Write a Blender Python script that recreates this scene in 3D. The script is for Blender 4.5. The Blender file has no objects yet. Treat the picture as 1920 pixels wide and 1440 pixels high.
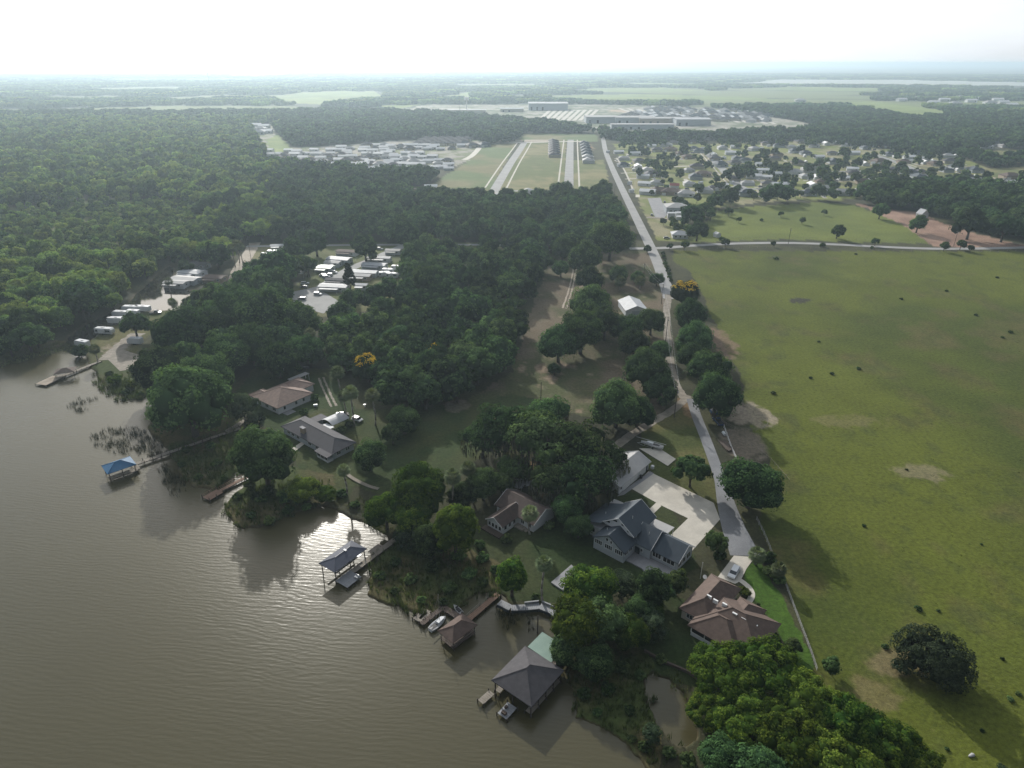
import bpy, math, random
import numpy as np
from mathutils import Vector, Matrix

R = math.radians
SC = bpy.context.scene
COL = SC.collection
random.seed(7)
rng = np.random.default_rng(11)

# ------------------------------------------------------------------ camera, world, sun
CAM_H = 115.0
FPX = 1250.0                       # focal length for a 1920 px wide frame
PITCH = math.atan((720 - 118) / FPX)
cam_d = bpy.data.cameras.new('camera')
cam_d.sensor_width = 36.0
cam_d.lens = 36.0 * FPX / 1920.0
cam_d.clip_start = 1.0
cam_d.clip_end = 90000.0
cam = bpy.data.objects.new('camera', cam_d)
COL.objects.link(cam)
cam.location = (0, 0, CAM_H)
cam.rotation_euler = (math.pi / 2 - PITCH, 0, 0)
SC.camera = cam

SUN_EL, SUN_AZ = R(25), R(-18)      # azimuth measured clockwise from +Y
W = bpy.data.worlds.new("World")
SC.world = W
W.use_nodes = True
wn, wl = W.node_tree.nodes, W.node_tree.links
wn.clear()
w_out = wn.new('ShaderNodeOutputWorld')
w_bg = wn.new('ShaderNodeBackground')
sky = wn.new('ShaderNodeTexSky')
sky.sky_type = 'NISHITA'
sky.sun_disc = False
sky.sun_elevation = SUN_EL
sky.sun_rotation = SUN_AZ
sky.altitude = 100
sky.air_density = 1.0
sky.dust_density = 5.0
sky.ozone_density = 1.0
w_tc = wn.new('ShaderNodeTexCoord')
w_map = wn.new('ShaderNodeMapping')
w_map.inputs['Scale'].default_value = (1.0, 1.0, 5.0)
w_noise = wn.new('ShaderNodeTexNoise')
w_noise.inputs['Scale'].default_value = 2.2
w_noise.inputs['Detail'].default_value = 6
w_ramp = wn.new('ShaderNodeMapRange')
w_ramp.inputs['From Min'].default_value = 0.35
w_ramp.inputs['From Max'].default_value = 0.7
w_ramp.inputs['To Min'].default_value = 0.70
w_ramp.inputs['To Max'].default_value = 0.93
w_mix = wn.new('ShaderNodeMix')
w_mix.data_type = 'RGBA'
w_mix.inputs['B'].default_value = (12.0, 12.7, 13.6, 1)     # thin high cloud, in the sky's own units
w_bg.inputs['Strength'].default_value = 0.10
wl.new(w_tc.outputs['Generated'], w_map.inputs['Vector'])
wl.new(w_map.outputs['Vector'], w_noise.inputs['Vector'])
wl.new(w_noise.outputs['Fac'], w_ramp.inputs['Value'])
wl.new(sky.outputs['Color'], w_mix.inputs['A'])
# the veil is thickest towards the horizon and brightest around the hidden sun
w_sep = wn.new('ShaderNodeSeparateXYZ'); wl.new(w_tc.outputs['Generated'], w_sep.inputs[0])
w_el = wn.new('ShaderNodeMapRange'); w_el.inputs['From Min'].default_value = 0.05; w_el.inputs['From Max'].default_value = 0.9
w_el.inputs['To Min'].default_value = 1.0; w_el.inputs['To Max'].default_value = 0.62
w_fm = wn.new('ShaderNodeMath'); w_fm.operation = 'MULTIPLY'
wl.new(w_sep.outputs['Z'], w_el.inputs['Value']); wl.new(w_el.outputs['Result'], w_fm.inputs[0]); wl.new(w_ramp.outputs['Result'], w_fm.inputs[1]); wl.new(w_fm.outputs[0], w_mix.inputs['Factor'])
w_dot = wn.new('ShaderNodeVectorMath'); w_dot.operation = 'DOT_PRODUCT'
w_dot.inputs[1].default_value = (math.sin(SUN_AZ) * math.cos(SUN_EL), math.cos(SUN_AZ) * math.cos(SUN_EL), math.sin(SUN_EL))
w_nm = wn.new('ShaderNodeVectorMath'); w_nm.operation = 'NORMALIZE'
wl.new(w_tc.outputs['Generated'], w_nm.inputs[0]); wl.new(w_nm.outputs['Vector'], w_dot.inputs[0])
w_gl = wn.new('ShaderNodeMapRange'); w_gl.interpolation_type = 'SMOOTHSTEP'; w_gl.inputs['From Min'].default_value = -0.2; w_gl.inputs['From Max'].default_value = 1.0
w_gl.inputs['To Min'].default_value = 0.32; w_gl.inputs['To Max'].default_value = 1.60
w_vm = wn.new('ShaderNodeVectorMath'); w_vm.operation = 'SCALE'
wl.new(w_dot.outputs['Value'], w_gl.inputs['Value']); w_vm.inputs[0].default_value = (9.4, 9.95, 10.5); wl.new(w_gl.outputs['Result'], w_vm.inputs['Scale'])
wl.new(w_vm.outputs['Vector'], w_mix.inputs['B'])
wl.new(w_mix.outputs['Result'], w_bg.inputs['Color'])
wl.new(w_bg.outputs['Background'], w_out.inputs['Surface'])

sun_d = bpy.data.lights.new('sun', 'SUN')
sun_d.energy = 5.0
sun_d.angle = R(0.9)
sun_d.color = (1.0, 0.96, 0.89)
sun = bpy.data.objects.new('sun', sun_d)
COL.objects.link(sun)
sdir = Vector((math.sin(SUN_AZ) * math.cos(SUN_EL), math.cos(SUN_AZ) * math.cos(SUN_EL), math.sin(SUN_EL)))
sun.rotation_euler = sdir.to_track_quat('Z', 'Y').to_euler()
sun.location = (0, 0, 400)

SC.view_settings.view_transform = 'Standard'
SC.view_settings.look = 'None'
SC.view_settings.exposure = -0.05
SC.view_settings.gamma = 1.0
SC.view_settings.use_curve_mapping = False
SC.render.engine = 'CYCLES'
SC.cycles.max_bounces = 6
SC.cycles.diffuse_bounces = 3
SC.cycles.glossy_bounces = 2
SC.cycles.transmission_bounces = 3
SC.cycles.volume_bounces = 0
SC.cycles.use_denoising = True
SC.cycles.caustics_reflective = False
SC.cycles.caustics_refractive = False

# ------------------------------------------------------------------ surveying helpers
def G(px, py, z=0.0):
    """point at height z seen at the photograph's pixel (1920 x 1440)"""
    x = (px - 960) / FPX
    y = (720 - py) / FPX
    d = (x, math.cos(PITCH) + y * math.sin(PITCH), -math.sin(PITCH) + y * math.cos(PITCH))
    t = (z - CAM_H) / d[2]
    return Vector((d[0] * t, d[1] * t, z))

def proj(X, Y, Z=0.0):
    X = np.asarray(X, float); Y = np.asarray(Y, float)
    dz = np.asarray(Z, float) - CAM_H
    dep = Y * math.cos(PITCH) - dz * math.sin(PITCH)
    up = Y * math.sin(PITCH) + dz * math.cos(PITCH)
    ok = dep > 5
    dp = np.where(ok, dep, 1.0)
    return np.where(ok, 960 + FPX * X / dp, -9e5), np.where(ok, 720 - FPX * up / dp, 9e5), dep

def depth(p):
    return p[1] * math.cos(PITCH) + (CAM_H - p[2]) * math.sin(PITCH)

def pip(poly, X, Y):
    X = np.asarray(X, float); Y = np.asarray(Y, float)
    ins = np.zeros(X.shape, bool)
    n = len(poly)
    for i in range(n):
        x1, y1 = poly[i]; x2, y2 = poly[(i + 1) % n]
        if y1 == y2:
            continue
        c = ((y1 > Y) != (y2 > Y)) & (X < (x2 - x1) * (Y - y1) / (y2 - y1) + x1)
        ins ^= c
    return ins

def vnoise(X, Y, seed=0):
    X = np.asarray(X, float); Y = np.asarray(Y, float)
    xi = np.floor(X).astype(np.int64); yi = np.floor(Y).astype(np.int64)
    fx = X - xi; fy = Y - yi
    fx = fx * fx * (3 - 2 * fx); fy = fy * fy * (3 - 2 * fy)
    def h(a, b):
        v = (a * 374761393 + b * 668265263 + seed * 974711) & 0xffffffff
        v = ((v ^ (v >> 13)) * 1274126177) & 0xffffffff
        return ((v ^ (v >> 16)) & 0xffff) / 65535.0
    return (h(xi, yi) * (1 - fx) + h(xi + 1, yi) * fx) * (1 - fy) + (h(xi, yi + 1) * (1 - fx) + h(xi + 1, yi + 1) * fx) * fy

def fbm(X, Y, seed=0, o=4):
    s = 0; a = 0.5; t = 0
    for i in range(o):
        s = s + a * vnoise(X * 2 ** i, Y * 2 ** i, seed + i * 17); t += a; a *= 0.5
    return s / t

# ------------------------------------------------------------------ object helpers
def tag(o, label=None, cat=None, group=None, kind=None):
    if label: o['label'] = label
    if cat: o['category'] = cat
    if group: o['group'] = group
    if kind: o['kind'] = kind
    return o

def empty(name, loc=(0, 0, 0), rz=0.0, label=None, cat=None, group=None):
    o = bpy.data.objects.new(name, None)
    o.empty_display_size = 0.5
    COL.objects.link(o)
    o.location = loc
    o.rotation_euler = (0, 0, rz)
    return tag(o, label, cat, group)

def link(name, me, parent=None, loc=None, rz=None, sc=None):
    o = bpy.data.objects.new(name, me)
    COL.objects.link(o)
    if parent is not None: o.parent = parent
    if loc is not None: o.location = loc
    if rz is not None: o.rotation_euler = (0, 0, rz)
    if sc is not None: o.scale = (sc, sc, sc) if not hasattr(sc, '__len__') else sc
    return o

def copy_tree(root, loc, rz, sc=1.0, label=None, group=None, mats=None):
    def cp(o, parent):
        c = o.copy()
        COL.objects.link(c)
        c.parent = parent
        for ch in kids.get(o.name, ()):
            cp(ch, c)
        return c
    r = cp(root, None)
    r.location = loc
    r.rotation_euler = (0, 0, rz)
    r.scale = (sc, sc, sc) if not hasattr(sc, '__len__') else sc
    if label: r['label'] = label
    if group: r['group'] = group
    return r

kids = {}
def register(root):
    """remember the children of a prototype (obj.children is a slow scan)"""
    def rec(o):
        kids[o.name] = list(o.children)
        for c in kids[o.name]: rec(c)
    rec(root)
    return root

class MB:
    def __init__(s):
        s.v = []; s.f = []
    def add(s, vs, fs):
        n = len(s.v)
        s.v += [tuple(p) for p in vs]
        s.f += [tuple(i + n for i in f) for f in fs]
        return s
    def box(s, x0, x1, y0, y1, z0, z1):
        return s.add([(x0, y0, z0), (x1, y0, z0), (x1, y1, z0), (x0, y1, z0), (x0, y0, z1), (x1, y0, z1), (x1, y1, z1), (x0, y1, z1)],
                     [(3, 2, 1, 0), (4, 5, 6, 7), (0, 1, 5, 4), (1, 2, 6, 5), (2, 3, 7, 6), (3, 0, 4, 7)])
    def obox(s, c, ang, lx, ly, z0, z1):
        ca, sa = math.cos(ang), math.sin(ang)
        P = [(-lx, -ly), (lx, -ly), (lx, ly), (-lx, ly)]
        q = [(c[0] + (a * ca - b * sa) / 2, c[1] + (a * sa + b * ca) / 2) for a, b in P]
        return s.prism(q, z0, z1)
    def prism(s, pts, z0, z1):
        n = len(pts)
        vs = [(p[0], p[1], z0) for p in pts] + [(p[0], p[1], z1) for p in pts]
        fs = [tuple(range(n - 1, -1, -1)), tuple(range(n, 2 * n))] + [(i, (i + 1) % n, n + (i + 1) % n, n + i) for i in range(n)]
        return s.add(vs, fs)
    def tube(s, a, b, r0, r1=None, n=6, cap=True):
        a = Vector(a); b = Vector(b)
        if r1 is None: r1 = r0
        d = (b - a).normalized()
        u = d.orthogonal().normalized(); w = d.cross(u)
        vs = []
        for c, r in ((a, r0), (b, r1)):
            for i in range(n):
                t = 2 * math.pi * i / n
                vs.append(c + u * math.cos(t) * r + w * math.sin(t) * r)
        fs = [(i, (i + 1) % n, n + (i + 1) % n, n + i) for i in range(n)]
        if cap: fs += [tuple(range(n - 1, -1, -1)), tuple(range(n, 2 * n))]
        return s.add(vs, fs)
    def path(s, pts, rs, n=6):
        for i in range(len(pts) - 1):
            s.tube(pts[i], pts[i + 1], rs[i], rs[i + 1], n)
        return s
    def slab(s, pts, t=0.12):
        """planar polygon in space with a thickness downwards"""
        n = len(pts)
        vs = [tuple(p) for p in pts] + [(p[0], p[1], p[2] - t) for p in pts]
        fs = [tuple(range(n)), tuple(range(2 * n - 1, n - 1, -1))] + [(i, n + i, n + (i + 1) % n, (i + 1) % n) for i in range(n)]
        return s.add(vs, fs)
    def mesh(s, name, mat, smooth=False):
        me = bpy.data.meshes.new(name)
        me.from_pydata(s.v, [], s.f)
        me.materials.append(mat)
        if smooth:
            me.polygons.foreach_set('use_smooth', [True] * len(me.polygons))
        me.update()
        return me
    def build(s, name, mat, parent=None, loc=None, rz=None, smooth=False):
        return link(name, s.mesh(name, mat, smooth), parent, loc, rz)

def np_mesh(name, V, F, mat, attr=None, nper=4, smooth=False):
    """mesh from numpy arrays, faces all of nper corners (or list of arrays with mixed)"""
    me = bpy.data.meshes.new(name)
    Fs = F if isinstance(F, list) else [F]
    nl = sum(f.size for f in Fs)
    nf = sum(len(f) for f in Fs)
    me.vertices.add(len(V)); me.loops.add(nl); me.polygons.add(nf)
    me.vertices.foreach_set('co', np.ascontiguousarray(V, dtype=np.float32).ravel())
    me.loops.foreach_set('vertex_index', np.concatenate([f.ravel() for f in Fs]).astype(np.int32))
    st = []; k = 0
    for f in Fs:
        st.append(k + np.arange(len(f)) * f.shape[1]); k += f.size
    me.polygons.foreach_set('loop_start', np.concatenate(st).astype(np.int32))
    if smooth:
        me.polygons.foreach_set('use_smooth', np.ones(nf, bool))
    if attr is not None:
        for k, a in attr.items():
            if a.ndim == 1:
                at = me.attributes.new(k, 'FLOAT', 'POINT'); at.data.foreach_set('value', a.astype(np.float32))
            else:
                at = me.attributes.new(k, 'FLOAT_COLOR', 'POINT'); at.data.foreach_set('color', a.astype(np.float32).ravel())
    me.materials.append(mat)
    me.update(calc_edges=True)
    me.validate()
    return me

# ------------------------------------------------------------------ materials
def new_mat(name):
    m = bpy.data.materials.new(name)
    m.use_nodes = True
    nt = m.node_tree
    b = nt.nodes.get('Principled BSDF')
    return m, nt, b

def lin(c):
    return tuple(((x / 255) / 12.92 if x / 255 <= 0.04045 else ((x / 255 + 0.055) / 1.055) ** 2.4) for x in c)

def mat(name, c, c2=None, rough=0.7, scale=1.0, metal=0.0, bump=0.0, spec=0.4, contrast=1.0, stripe=None):
    """two-tone weathered surface, noise in object space"""
    m, nt, b = new_mat(name)
    N, L = nt.nodes, nt.links
    if c2 is None: c2 = tuple(x * 0.75 for x in c)
    tc = N.new('ShaderNodeTexCoord')
    n = N.new('ShaderNodeTexNoise'); n.inputs['Scale'].default_value = scale; n.inputs['Detail'].default_value = 5; n.inputs['Roughness'].default_value = 0.65
    mr = N.new('ShaderNodeMapRange'); mr.inputs['From Min'].default_value = 0.5 - 0.25 / contrast; mr.inputs['From Max'].default_value = 0.5 + 0.25 / contrast
    mx = N.new('ShaderNodeMix'); mx.data_type = 'RGBA'
    mx.inputs['A'].default_value = (*c, 1); mx.inputs['B'].default_value = (*c2, 1)
    L.new(tc.outputs['Object'], n.inputs['Vector']); L.new(n.outputs['Fac'], mr.inputs['Value']); L.new(mr.outputs['Result'], mx.inputs['Factor'])
    col = mx.outputs['Result']
    if stripe:
        wv = N.new('ShaderNodeTexWave'); wv.wave_type = 'BANDS'; wv.bands_direction = stripe[0]
        wv.inputs['Scale'].default_value = stripe[1]; wv.inputs['Distortion'].default_value = stripe[3] if len(stripe) > 3 else 0.0
        m2 = N.new('ShaderNodeMapRange'); m2.inputs['To Min'].default_value = 1 - stripe[2]; m2.inputs['To Max'].default_value = 1.0
        mu = N.new('ShaderNodeMix'); mu.data_type = 'RGBA'; mu.blend_type = 'MULTIPLY'; mu.inputs['Factor'].default_value = 1
        L.new(tc.outputs['Object'], wv.inputs['Vector']); L.new(wv.outputs['Fac'], m2.inputs['Value'])
        L.new(col, mu.inputs['A']); L.new(m2.outputs['Result'], mu.inputs['B']); col = mu.outputs['Result']
    L.new(col, b.inputs['Base Color'])
    b.inputs['Roughness'].default_value = rough
    b.inputs['Metallic'].default_value = metal
    b.inputs['Specular IOR Level'].default_value = spec
    if bump:
        bp = N.new('ShaderNodeBump'); bp.inputs['Strength'].default_value = bump; bp.inputs['Distance'].default_value = 0.05
        n2 = N.new('ShaderNodeTexNoise'); n2.inputs['Scale'].default_value = scale * 8; n2.inputs['Detail'].default_value = 3
        L.new(tc.outputs['Object'], n2.inputs['Vector']); L.new(n2.outputs['Fac'], bp.inputs['Height']); L.new(bp.outputs['Normal'], b.inputs['Normal'])
    return m

def leaf_mat(name, c_dark, c_light, transl=0.35, rnd=0.35, accent=None):
    m, nt, b = new_mat(name)
    N, L = nt.nodes, nt.links
    N.remove(b)
    out = [x for x in N if x.type == 'OUTPUT_MATERIAL'][0]
    at = N.new('ShaderNodeAttribute'); at.attribute_name = 'v'
    oi = N.new('ShaderNodeObjectInfo')
    ma = N.new('ShaderNodeMath'); ma.operation = 'MULTIPLY_ADD'; ma.inputs[1].default_value = rnd; ma.use_clamp = True
    sb = N.new('ShaderNodeMath'); sb.operation = 'SUBTRACT'; sb.inputs[1].default_value = 0.5
    mx = N.new('ShaderNodeMix'); mx.data_type = 'RGBA'
    mx.inputs['A'].default_value = (*c_dark, 1); mx.inputs['B'].default_value = (*c_light, 1)
    L.new(oi.outputs['Random'], sb.inputs[0]); L.new(sb.outputs[0], ma.inputs[0]); L.new(at.outputs['Fac'], ma.inputs[2])
    L.new(ma.outputs[0], mx.inputs['Factor'])
    # a second, hue-like variation between individuals
    hs = N.new('ShaderNodeHueSaturation')
    ml = N.new('ShaderNodeMath'); ml.operation = 'MULTIPLY'; ml.inputs[1].default_value = 7.31
    fr = N.new('ShaderNodeMath'); fr.operation = 'FRACT'
    mr = N.new('ShaderNodeMapRange'); mr.inputs['To Min'].default_value = 0.488; mr.inputs['To Max'].default_value = 0.530
    mv = N.new('ShaderNodeMapRange'); mv.inputs['To Min'].default_value = 0.62; mv.inputs['To Max'].default_value = 1.38
    f2 = N.new('ShaderNodeMath'); f2.operation = 'FRACT'; m3 = N.new('ShaderNodeMath'); m3.operation = 'MULTIPLY'; m3.inputs[1].default_value = 3.77
    L.new(oi.outputs['Random'], ml.inputs[0]); L.new(ml.outputs[0], fr.inputs[0]); L.new(fr.outputs[0], mr.inputs['Value']); L.new(mr.outputs['Result'], hs.inputs['Hue'])
    L.new(oi.outputs['Random'], m3.inputs[0]); L.new(m3.outputs[0], f2.inputs[0]); L.new(f2.outputs[0], mv.inputs['Value']); L.new(mv.outputs['Result'], hs.inputs['Value'])
    L.new(mx.outputs['Result'], hs.inputs['Color'])
    col = hs.outputs['Color']
    if accent:
        a2 = N.new('ShaderNodeAttribute'); a2.attribute_name = 'acc'
        mm = N.new('ShaderNodeMix'); mm.data_type = 'RGBA'; mm.inputs['B'].default_value = (*accent, 1)
        L.new(a2.outputs['Fac'], mm.inputs['Factor']); L.new(col, mm.inputs['A']); col = mm.outputs['Result']
    d = N.new('ShaderNodeBsdfDiffuse'); t = N.new('ShaderNodeBsdfTranslucent'); ms = N.new('ShaderNodeMixShader')
    ms.inputs['Fac'].default_value = transl
    tcol = N.new('ShaderNodeMix'); tcol.data_type = 'RGBA'; tcol.blend_type = 'MULTIPLY'; tcol.inputs['Factor'].default_value = 1
    tcol.inputs['B'].default_value = (1.0, 1.0, 0.5, 1)
    L.new(col, tcol.inputs['A'])
    L.new(col, d.inputs['Color']); L.new(tcol.outputs['Result'], t.inputs['Color'])
    g = N.new('ShaderNodeBsdfGlossy'); g.inputs['Roughness'].default_value = 0.5; g.inputs['Color'].default_value = (0.5, 0.5, 0.5, 1)
    mg = N.new('ShaderNodeMixShader'); mg.inputs['Fac'].default_value = 0.0
    L.new(d.outputs[0], ms.inputs[1]); L.new(t.outputs[0], ms.inputs[2]); L.new(ms.outputs[0], mg.inputs[1]); L.new(g.outputs[0], mg.inputs[2]); L.new(mg.outputs[0], out.inputs['Surface'])
    return m

M = {}
M['oak'] = leaf_mat('oak_leaves', (0.026, 0.050, 0.023), (0.125, 0.200, 0.074))
M['bright'] = leaf_mat('bright_leaves', (0.036, 0.070, 0.014), (0.155, 0.205, 0.032), 0.38)
M['swamp'] = leaf_mat('swamp_leaves', (0.085, 0.140, 0.050), (0.330, 0.420, 0.130), 0.42, 0.7)
M['yard'] = leaf_mat('yard_leaves', (0.036, 0.062, 0.026), (0.135, 0.190, 0.066), 0.35, 0.5)
M['grey'] = leaf_mat('grey_leaves', (0.028, 0.046, 0.028), (0.085, 0.118, 0.066), 0.3)
M['flower'] = leaf_mat('flowering_leaves', (0.022, 0.040, 0.018), (0.060, 0.098, 0.034), accent=(0.72, 0.50, 0.05))
M['palm'] = leaf_mat('palm_fronds', (0.045, 0.065, 0.035), (0.19, 0.22, 0.12), 0.25)
M['reed'] = leaf_mat('reed_blades', (0.035, 0.050, 0.020), (0.105, 0.125, 0.05), 0.3)
M['reed_dark'] = leaf_mat('bulrush_blades', (0.028, 0.034, 0.022), (0.060, 0.066, 0.042), 0.2)
M['moss'] = leaf_mat('hanging_moss', (0.06, 0.065, 0.055), (0.14, 0.145, 0.12), 0.3)
M['conifer'] = leaf_mat('conifer_needles', (0.020, 0.028, 0.018), (0.055, 0.055, 0.035), 0.1)
M['bark'] = mat('bark', (0.10, 0.085, 0.07), (0.05, 0.042, 0.035), 0.9, 1.5)
M['palm_bark'] = mat('palm_bark', (0.34, 0.31, 0.27), (0.22, 0.20, 0.175), 0.9, 2.0)
M['slate'] = mat('slate_blue_shingles', (0.050, 0.068, 0.088), (0.036, 0.050, 0.066), 0.75, 0.6, stripe=('Z', 3.0, 0.12))
M['navy'] = mat('dark_navy_metal', (0.045, 0.055, 0.085), (0.035, 0.043, 0.068), 0.45, 0.8)
M['charcoal'] = mat('charcoal_shingles', (0.060, 0.060, 0.070), (0.044, 0.043, 0.050), 0.8, 0.6)
M['purple_grey'] = mat('weathered_grey_shingles', (0.080, 0.076, 0.082), (0.045, 0.043, 0.048), 0.85, 0.8)
M['brown_roof'] = mat('brown_shingles', (0.125, 0.088, 0.072), (0.070, 0.048, 0.040), 0.85, 0.9)
M['cottage_roof'] = mat('aged_brown_shingles', (0.085, 0.060, 0.052), (0.045, 0.034, 0.030), 0.85, 1.0)
M['tile_roof'] = mat('pink_brown_shingles', (0.24, 0.17, 0.14), (0.13, 0.095, 0.08), 0.85, 0.9)
M['white_metal'] = mat('white_metal_roof', (0.42, 0.44, 0.46), (0.28, 0.29, 0.31), 0.6, 0.5, spec=0.25)
M['light_roof'] = mat('light_grey_roof', (0.34, 0.34, 0.34), (0.27, 0.27, 0.27), 0.7, 0.5)
M['green_metal'] = mat('pale_green_metal_roof', (0.24, 0.34, 0.28), (0.17, 0.26, 0.22), 0.5, 0.5, stripe=('X', 1.3, 0.2))
M['blue_metal'] = mat('blue_metal_roof', (0.035, 0.140, 0.27), (0.03, 0.10, 0.20), 0.6, 0.6, spec=0.2)
M['white_wall'] = mat('white_siding', (0.62, 0.63, 0.65), (0.52, 0.53, 0.55), 0.7, 0.7)
M['grey_wall'] = mat('pale_grey_siding', (0.40, 0.43, 0.46), (0.33, 0.36, 0.39), 0.7, 0.7)
M['cream_wall'] = mat('cream_walls', (0.50, 0.46, 0.38), (0.42, 0.38, 0.31), 0.7, 0.7)
M['tan_wall'] = mat('tan_walls', (0.36, 0.29, 0.22), (0.30, 0.24, 0.18), 0.7, 0.7)
M['trim'] = mat('white_trim', (0.72, 0.72, 0.72), (0.64, 0.64, 0.64), 0.5)
M['dark_trim'] = mat('dark_trim', (0.03, 0.04, 0.05), (0.02, 0.03, 0.035), 0.6)
M['screen'] = mat('dark_insect_screen', (0.012, 0.013, 0.015), (0.02, 0.02, 0.022), 0.6)
M['wood'] = mat('weathered_wood', (0.28, 0.25, 0.21), (0.17, 0.15, 0.125), 0.85, 1.2)
M['red_wood'] = mat('reddish_wood', (0.27, 0.17, 0.12), (0.17, 0.11, 0.08), 0.85, 1.2)
M['dark_wood'] = mat('dark_wood', (0.10, 0.075, 0.06), (0.055, 0.04, 0.034), 0.85, 1.2)
M['grey_deck'] = mat('grey_composite_deck', (0.25, 0.26, 0.28), (0.18, 0.19, 0.205), 0.6, 1.0)
M['post'] = mat('dock_piles', (0.075, 0.06, 0.05), (0.045, 0.036, 0.03), 0.9, 2.0)
M['rubber'] = mat('black_rubber', (0.015, 0.015, 0.015), None, 0.8)
M['white_gel'] = mat('white_gelcoat', (0.60, 0.62, 0.64), (0.50, 0.52, 0.54), 0.35, 2.0)
M['blue_paint'] = mat('dark_blue_car_paint', (0.02, 0.05, 0.12), (0.018, 0.045, 0.11), 0.25, 3)
M['grey_paint'] = mat('grey_car_paint', (0.14, 0.145, 0.15), (0.12, 0.125, 0.13), 0.3, 3)
M['black_paint'] = mat('black_car_paint', (0.02, 0.02, 0.022), None, 0.25, 3)
M['red_paint'] = mat('red_metal', (0.30, 0.05, 0.04), (0.22, 0.04, 0.03), 0.5, 1)
M['alu'] = mat('aluminium', (0.55, 0.56, 0.57), (0.45, 0.46, 0.47), 0.35, 2, metal=0.7)
M['sailcloth'] = mat('sailcloth', (0.55, 0.56, 0.58), (0.40, 0.42, 0.46), 0.8, 2)
def glass(name, c=(0.02, 0.028, 0.035)):
    m, nt, b = new_mat(name)
    b.inputs['Base Color'].default_value = (*c, 1); b.inputs['Roughness'].default_value = 0.06; b.inputs['Specular IOR Level'].default_value = 0.8
    return m
M['glass'] = glass('window_glass')

def surf_mat(name, c, c2, scale=0.25, rough=0.85, fine=0.35, fscale=3.0, cracks=None):
    m, nt, b = new_mat(name)
    N, L = nt.nodes, nt.links
    tc = N.new('ShaderNodeTexCoord')
    n = N.new('ShaderNodeTexNoise'); n.inputs['Scale'].default_value = scale; n.inputs['Detail'].default_value = 6; n.inputs['Roughness'].default_value = 0.6
    mx = N.new('ShaderNodeMix'); mx.data_type = 'RGBA'; mx.inputs['A'].default_value = (*c, 1); mx.inputs['B'].default_value = (*c2, 1)
    mr = N.new('ShaderNodeMapRange'); mr.inputs['From Min'].default_value = 0.35; mr.inputs['From Max'].default_value = 0.65
    n2 = N.new('ShaderNodeTexNoise'); n2.inputs['Scale'].default_value = fscale; n2.inputs['Detail'].default_value = 4
    m2 = N.new('ShaderNodeMapRange'); m2.inputs['To Min'].default_value = 1 - fine; m2.inputs['To Max'].default_value = 1 + fine
    mu = N.new('ShaderNodeMix'); mu.data_type = 'RGBA'; mu.blend_type = 'MULTIPLY'; mu.inputs['Factor'].default_value = 1; mu.clamp_result = False
    L.new(tc.outputs['Object'], n.inputs['Vector']); L.new(n.outputs['Fac'], mr.inputs['Value']); L.new(mr.outputs['Result'], mx.inputs['Factor'])
    L.new(tc.outputs['Object'], n2.inputs['Vector']); L.new(n2.outputs['Fac'], m2.inputs['Value'])
    L.new(mx.outputs['Result'], mu.inputs['A']); L.new(m2.outputs['Result'], mu.inputs['B'])
    L.new(mu.outputs['Result'], b.inputs['Base Color'])
    b.inputs['Roughness'].default_value = rough; b.inputs['Specular IOR Level'].default_value = 0.25
    return m
M['asphalt'] = surf_mat('asphalt', (0.20, 0.205, 0.215), (0.145, 0.15, 0.16), 0.15)
M['old_asphalt'] = surf_mat('old_asphalt', (0.30, 0.30, 0.30), (0.24, 0.24, 0.235), 0.1)
M['gravel'] = surf_mat('gravel_track', (0.27, 0.24, 0.20), (0.17, 0.15, 0.12), 0.4)
M['sand'] = surf_mat('sandy_track', (0.36, 0.31, 0.25), (0.24, 0.20, 0.155), 0.4)
M['concrete'] = surf_mat('concrete', (0.50, 0.47, 0.41), (0.40, 0.375, 0.33), 0.25, 0.8, 0.15)
M['grey_concrete'] = surf_mat('grey_concrete', (0.26, 0.26, 0.27), (0.20, 0.20, 0.21), 0.3, 0.8, 0.15)
M['soil'] = surf_mat('ploughed_soil', (0.30, 0.195, 0.145), (0.22, 0.14, 0.105), 0.08)
# ------------------------------------------------------------------ land plan (areas surveyed from the photograph)
LAKE = [(-900, 700), (-60, 690), (0, 688), (35, 668), (100, 655), (128, 648), (150, 660), (165, 690), (185, 712), (205, 735), (240, 748), (275, 742),
        (288, 760), (284, 785), (270, 800), (292, 822), (318, 850), (335, 885), (365, 912), (402, 918), (432, 900), (452, 884), (472, 880),
        (474, 898), (440, 925), (415, 948), (425, 975), (450, 992), (480, 990), (530, 972), (575, 955), (605, 948), (645, 962), (690, 985),
        (722, 1003), (742, 1012), (705, 1045), (694, 1085), (690, 1112), (735, 1132), (800, 1150), (860, 1140), (900, 1112), (938, 1108),
        (960, 1140), (1030, 1150), (1042, 1180), (1052, 1225), (1062, 1290), (1075, 1345), (1120, 1352), (1170, 1392), (1215, 1450), (1260, 1640), (-900, 2400)]
COVE = [(1213, 1285), (1235, 1268), (1262, 1282), (1292, 1310), (1312, 1345), (1306, 1376), (1282, 1394), (1250, 1385), (1225, 1345), (1212, 1310)]
CANAL = [(118, 652), (140, 622), (172, 602), (205, 588), (238, 572), (262, 548), (300, 512), (318, 498), (324, 512), (304, 540), (376, 546), (364, 578),
         (250, 580), (226, 602), (190, 618), (165, 634), (152, 656), (140, 668)]
WATERS = [LAKE, COVE, CANAL]

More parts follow.
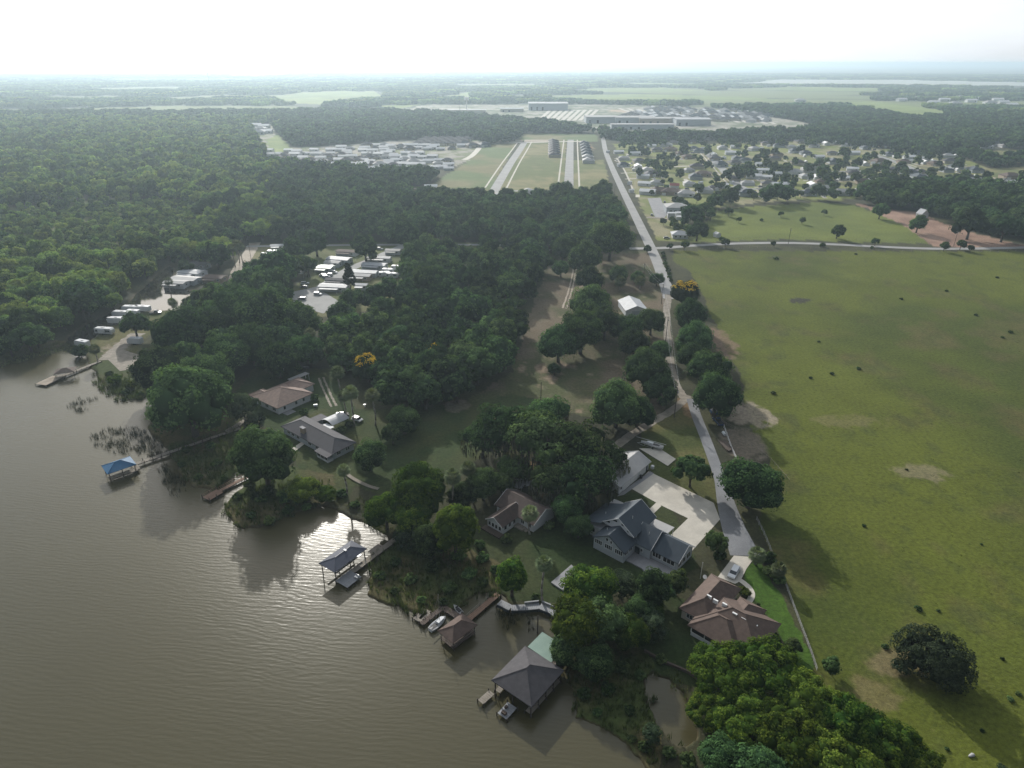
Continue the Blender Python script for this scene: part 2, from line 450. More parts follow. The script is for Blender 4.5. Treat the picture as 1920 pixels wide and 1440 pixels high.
PASTURE = [(1262, 470), (1920, 472), (2600, 480), (3600, 1500), (2400, 2600), (1560, 1560), (1532, 1260), (1512, 1190), (1482, 1112), (1450, 1040), (1424, 985), (1440, 930), (1440, 860),
           (1405, 800), (1395, 720), (1345, 620), (1322, 560), (1290, 505), (1262, 490)]
PAST2 = [(1288, 455), (1345, 396), (1400, 388), (1520, 380), (1600, 384), (1690, 418), (1752, 456), (1600, 455), (1480, 448)]
SOIL = [(1600, 380), (1660, 392), (1720, 398), (1765, 418), (1830, 438), (1925, 462), (1920, 466), (1752, 462), (1690, 420)]
OAKSAND = [(958, 700), (985, 620), (1000, 560), (1030, 500), (1060, 475), (1182, 470), (1215, 468), (1246, 540), (1262, 640), (1268, 735), (1235, 775), (1150, 790), (1000, 760), (900, 765), (845, 770)]
MIDLAWN = [(640, 770), (850, 760), (960, 740), (1060, 760), (880, 870), (720, 935), (650, 900), (560, 850)]
RANCHYARD = [(440, 740), (480, 690), (620, 690), (660, 760), (700, 800), (690, 880), (640, 945), (570, 900), (540, 840)]
BRIGHTLAWN = [(1414, 1048), (1428, 1050), (1445, 1095), (1475, 1130), (1500, 1185), (1530, 1258), (1500, 1255), (1470, 1210), (1440, 1150), (1405, 1125), (1390, 1092)]
BROWNYARD = [(1180, 1100), (1280, 1120), (1350, 1210), (1320, 1290), (1250, 1280), (1190, 1240)]
BLUEYARD = [(870, 1000), (1110, 960), (1160, 920), (1260, 940), (1300, 1060), (1270, 1090), (1090, 1130), (950, 1130), (880, 1080)]
DRYLAWN = [(1200, 810), (1290, 752), (1322, 830), (1350, 890), (1380, 960), (1300, 960), (1218, 880)]
RVSPIT = [(140, 662), (170, 635), (235, 598), (262, 582), (330, 582), (330, 600), (262, 640), (262, 700), (240, 740), (205, 720), (180, 700)]
MHPARK = [(470, 475), (560, 470), (620, 462), (830, 458), (800, 500), (745, 560), (640, 600), (545, 585), (545, 540), (600, 505), (500, 495)]
MHFIELD = [(465, 458), (900, 455), (1000, 458), (870, 474), (700, 478), (560, 482), (470, 486)]
FIELD1 = [(922, 366), (978, 268), (1062, 266), (1060, 356)]
FIELD2 = [(1074, 357), (1072, 300), (1132, 300), (1142, 345), (1110, 358)]
FIELD3 = [(800, 352), (880, 300), (900, 272), (968, 268), (918, 362)]
FIELD4 = [(968, 264), (985, 250), (1118, 252), (1122, 266)]
PARKFAR = [(500, 300), (520, 278), (650, 272), (760, 262), (900, 262), (880, 300), (840, 318), (700, 318), (560, 306)]
MARSHZONE = [(-200, 410), (60, 385), (200, 372), (330, 385), (420, 400), (380, 425), (300, 455), (230, 490), (120, 500), (0, 490), (-200, 500)]
LOTSFAR = [(470, 235), (510, 232), (520, 270), (498, 280)]
PALE = [(755, 205), (800, 196), (1000, 196), (1180, 196), (1330, 202), (1500, 228), (1540, 238), (1330, 248), (1210, 250), (1110, 240), (1000, 224), (860, 214)]
SUBURB = [(1150, 270), (1230, 264), (1330, 270), (1440, 262), (1600, 272), (1700, 284), (1790, 292), (1920, 340), (1920, 356), (1800, 346), (1660, 352), (1600, 372), (1500, 374),
          (1400, 382), (1330, 392), (1290, 412), (1300, 452), (1232, 452), (1190, 362)]
GREENS = [[(498, 184), (560, 174), (640, 170), (680, 172), (640, 188), (600, 196), (540, 193)], [(640, 176), (700, 170), (720, 182), (650, 184)],
          [(700, 198), (790, 196), (750, 204)], [(820, 184), (880, 172), (884, 182)],
          [(1040, 182), (1100, 177), (1250, 177), (1400, 182), (1490, 189), (1300, 189), (1100, 188)], [(1060, 171), (1120, 165), (1240, 164), (1330, 170), (1200, 173)],
          [(1150, 158), (1200, 155), (1320, 157), (1290, 160)], [(1420, 168), (1480, 162), (1660, 166), (1640, 172)],
          [(1580, 192), (1640, 190), (1700, 197), (1774, 208), (1768, 217), (1690, 217), (1640, 207)], [(500, 262), (520, 252), (545, 275), (520, 300), (505, 290)]]
DRYFAR = [[(1830, 284), (1925, 280), (1925, 292), (1840, 292)], [(1830, 318), (1925, 312), (1925, 345), (1880, 340)], [(760, 351), (880, 350), (850, 362), (780, 360)]]
BANDS = [[(1380, 158), (1460, 149), (1700, 150), (1990, 156), (1990, 162), (1600, 158)], [(25, 132), (80, 129), (145, 130), (90, 133)], [(120, 154), (210, 150), (170, 157)]]
OPEN_EXTRA = [[(1058, 262), (1128, 262), (1134, 310), (1070, 312)], [(1020, 250), (1122, 250), (1122, 268), (1020, 268)],
              [(440, 470), (478, 455), (472, 500), (450, 530), (432, 525)],                       # park road
              [(1168, 556), (1204, 556), (1210, 585), (1160, 588)],                                # barn
              [(305, 497), (388, 497), (440, 515), (440, 535), (380, 540), (305, 545)],            # lakeside mobile homes
              [(1104, 262), (1150, 262), (1290, 560), (1230, 560), (1150, 372), (1130, 300)],       # main road
              [(1240, 470), (1262, 470), (1290, 560), (1282, 752), (1240, 752), (1240, 560)],
              [(1230, 452), (1920, 450), (1920, 474), (1230, 474)]]
CLEAR = [PASTURE, PAST2, SOIL, OAKSAND, RVSPIT, MHPARK, MHFIELD, FIELD1, FIELD2, FIELD3, FIELD4, PARKFAR, LOTSFAR, PALE] + GREENS + DRYFAR + BANDS[:1] + OPEN_EXTRA
NEARWOOD = [[(600, 590), (700, 560), (830, 530), (1000, 460), (1010, 540), (992, 620), (970, 720), (905, 752), (850, 775), (780, 790), (720, 755), (660, 715), (602, 690)],
            [(250, 660), (300, 610), (380, 560), (430, 530), (560, 570), (600, 640), (590, 690), (480, 700), (440, 760), (350, 815), (285, 780), (262, 700)],
            [(-200, 380), (340, 480), (322, 500), (300, 515), (262, 545), (238, 570), (205, 588), (172, 602), (140, 622), (125, 645), (90, 656), (30, 668), (-60, 688), (-300, 700)],
            [(900, 380), (1190, 380), (1190, 470), (1000, 480)]]

SUBH = [(1198, 305, 'grey'), (1170, 300, 'pale'), (1196, 316, 'white'), (1160, 288, 'white'), (1212, 322, 'pale'), (1205, 334, 'white'), (1222, 330, 'grey'), (1208, 348, 'white'), (1232, 346, 'pale'), (1264, 352, 'red'), (1236, 362, 'brown'), (1258, 364, 'brown'),
        (1222, 276, 'white'), (1250, 275, 'pale'), (1232, 284, 'grey'), (1276, 290, 'brown'), (1300, 281, 'dark'), (1290, 297, 'brown'), (1306, 316, 'grey'), (1318, 330, 'brown'), (1340, 300, 'grey'), (1352, 280, 'pale'), (1380, 300, 'dark'), (1370, 290, 'white'),
        (1398, 304, 'dark'), (1378, 278, 'white'), (1414, 282, 'pale'), (1454, 292, 'brown'), (1452, 300, 'grey'), (1438, 272, 'grey'), (1490, 286, 'dark'), (1510, 290, 'dark'), (1484, 278, 'pale'), (1500, 268, 'grey'), (1526, 276, 'pale'), (1548, 272, 'white'), (1564, 270, 'white'),
        (1586, 274, 'pale'), (1600, 290, 'white'), (1490, 326, 'pale'), (1512, 322, 'pale'), (1542, 344, 'brown'), (1530, 336, 'white'), (1440, 348, 'grey'), (1432, 362, 'grey'), (1516, 366, 'dark'), (1590, 364, 'dark'), (1575, 365, 'pale'), (1600, 328, 'grey'), (1598, 320, 'white'),
        (1620, 310, 'white'), (1648, 306, 'brown'), (1676, 322, 'grey'), (1704, 328, 'dark'), (1720, 336, 'dark'), (1718, 290, 'dark'), (1704, 298, 'white'), (1734, 300, 'white'), (1752, 310, 'brown'), (1772, 322, 'dark'), (1790, 316, 'dark'), (1780, 306, 'grey'), (1812, 336, 'grey'),
        (1290, 348, 'pale'), (1352, 352, 'white'), (1340, 356, 'grey'), (1380, 360, 'pale'), (1300, 268, 'grey'), (1330, 262, 'pale'), (1560, 290, 'grey'), (1620, 280, 'dark'), (1660, 276, 'grey'), (1850, 278, 'white'), (1880, 276, 'pale'), (1870, 272, 'grey')]

_r = random.Random(33)
for _ in range(600):
    x_, y_ = _r.uniform(1160, 1915), _r.uniform(266, 372)
    if len(SUBH) >= 118: break
    if not pip(SUBURB, np.array([x_]), np.array([y_]))[0]: continue
    if all(((x_ - a) / 20) ** 2 + ((y_ - b) / (4 + (y_ - 260) * .06)) ** 2 > 1 for a, b, _k in SUBH):
        SUBH.append((x_, y_, _r.choice(['grey', 'pale', 'white', 'brown', 'dark', 'pale', 'white'])))

def px_masks(X, Y, polys):
    m = np.zeros(np.shape(X), bool)
    for p in polys:
        m |= pip(p, X, Y)
    return m

# ------------------------------------------------------------------ ground: one sheet from the drone's foot to the horizon
def build_ground():
    az = np.concatenate([np.linspace(-180, -48, 23)[:-1], np.linspace(-48, 48, 640), np.linspace(48, 180, 23)[1:-1]]) * math.pi / 180
    pys = np.concatenate([np.arange(1480, 300, -2.6), np.arange(300, 160, -1.2), np.arange(160, 122, -0.8)])
    ds = [float(G(960, p)[1]) for p in pys]
    ds = [8.0, 20, 32, 44, 54, 62, 68, 72.0] + [d for d in ds if d > 73] + [22000, 30000, 40000, 55000.0]
    ds = np.array(ds)
    A, D = np.meshgrid(az, ds)
    X = np.sin(A) * D; Y = np.cos(A) * D
    X = X.ravel(); Y = Y.ravel()
    nA, nD = len(az), len(ds)
    # natural, irregular borders: the plan is read at gently displaced places
    s1, s2 = 9.0, 2.2
    near = np.clip(1.0, 0, 1)
    wx = (fbm(X / s1, Y / s1, 3) - 0.5) * 4.0 + (fbm(X / s2, Y / s2, 5, 2) - 0.5) * 1.2
    wy = (fbm(X / s1, Y / s1, 4) - 0.5) * 4.0 + (fbm(X / s2, Y / s2, 6, 2) - 0.5) * 1.2
    PX, PY, dep = proj(X + wx, Y + wy)
    C = np.zeros((len(X), 3)); C[:] = (0.040, 0.042, 0.024)
    n1 = fbm(X / 60, Y / 60, 21)[:, None]; n2 = fbm(X / 14, Y / 14, 22)[:, None]; n3 = fbm(X / 4, Y / 4, 23, 3)[:, None]
    def mixc(a, b, t):
        return np.array(a) * (1 - t) + np.array(b) * t
    def step(t, a, b):
        return np.clip((t - a) / (b - a), 0, 1)
    # far country: woods with open fields, laid out by a coarse noise
    far = (PY < 215) & (dep > 0)
    fn = fbm(X / 900, Y / 380, 40)[:, None]
    C = np.where(far[:, None], mixc((0.045, 0.060, 0.035), (0.16, 0.19, 0.08), step(fn, 0.56, 0.60)), C)
    def paint(polys, col):
        nonlocal C
        m = px_masks(PX, PY, polys)[:, None]
        C = np.where(m, col, C)
    under = mixc((0.060, 0.062, 0.030), (0.035, 0.036, 0.022), step(n2, 0.3, 0.7))
    C = np.where((~far)[:, None], under, C)
    past = mixc(mixc((0.086, 0.102, 0.016), (0.054, 0.071, 0.014), step(n1, 0.35, 0.62)), (0.112, 0.086, 0.040), step(n2 * 0.6 + n1 * 0.4, 0.52, 0.68) * 0.5)
    past = mixc(past, (0.052, 0.066, 0.018), step(n3 * 0.5 + n2 * 0.5, 0.56, 0.70) * 0.6)
    lush = mixc((0.125, 0.150, 0.032), (0.090, 0.115, 0.028), step(n1, 0.35, 0.65))
    sandy = mixc((0.125, 0.100, 0.068), (0.066, 0.074, 0.032), step(n2 * 0.55 + n1 * 0.45, 0.40, 0.56))
    sandy = mixc(sandy, (0.26, 0.19, 0.14), step(n3 * .5 + n2 * .5, 0.60, 0.70) * 0.7)
    lawn = mixc((0.034, 0.052, 0.018), (0.056, 0.064, 0.024), step(n2, 0.4, 0.65))
    dark = mixc((0.026, 0.042, 0.014), (0.040, 0.050, 0.020), step(n2, 0.4, 0.65))
    dry = mixc((0.095, 0.090, 0.034), (0.055, 0.068, 0.020), step(n2, 0.4, 0.6))
    bright = mixc((0.056, 0.108, 0.016), (0.042, 0.084, 0.014), step(n2, 0.35, 0.65))
    soil = mixc((0.30, 0.20, 0.15), (0.22, 0.14, 0.105), step(n2, 0.4, 0.6))
    hay = mixc((0.20, 0.185, 0.090), (0.115, 0.135, 0.050), step(n1 * .6 + n2 * .4, 0.42, 0.58))
    suburb = mixc(mixc((0.150, 0.170, 0.060), (0.24, 0.22, 0.13), step(n2, 0.4, 0.6)), (0.16, 0.19, 0.04), step(n1, 0.5, 0.62) * 0.7)
    pale = mixc((0.34, 0.32, 0.28), (0.13, 0.15, 0.09), step(n1 * .5 + n2 * .5, 0.40, 0.56))
    green = mixc((0.20, 0.25, 0.075), (0.15, 0.20, 0.06), step(n1, 0.4, 0.6))
    paint([SUBURB], suburb); paint([PAST2], lush); paint([SOIL], soil); paint([OAKSAND], sandy); paint([MIDLAWN, RANCHYARD], lawn)
    paint([BLUEYARD, BROWNYARD], dark); paint([PASTURE], past); paint([DRYLAWN, RVSPIT], dry); paint([BRIGHTLAWN], bright)
    paint([MHPARK, MHFIELD], hay * 0.8); paint([FIELD1, FIELD2], hay); paint([FIELD3, FIELD4], mixc((0.11, 0.15, 0.06), (0.17, 0.16, 0.08), step(n1, 0.4, 0.6)))
    paint([PARKFAR, LOTSFAR], mixc((0.30, 0.28, 0.25), (0.15, 0.17, 0.09), step(n2, 0.4, 0.55)))
    paint([PALE], pale); paint(GREENS, green); paint(DRYFAR, hay); paint(BANDS, np.array((0.40, 0.42, 0.38)))
    paint([MARSHZONE], mixc((0.080, 0.115, 0.038), (0.120, 0.130, 0.055), step(n2, 0.4, 0.62)))
    marsh = mixc((0.050, 0.068, 0.022), (0.080, 0.072, 0.034), step(n2, 0.42, 0.6))
    paint([[(280, 800), (440, 770), (480, 860), (620, 890), (640, 945), (420, 1000), (300, 860)], [(685, 1030), (780, 990), (950, 1060), (945, 1115), (800, 1160), (685, 1115)],
           [(1055, 1230), (1150, 1190), (1230, 1230), (1230, 1460), (1060, 1350)], [(150, 660), (285, 700), (290, 760), (190, 740)], [(-20, 640), (150, 640), (140, 665), (-20, 700)]], marsh)
    # particular marks in the ground
    def blot(px, py, rx, ry, col, amt=0.8, seed=0):
        nonlocal C
        c = G(px, py)
        e = ((X - c.x) / rx) ** 2 + ((Y - c.y) / ry) ** 2
        e = e + (fbm(X / 3.0, Y / 3.0, 60 + seed, 3) - 0.5) * 2.2
        t = np.clip((1.1 - e) / 0.5, 0, 1)[:, None] * amt
        C = C * (1 - t) + np.array(col) * t
    blot(1495, 564, 7, 5, (0.035, 0.033, 0.030), 0.9, 1); blot(1455, 483, 5, 3, (0.05, 0.05, 0.03), 0.8, 2)
    blot(1350, 640, 7, 18, (0.17, 0.12, 0.085), 0.8, 3); blot(1405, 775, 9, 10, (0.27, 0.23, 0.18), 0.8, 4)
    blot(1395, 830, 7, 12, (0.17, 0.14, 0.11), 0.7, 5); blot(1290, 765, 3, 8, (0.20, 0.13, 0.075), 0.8, 6)
    blot(1730, 885, 8, 5, (0.20, 0.17, 0.11), 0.6, 7); blot(1590, 790, 14, 5, (0.18, 0.15, 0.08), 0.4, 8)
    blot(1690, 1240, 7, 4, (0.18, 0.14, 0.08), 0.6, 9); blot(1640, 1300, 6, 4, (0.17, 0.13, 0.07), 0.5, 10)
    blot(215, 655, 6, 8, (0.24, 0.20, 0.15), 0.8, 11); blot(560, 985, 5, 5, (0.2, 0.17, 0.12), 0.5, 12); blot(1010, 870, 3, 4, (0.2, 0.14, 0.07), 0.8, 13)
    blot(1020, 925, 2.5, 4, (0.2, 0.15, 0.08), 0.7, 14); blot(860, 760, 5, 5, (0.22, 0.18, 0.14), 0.5, 15); blot(1100, 272, 8, 60, (0.36, 0.25, 0.16), 0.6, 16)
    blot(1160, 208, 30, 60, (0.45, 0.34, 0.24), 0.8, 17); blot(1540, 372, 20, 12, (0.2, 0.23, 0.05), 0.6, 18); blot(1680, 378, 22, 8, (0.2, 0.22, 0.08), 0.6, 19)
    # lake bed and banks
    inw = px_masks(PX, PY, WATERS)
    g = inw.reshape(nD, nA)
    Z = np.where(inw, -1.6, 0.0).reshape(nD, nA)
    for _ in range(2):
        Zp = Z.copy()
        Zp[1:-1, 1:-1] = (Z[1:-1, 1:-1] * 2 + Z[:-2, 1:-1] + Z[2:, 1:-1] + Z[1:-1, :-2] + Z[1:-1, 2:]) / 6
        Z = Zp
    Z = Z.ravel()
    wet = np.clip(-Z / 0.35, 0, 1)[:, None]
    C = C * (1 - wet) + np.array((0.060, 0.048, 0.026)) * wet
    C = np.clip(C, 0.004, 0.9)
    idx = np.arange(nA * nD).reshape(nD, nA)
    nxt = np.roll(idx, -1, axis=1)
    F = np.stack([idx[:-1], nxt[:-1], nxt[1:], idx[1:]], -1).reshape(-1, 4)[:, ::-1]
    V = np.stack([X, Y, Z], 1)
    V = np.vstack([V, [[0, 0, 0]]])
    cen = len(V) - 1
    F2 = np.stack([np.full(nA, cen), nxt[0], idx[0]], -1)[:, ::-1]
    C = np.vstack([C, C[:1]])
    col = np.concatenate([C, np.ones((len(C), 1))], 1)
    # material: surveyed colour x fine grass texture
    m, nt, b = new_mat('ground')
    N, L = nt.nodes, nt.links
    at = N.new('ShaderNodeAttribute'); at.attribute_name = 'land'
    tc = N.new('ShaderNodeTexCoord')
    cur = at.outputs['Color']
    for sc, amp, dt, stretch in ((0.9, 0.42, 5, (1, 1.0, 1)), (4.5, 0.28, 3, (1, 1, 1)), (0.05, 0.16, 4, (1, 1, 1))):
        mp = N.new('ShaderNodeMapping'); mp.inputs['Scale'].default_value = stretch
        n = N.new('ShaderNodeTexNoise'); n.inputs['Scale'].default_value = sc; n.inputs['Detail'].default_value = dt; n.inputs['Roughness'].default_value = 0.65
        r = N.new('ShaderNodeMapRange'); r.inputs['From Min'].default_value = 0.25; r.inputs['From Max'].default_value = 0.75
        r.inputs['To Min'].default_value = 1 - amp; r.inputs['To Max'].default_value = 1 + amp
        mu = N.new('ShaderNodeMix'); mu.data_type = 'RGBA'; mu.blend_type = 'MULTIPLY'; mu.inputs['Factor'].default_value = 1; mu.clamp_result = False
        L.new(tc.outputs['Object'], mp.inputs['Vector']); L.new(mp.outputs['Vector'], n.inputs['Vector']); L.new(n.outputs['Fac'], r.inputs['Value'])
        L.new(cur, mu.inputs['A']); L.new(r.outputs['Result'], mu.inputs['B']); cur = mu.outputs['Result']
    # scattered straw and bare specks
    ns = N.new('ShaderNodeTexNoise'); ns.inputs['Scale'].default_value = 0.7; ns.inputs['Detail'].default_value = 7; ns.inputs['Roughness'].default_value = 0.75
    rs = N.new('ShaderNodeMapRange'); rs.inputs['From Min'].default_value = 0.60; rs.inputs['From Max'].default_value = 0.72; rs.inputs['To Max'].default_value = 0.45
    ms = N.new('ShaderNodeMix'); ms.data_type = 'RGBA'; ms.inputs['B'].default_value = (0.17, 0.14, 0.075, 1)
    L.new(tc.outputs['Object'], ns.inputs['Vector']); L.new(ns.outputs['Fac'], rs.inputs['Value']); L.new(rs.outputs['Result'], ms.inputs['Factor']); L.new(cur, ms.inputs['A']); cur = ms.outputs['Result']
    L.new(cur, b.inputs['Base Color'])
    b.inputs['Roughness'].default_value = 0.95; b.inputs['Specular IOR Level'].default_value = 0.1
    bp = N.new('ShaderNodeBump'); bp.inputs['Strength'].default_value = 0.5; bp.inputs['Distance'].default_value = 0.25
    nb = N.new('ShaderNodeTexNoise'); nb.inputs['Scale'].default_value = 1.6; nb.inputs['Detail'].default_value = 6
    L.new(tc.outputs['Object'], nb.inputs['Vector']); L.new(nb.outputs['Fac'], bp.inputs['Height']); L.new(bp.outputs['Normal'], b.inputs['Normal'])
    me = np_mesh('ground', V, [F, F2], m, {'land': col})
    me.polygons.foreach_set('use_smooth', np.ones(len(me.polygons), bool))
    o = link('ground', me); tag(o, kind='structure')
build_ground()

# ------------------------------------------------------------------ water
def water_mat(name, deep, rough, wscale, strength, ang=0.0):
    m, nt, b = new_mat(name)
    N, L = nt.nodes, nt.links
    tc = N.new('ShaderNodeTexCoord')
    n = N.new('ShaderNodeTexNoise'); n.inputs['Scale'].default_value = 0.03; n.inputs['Detail'].default_value = 4
    mx = N.new('ShaderNodeMix'); mx.data_type = 'RGBA'; mx.inputs['A'].default_value = (*deep, 1); mx.inputs['B'].default_value = (*[c * 0.8 for c in deep], 1)
    L.new(tc.outputs['Object'], n.inputs['Vector']); L.new(n.outputs['Fac'], mx.inputs['Factor']); L.new(mx.outputs['Result'], b.inputs['Base Color'])
    b.inputs['Roughness'].default_value = rough; b.inputs['IOR'].default_value = 1.38 if name == 'lake_water' else 1.6; b.inputs['Specular IOR Level'].default_value = 0.5
    mp = N.new('ShaderNodeMapping'); mp.inputs['Rotation'].default_value = (0, 0, ang); mp.inputs['Scale'].default_value = (0.28, 1.15, 1)
    n1 = N.new('ShaderNodeTexNoise'); n1.inputs['Scale'].default_value = wscale; n1.inputs['Detail'].default_value = 3; n1.inputs['Distortion'].default_value = 0.4
    mp2 = N.new('ShaderNodeMapping'); mp2.inputs['Rotation'].default_value = (0, 0, ang + 0.5); mp2.inputs['Scale'].default_value = (0.5, 1.3, 1)
    n2 = N.new('ShaderNodeTexNoise'); n2.inputs['Scale'].default_value = wscale * 2.7; n2.inputs['Detail'].default_value = 3
    ad = N.new('ShaderNodeMath'); ad.operation = 'MULTIPLY_ADD'; ad.inputs[1].default_value = 0.35
    L.new(tc.outputs['Object'], mp.inputs['Vector']); L.new(mp.outputs['Vector'], n1.inputs['Vector'])
    L.new(tc.outputs['Object'], mp2.inputs['Vector']); L.new(mp2.outputs['Vector'], n2.inputs['Vector'])
    L.new(n2.outputs['Fac'], ad.inputs[0])
    # long-crested ripples driven by the breeze
    wv = N.new('ShaderNodeTexWave'); wv.wave_type = 'BANDS'; wv.bands_direction = 'Y'; wv.inputs['Scale'].default_value = 0.22 * wscale; wv.inputs['Distortion'].default_value = 14.0
    wv.inputs['Detail'].default_value = 3; wv.inputs['Detail Scale'].default_value = 0.45
    mpw = N.new('ShaderNodeMapping'); mpw.inputs['Rotation'].default_value = (0, 0, -ang * 0.55); mpw.inputs['Scale'].default_value = (0.5, 1.0, 1)
    L.new(tc.outputs['Object'], mpw.inputs['Vector']); L.new(mpw.outputs['Vector'], wv.inputs['Vector'])
    ad0 = N.new('ShaderNodeMath'); ad0.operation = 'MULTIPLY_ADD'; ad0.inputs[1].default_value = 0.22
    L.new(wv.outputs['Fac'], ad0.inputs[0]); L.new(n1.outputs['Fac'], ad0.inputs[2]); L.new(ad0.outputs[0], ad.inputs[2])
    bp = N.new('ShaderNodeBump'); bp.inputs['Strength'].default_value = strength; bp.inputs['Distance'].default_value = 0.35
    # calm and ruffled areas of the surface
    n3 = N.new('ShaderNodeTexNoise'); n3.inputs['Scale'].default_value = 0.02; n3.inputs['Detail'].default_value = 3
    m3 = N.new('ShaderNodeMapRange'); m3.inputs['From Min'].default_value = 0.35; m3.inputs['From Max'].default_value = 0.65; m3.inputs['To Min'].default_value = strength * 0.45; m3.inputs['To Max'].default_value = strength
    L.new(tc.outputs['Object'], n3.inputs['Vector']); L.new(n3.outputs['Fac'], m3.inputs['Value']); L.new(m3.outputs['Result'], bp.inputs['Strength'])
    L.new(ad.outputs[0], bp.inputs['Height']); L.new(bp.outputs['Normal'], b.inputs['Normal'])
    return m
WL = -0.45
lake_m = water_mat('lake_water', (0.062, 0.056, 0.026), 0.24, 1.3, 0.13, R(-33))
bm = MB().add([(-900, 30, WL), (60, 30, WL), (60, 160, WL), (10, 220, WL), (-140, 282, WL), (-400, 300, WL), (-1300, 330, WL), (-1300, 30, WL)], [tuple(range(8))])
# the lake is one wide sheet; the banks rise through it
tag(bm.build('lake_water', lake_m), kind='structure')
pond_m = water_mat('pond_water', (0.030, 0.028, 0.022), 0.03, 1.0, 0.03)
a = [G(90, 640), G(300, 480), G(400, 520), G(400, 600), G(240, 640), G(150, 672)]
MB().add([(p.x, p.y, WL + 0.02) for p in a][::-1], [tuple(range(6))]).build('canal_water', pond_m)
tag(bpy.data.objects['canal_water'], kind='structure')

# ------------------------------------------------------------------ roads
def smooth_line(pts, n=8):
    P = [Vector((p[0], p[1])) for p in pts]
    P = [P[0] * 2 - P[1]] + P + [P[-1] * 2 - P[-2]]
    out = []
    for i in range(1, len(P) - 2):
        for k in range(n):
            t = k / n
            a, b, c, d = P[i - 1], P[i], P[i + 1], P[i + 2]
            out.append(0.5 * ((2 * b) + (c - a) * t + (2 * a - 5 * b + 4 * c - d) * t * t + (3 * b - a - 3 * c + d) * t ** 3))
    out.append(P[-2])
    return out

LAYER = [0.010]
def strip(name, px, w, m, z=None, world=False, n=8, off=0.0, wv=0.0, label=None):
    if z is None:
        LAYER[0] += 0.004; z = LAYER[0]
    pts = [Vector(p) for p in px] if world else [G(*p).xy for p in px]
    P = smooth_line(pts, n) if n > 1 else pts
    vs = []; fs = []
    for i, p in enumerate(P):
        d = (P[min(i + 1, len(P) - 1)] - P[max(i - 1, 0)]).normalized()
        nr = Vector((-d.y, d.x))
        ww = (w(i / (len(P) - 1)) if callable(w) else w)
        h1 = ww / 2 + random.uniform(-wv, wv); h2 = ww / 2 + random.uniform(-wv, wv)
        a = p + nr * (off + h1); b = p + nr * (off - h2)
        vs += [(a.x, a.y, z), (b.x, b.y, z)]
        if i: fs.append((2 * i - 2, 2 * i - 1, 2 * i + 1, 2 * i))
    o = MB().add(vs, fs).build(name, m)
    tag(o, kind='structure')
    return o

def area(name, px, m, z=None, world=False, thick=0.0):
    if z is None:
        LAYER[0] += 0.004; z = LAYER[0]
    pts = [(p[0], p[1]) for p in px] if world else [tuple(G(*p).xy) for p in px]
    s = sum(pts[i][0] * pts[(i + 1) % len(pts)][1] - pts[(i + 1) % len(pts)][0] * pts[i][1] for i in range(len(pts)))
    if s < 0: pts = pts[::-1]
    b = MB()
    if thick: b.prism(pts, z - 0.3, z + thick)
    else: b.add([(p[0], p[1], z) for p in pts], [tuple(range(len(pts)))])
    o = b.build(name, m)
    tag(o, kind='structure')
    return o

MAIN = [(1127, 244), (1131, 262), (1136, 285), (1148, 315), (1162, 345), (1174, 370), (1190, 402), (1207, 437), (1222, 468), (1236, 500), (1247, 532), (1256, 560)]
strip('road', MAIN, 7.0, M['old_asphalt'])
strip('side_road', [(1180, 466), (1240, 465), (1290, 461), (1345, 458), (1400, 456), (1480, 455.5), (1560, 458), (1640, 462), (1740, 466), (1830, 466), (1960, 463)], 5.6, M['old_asphalt'])
strip('lane', [(1254, 552), (1250, 590), (1252, 640), (1258, 690), (1272, 730), (1290, 752)], 3.6, M['gravel'], wv=0.25)
strip('driveway_track', [(1293, 742), (1262, 768), (1225, 790), (1180, 818), (1150, 840)], 3.4, M['gravel'], wv=0.2)
strip('asphalt_lane', [(1296, 748), (1306, 780), (1322, 820), (1340, 868), (1352, 905), (1362, 945), (1376, 990), (1398, 1042)], lambda t: 3.6 + max(0, t - 0.55) * 9.5, M['asphalt'])
for off in (-0.9, 0.9):
    strip('wheel_track', [(1082, 478), (1077, 510), (1069, 545), (1058, 578)], 0.9, M['sand'], off=off, wv=0.15)
    strip('wheel_track', [(602, 708), (610, 728), (619, 748), (626, 762)], 0.8, M['gravel'], off=off, wv=0.15)
strip('park_road', [(478, 455), (470, 470), (458, 488), (448, 505), (440, 525)], 8.0, M['sand'], wv=0.3)
strip('park_road', [(462, 462), (560, 461), (700, 459), (830, 459), (960, 460), (1030, 470)], 5.0, M['old_asphalt'])
strip('park_lane', [(552, 560), (590, 546), (620, 528), (655, 505), (700, 486), (740, 468), (760, 460)], 7.5, M['old_asphalt'])
area('parking_area', [(545, 548), (592, 538), (640, 568), (606, 588), (552, 572)], M['old_asphalt'])
strip('spit_track', [(258, 625), (238, 640), (215, 660), (200, 675)], 7.0, M['gravel'], wv=0.5)
area('gravel_pad', [(196, 668), (228, 655), (268, 668), (262, 690), (225, 696)], M['gravel'])
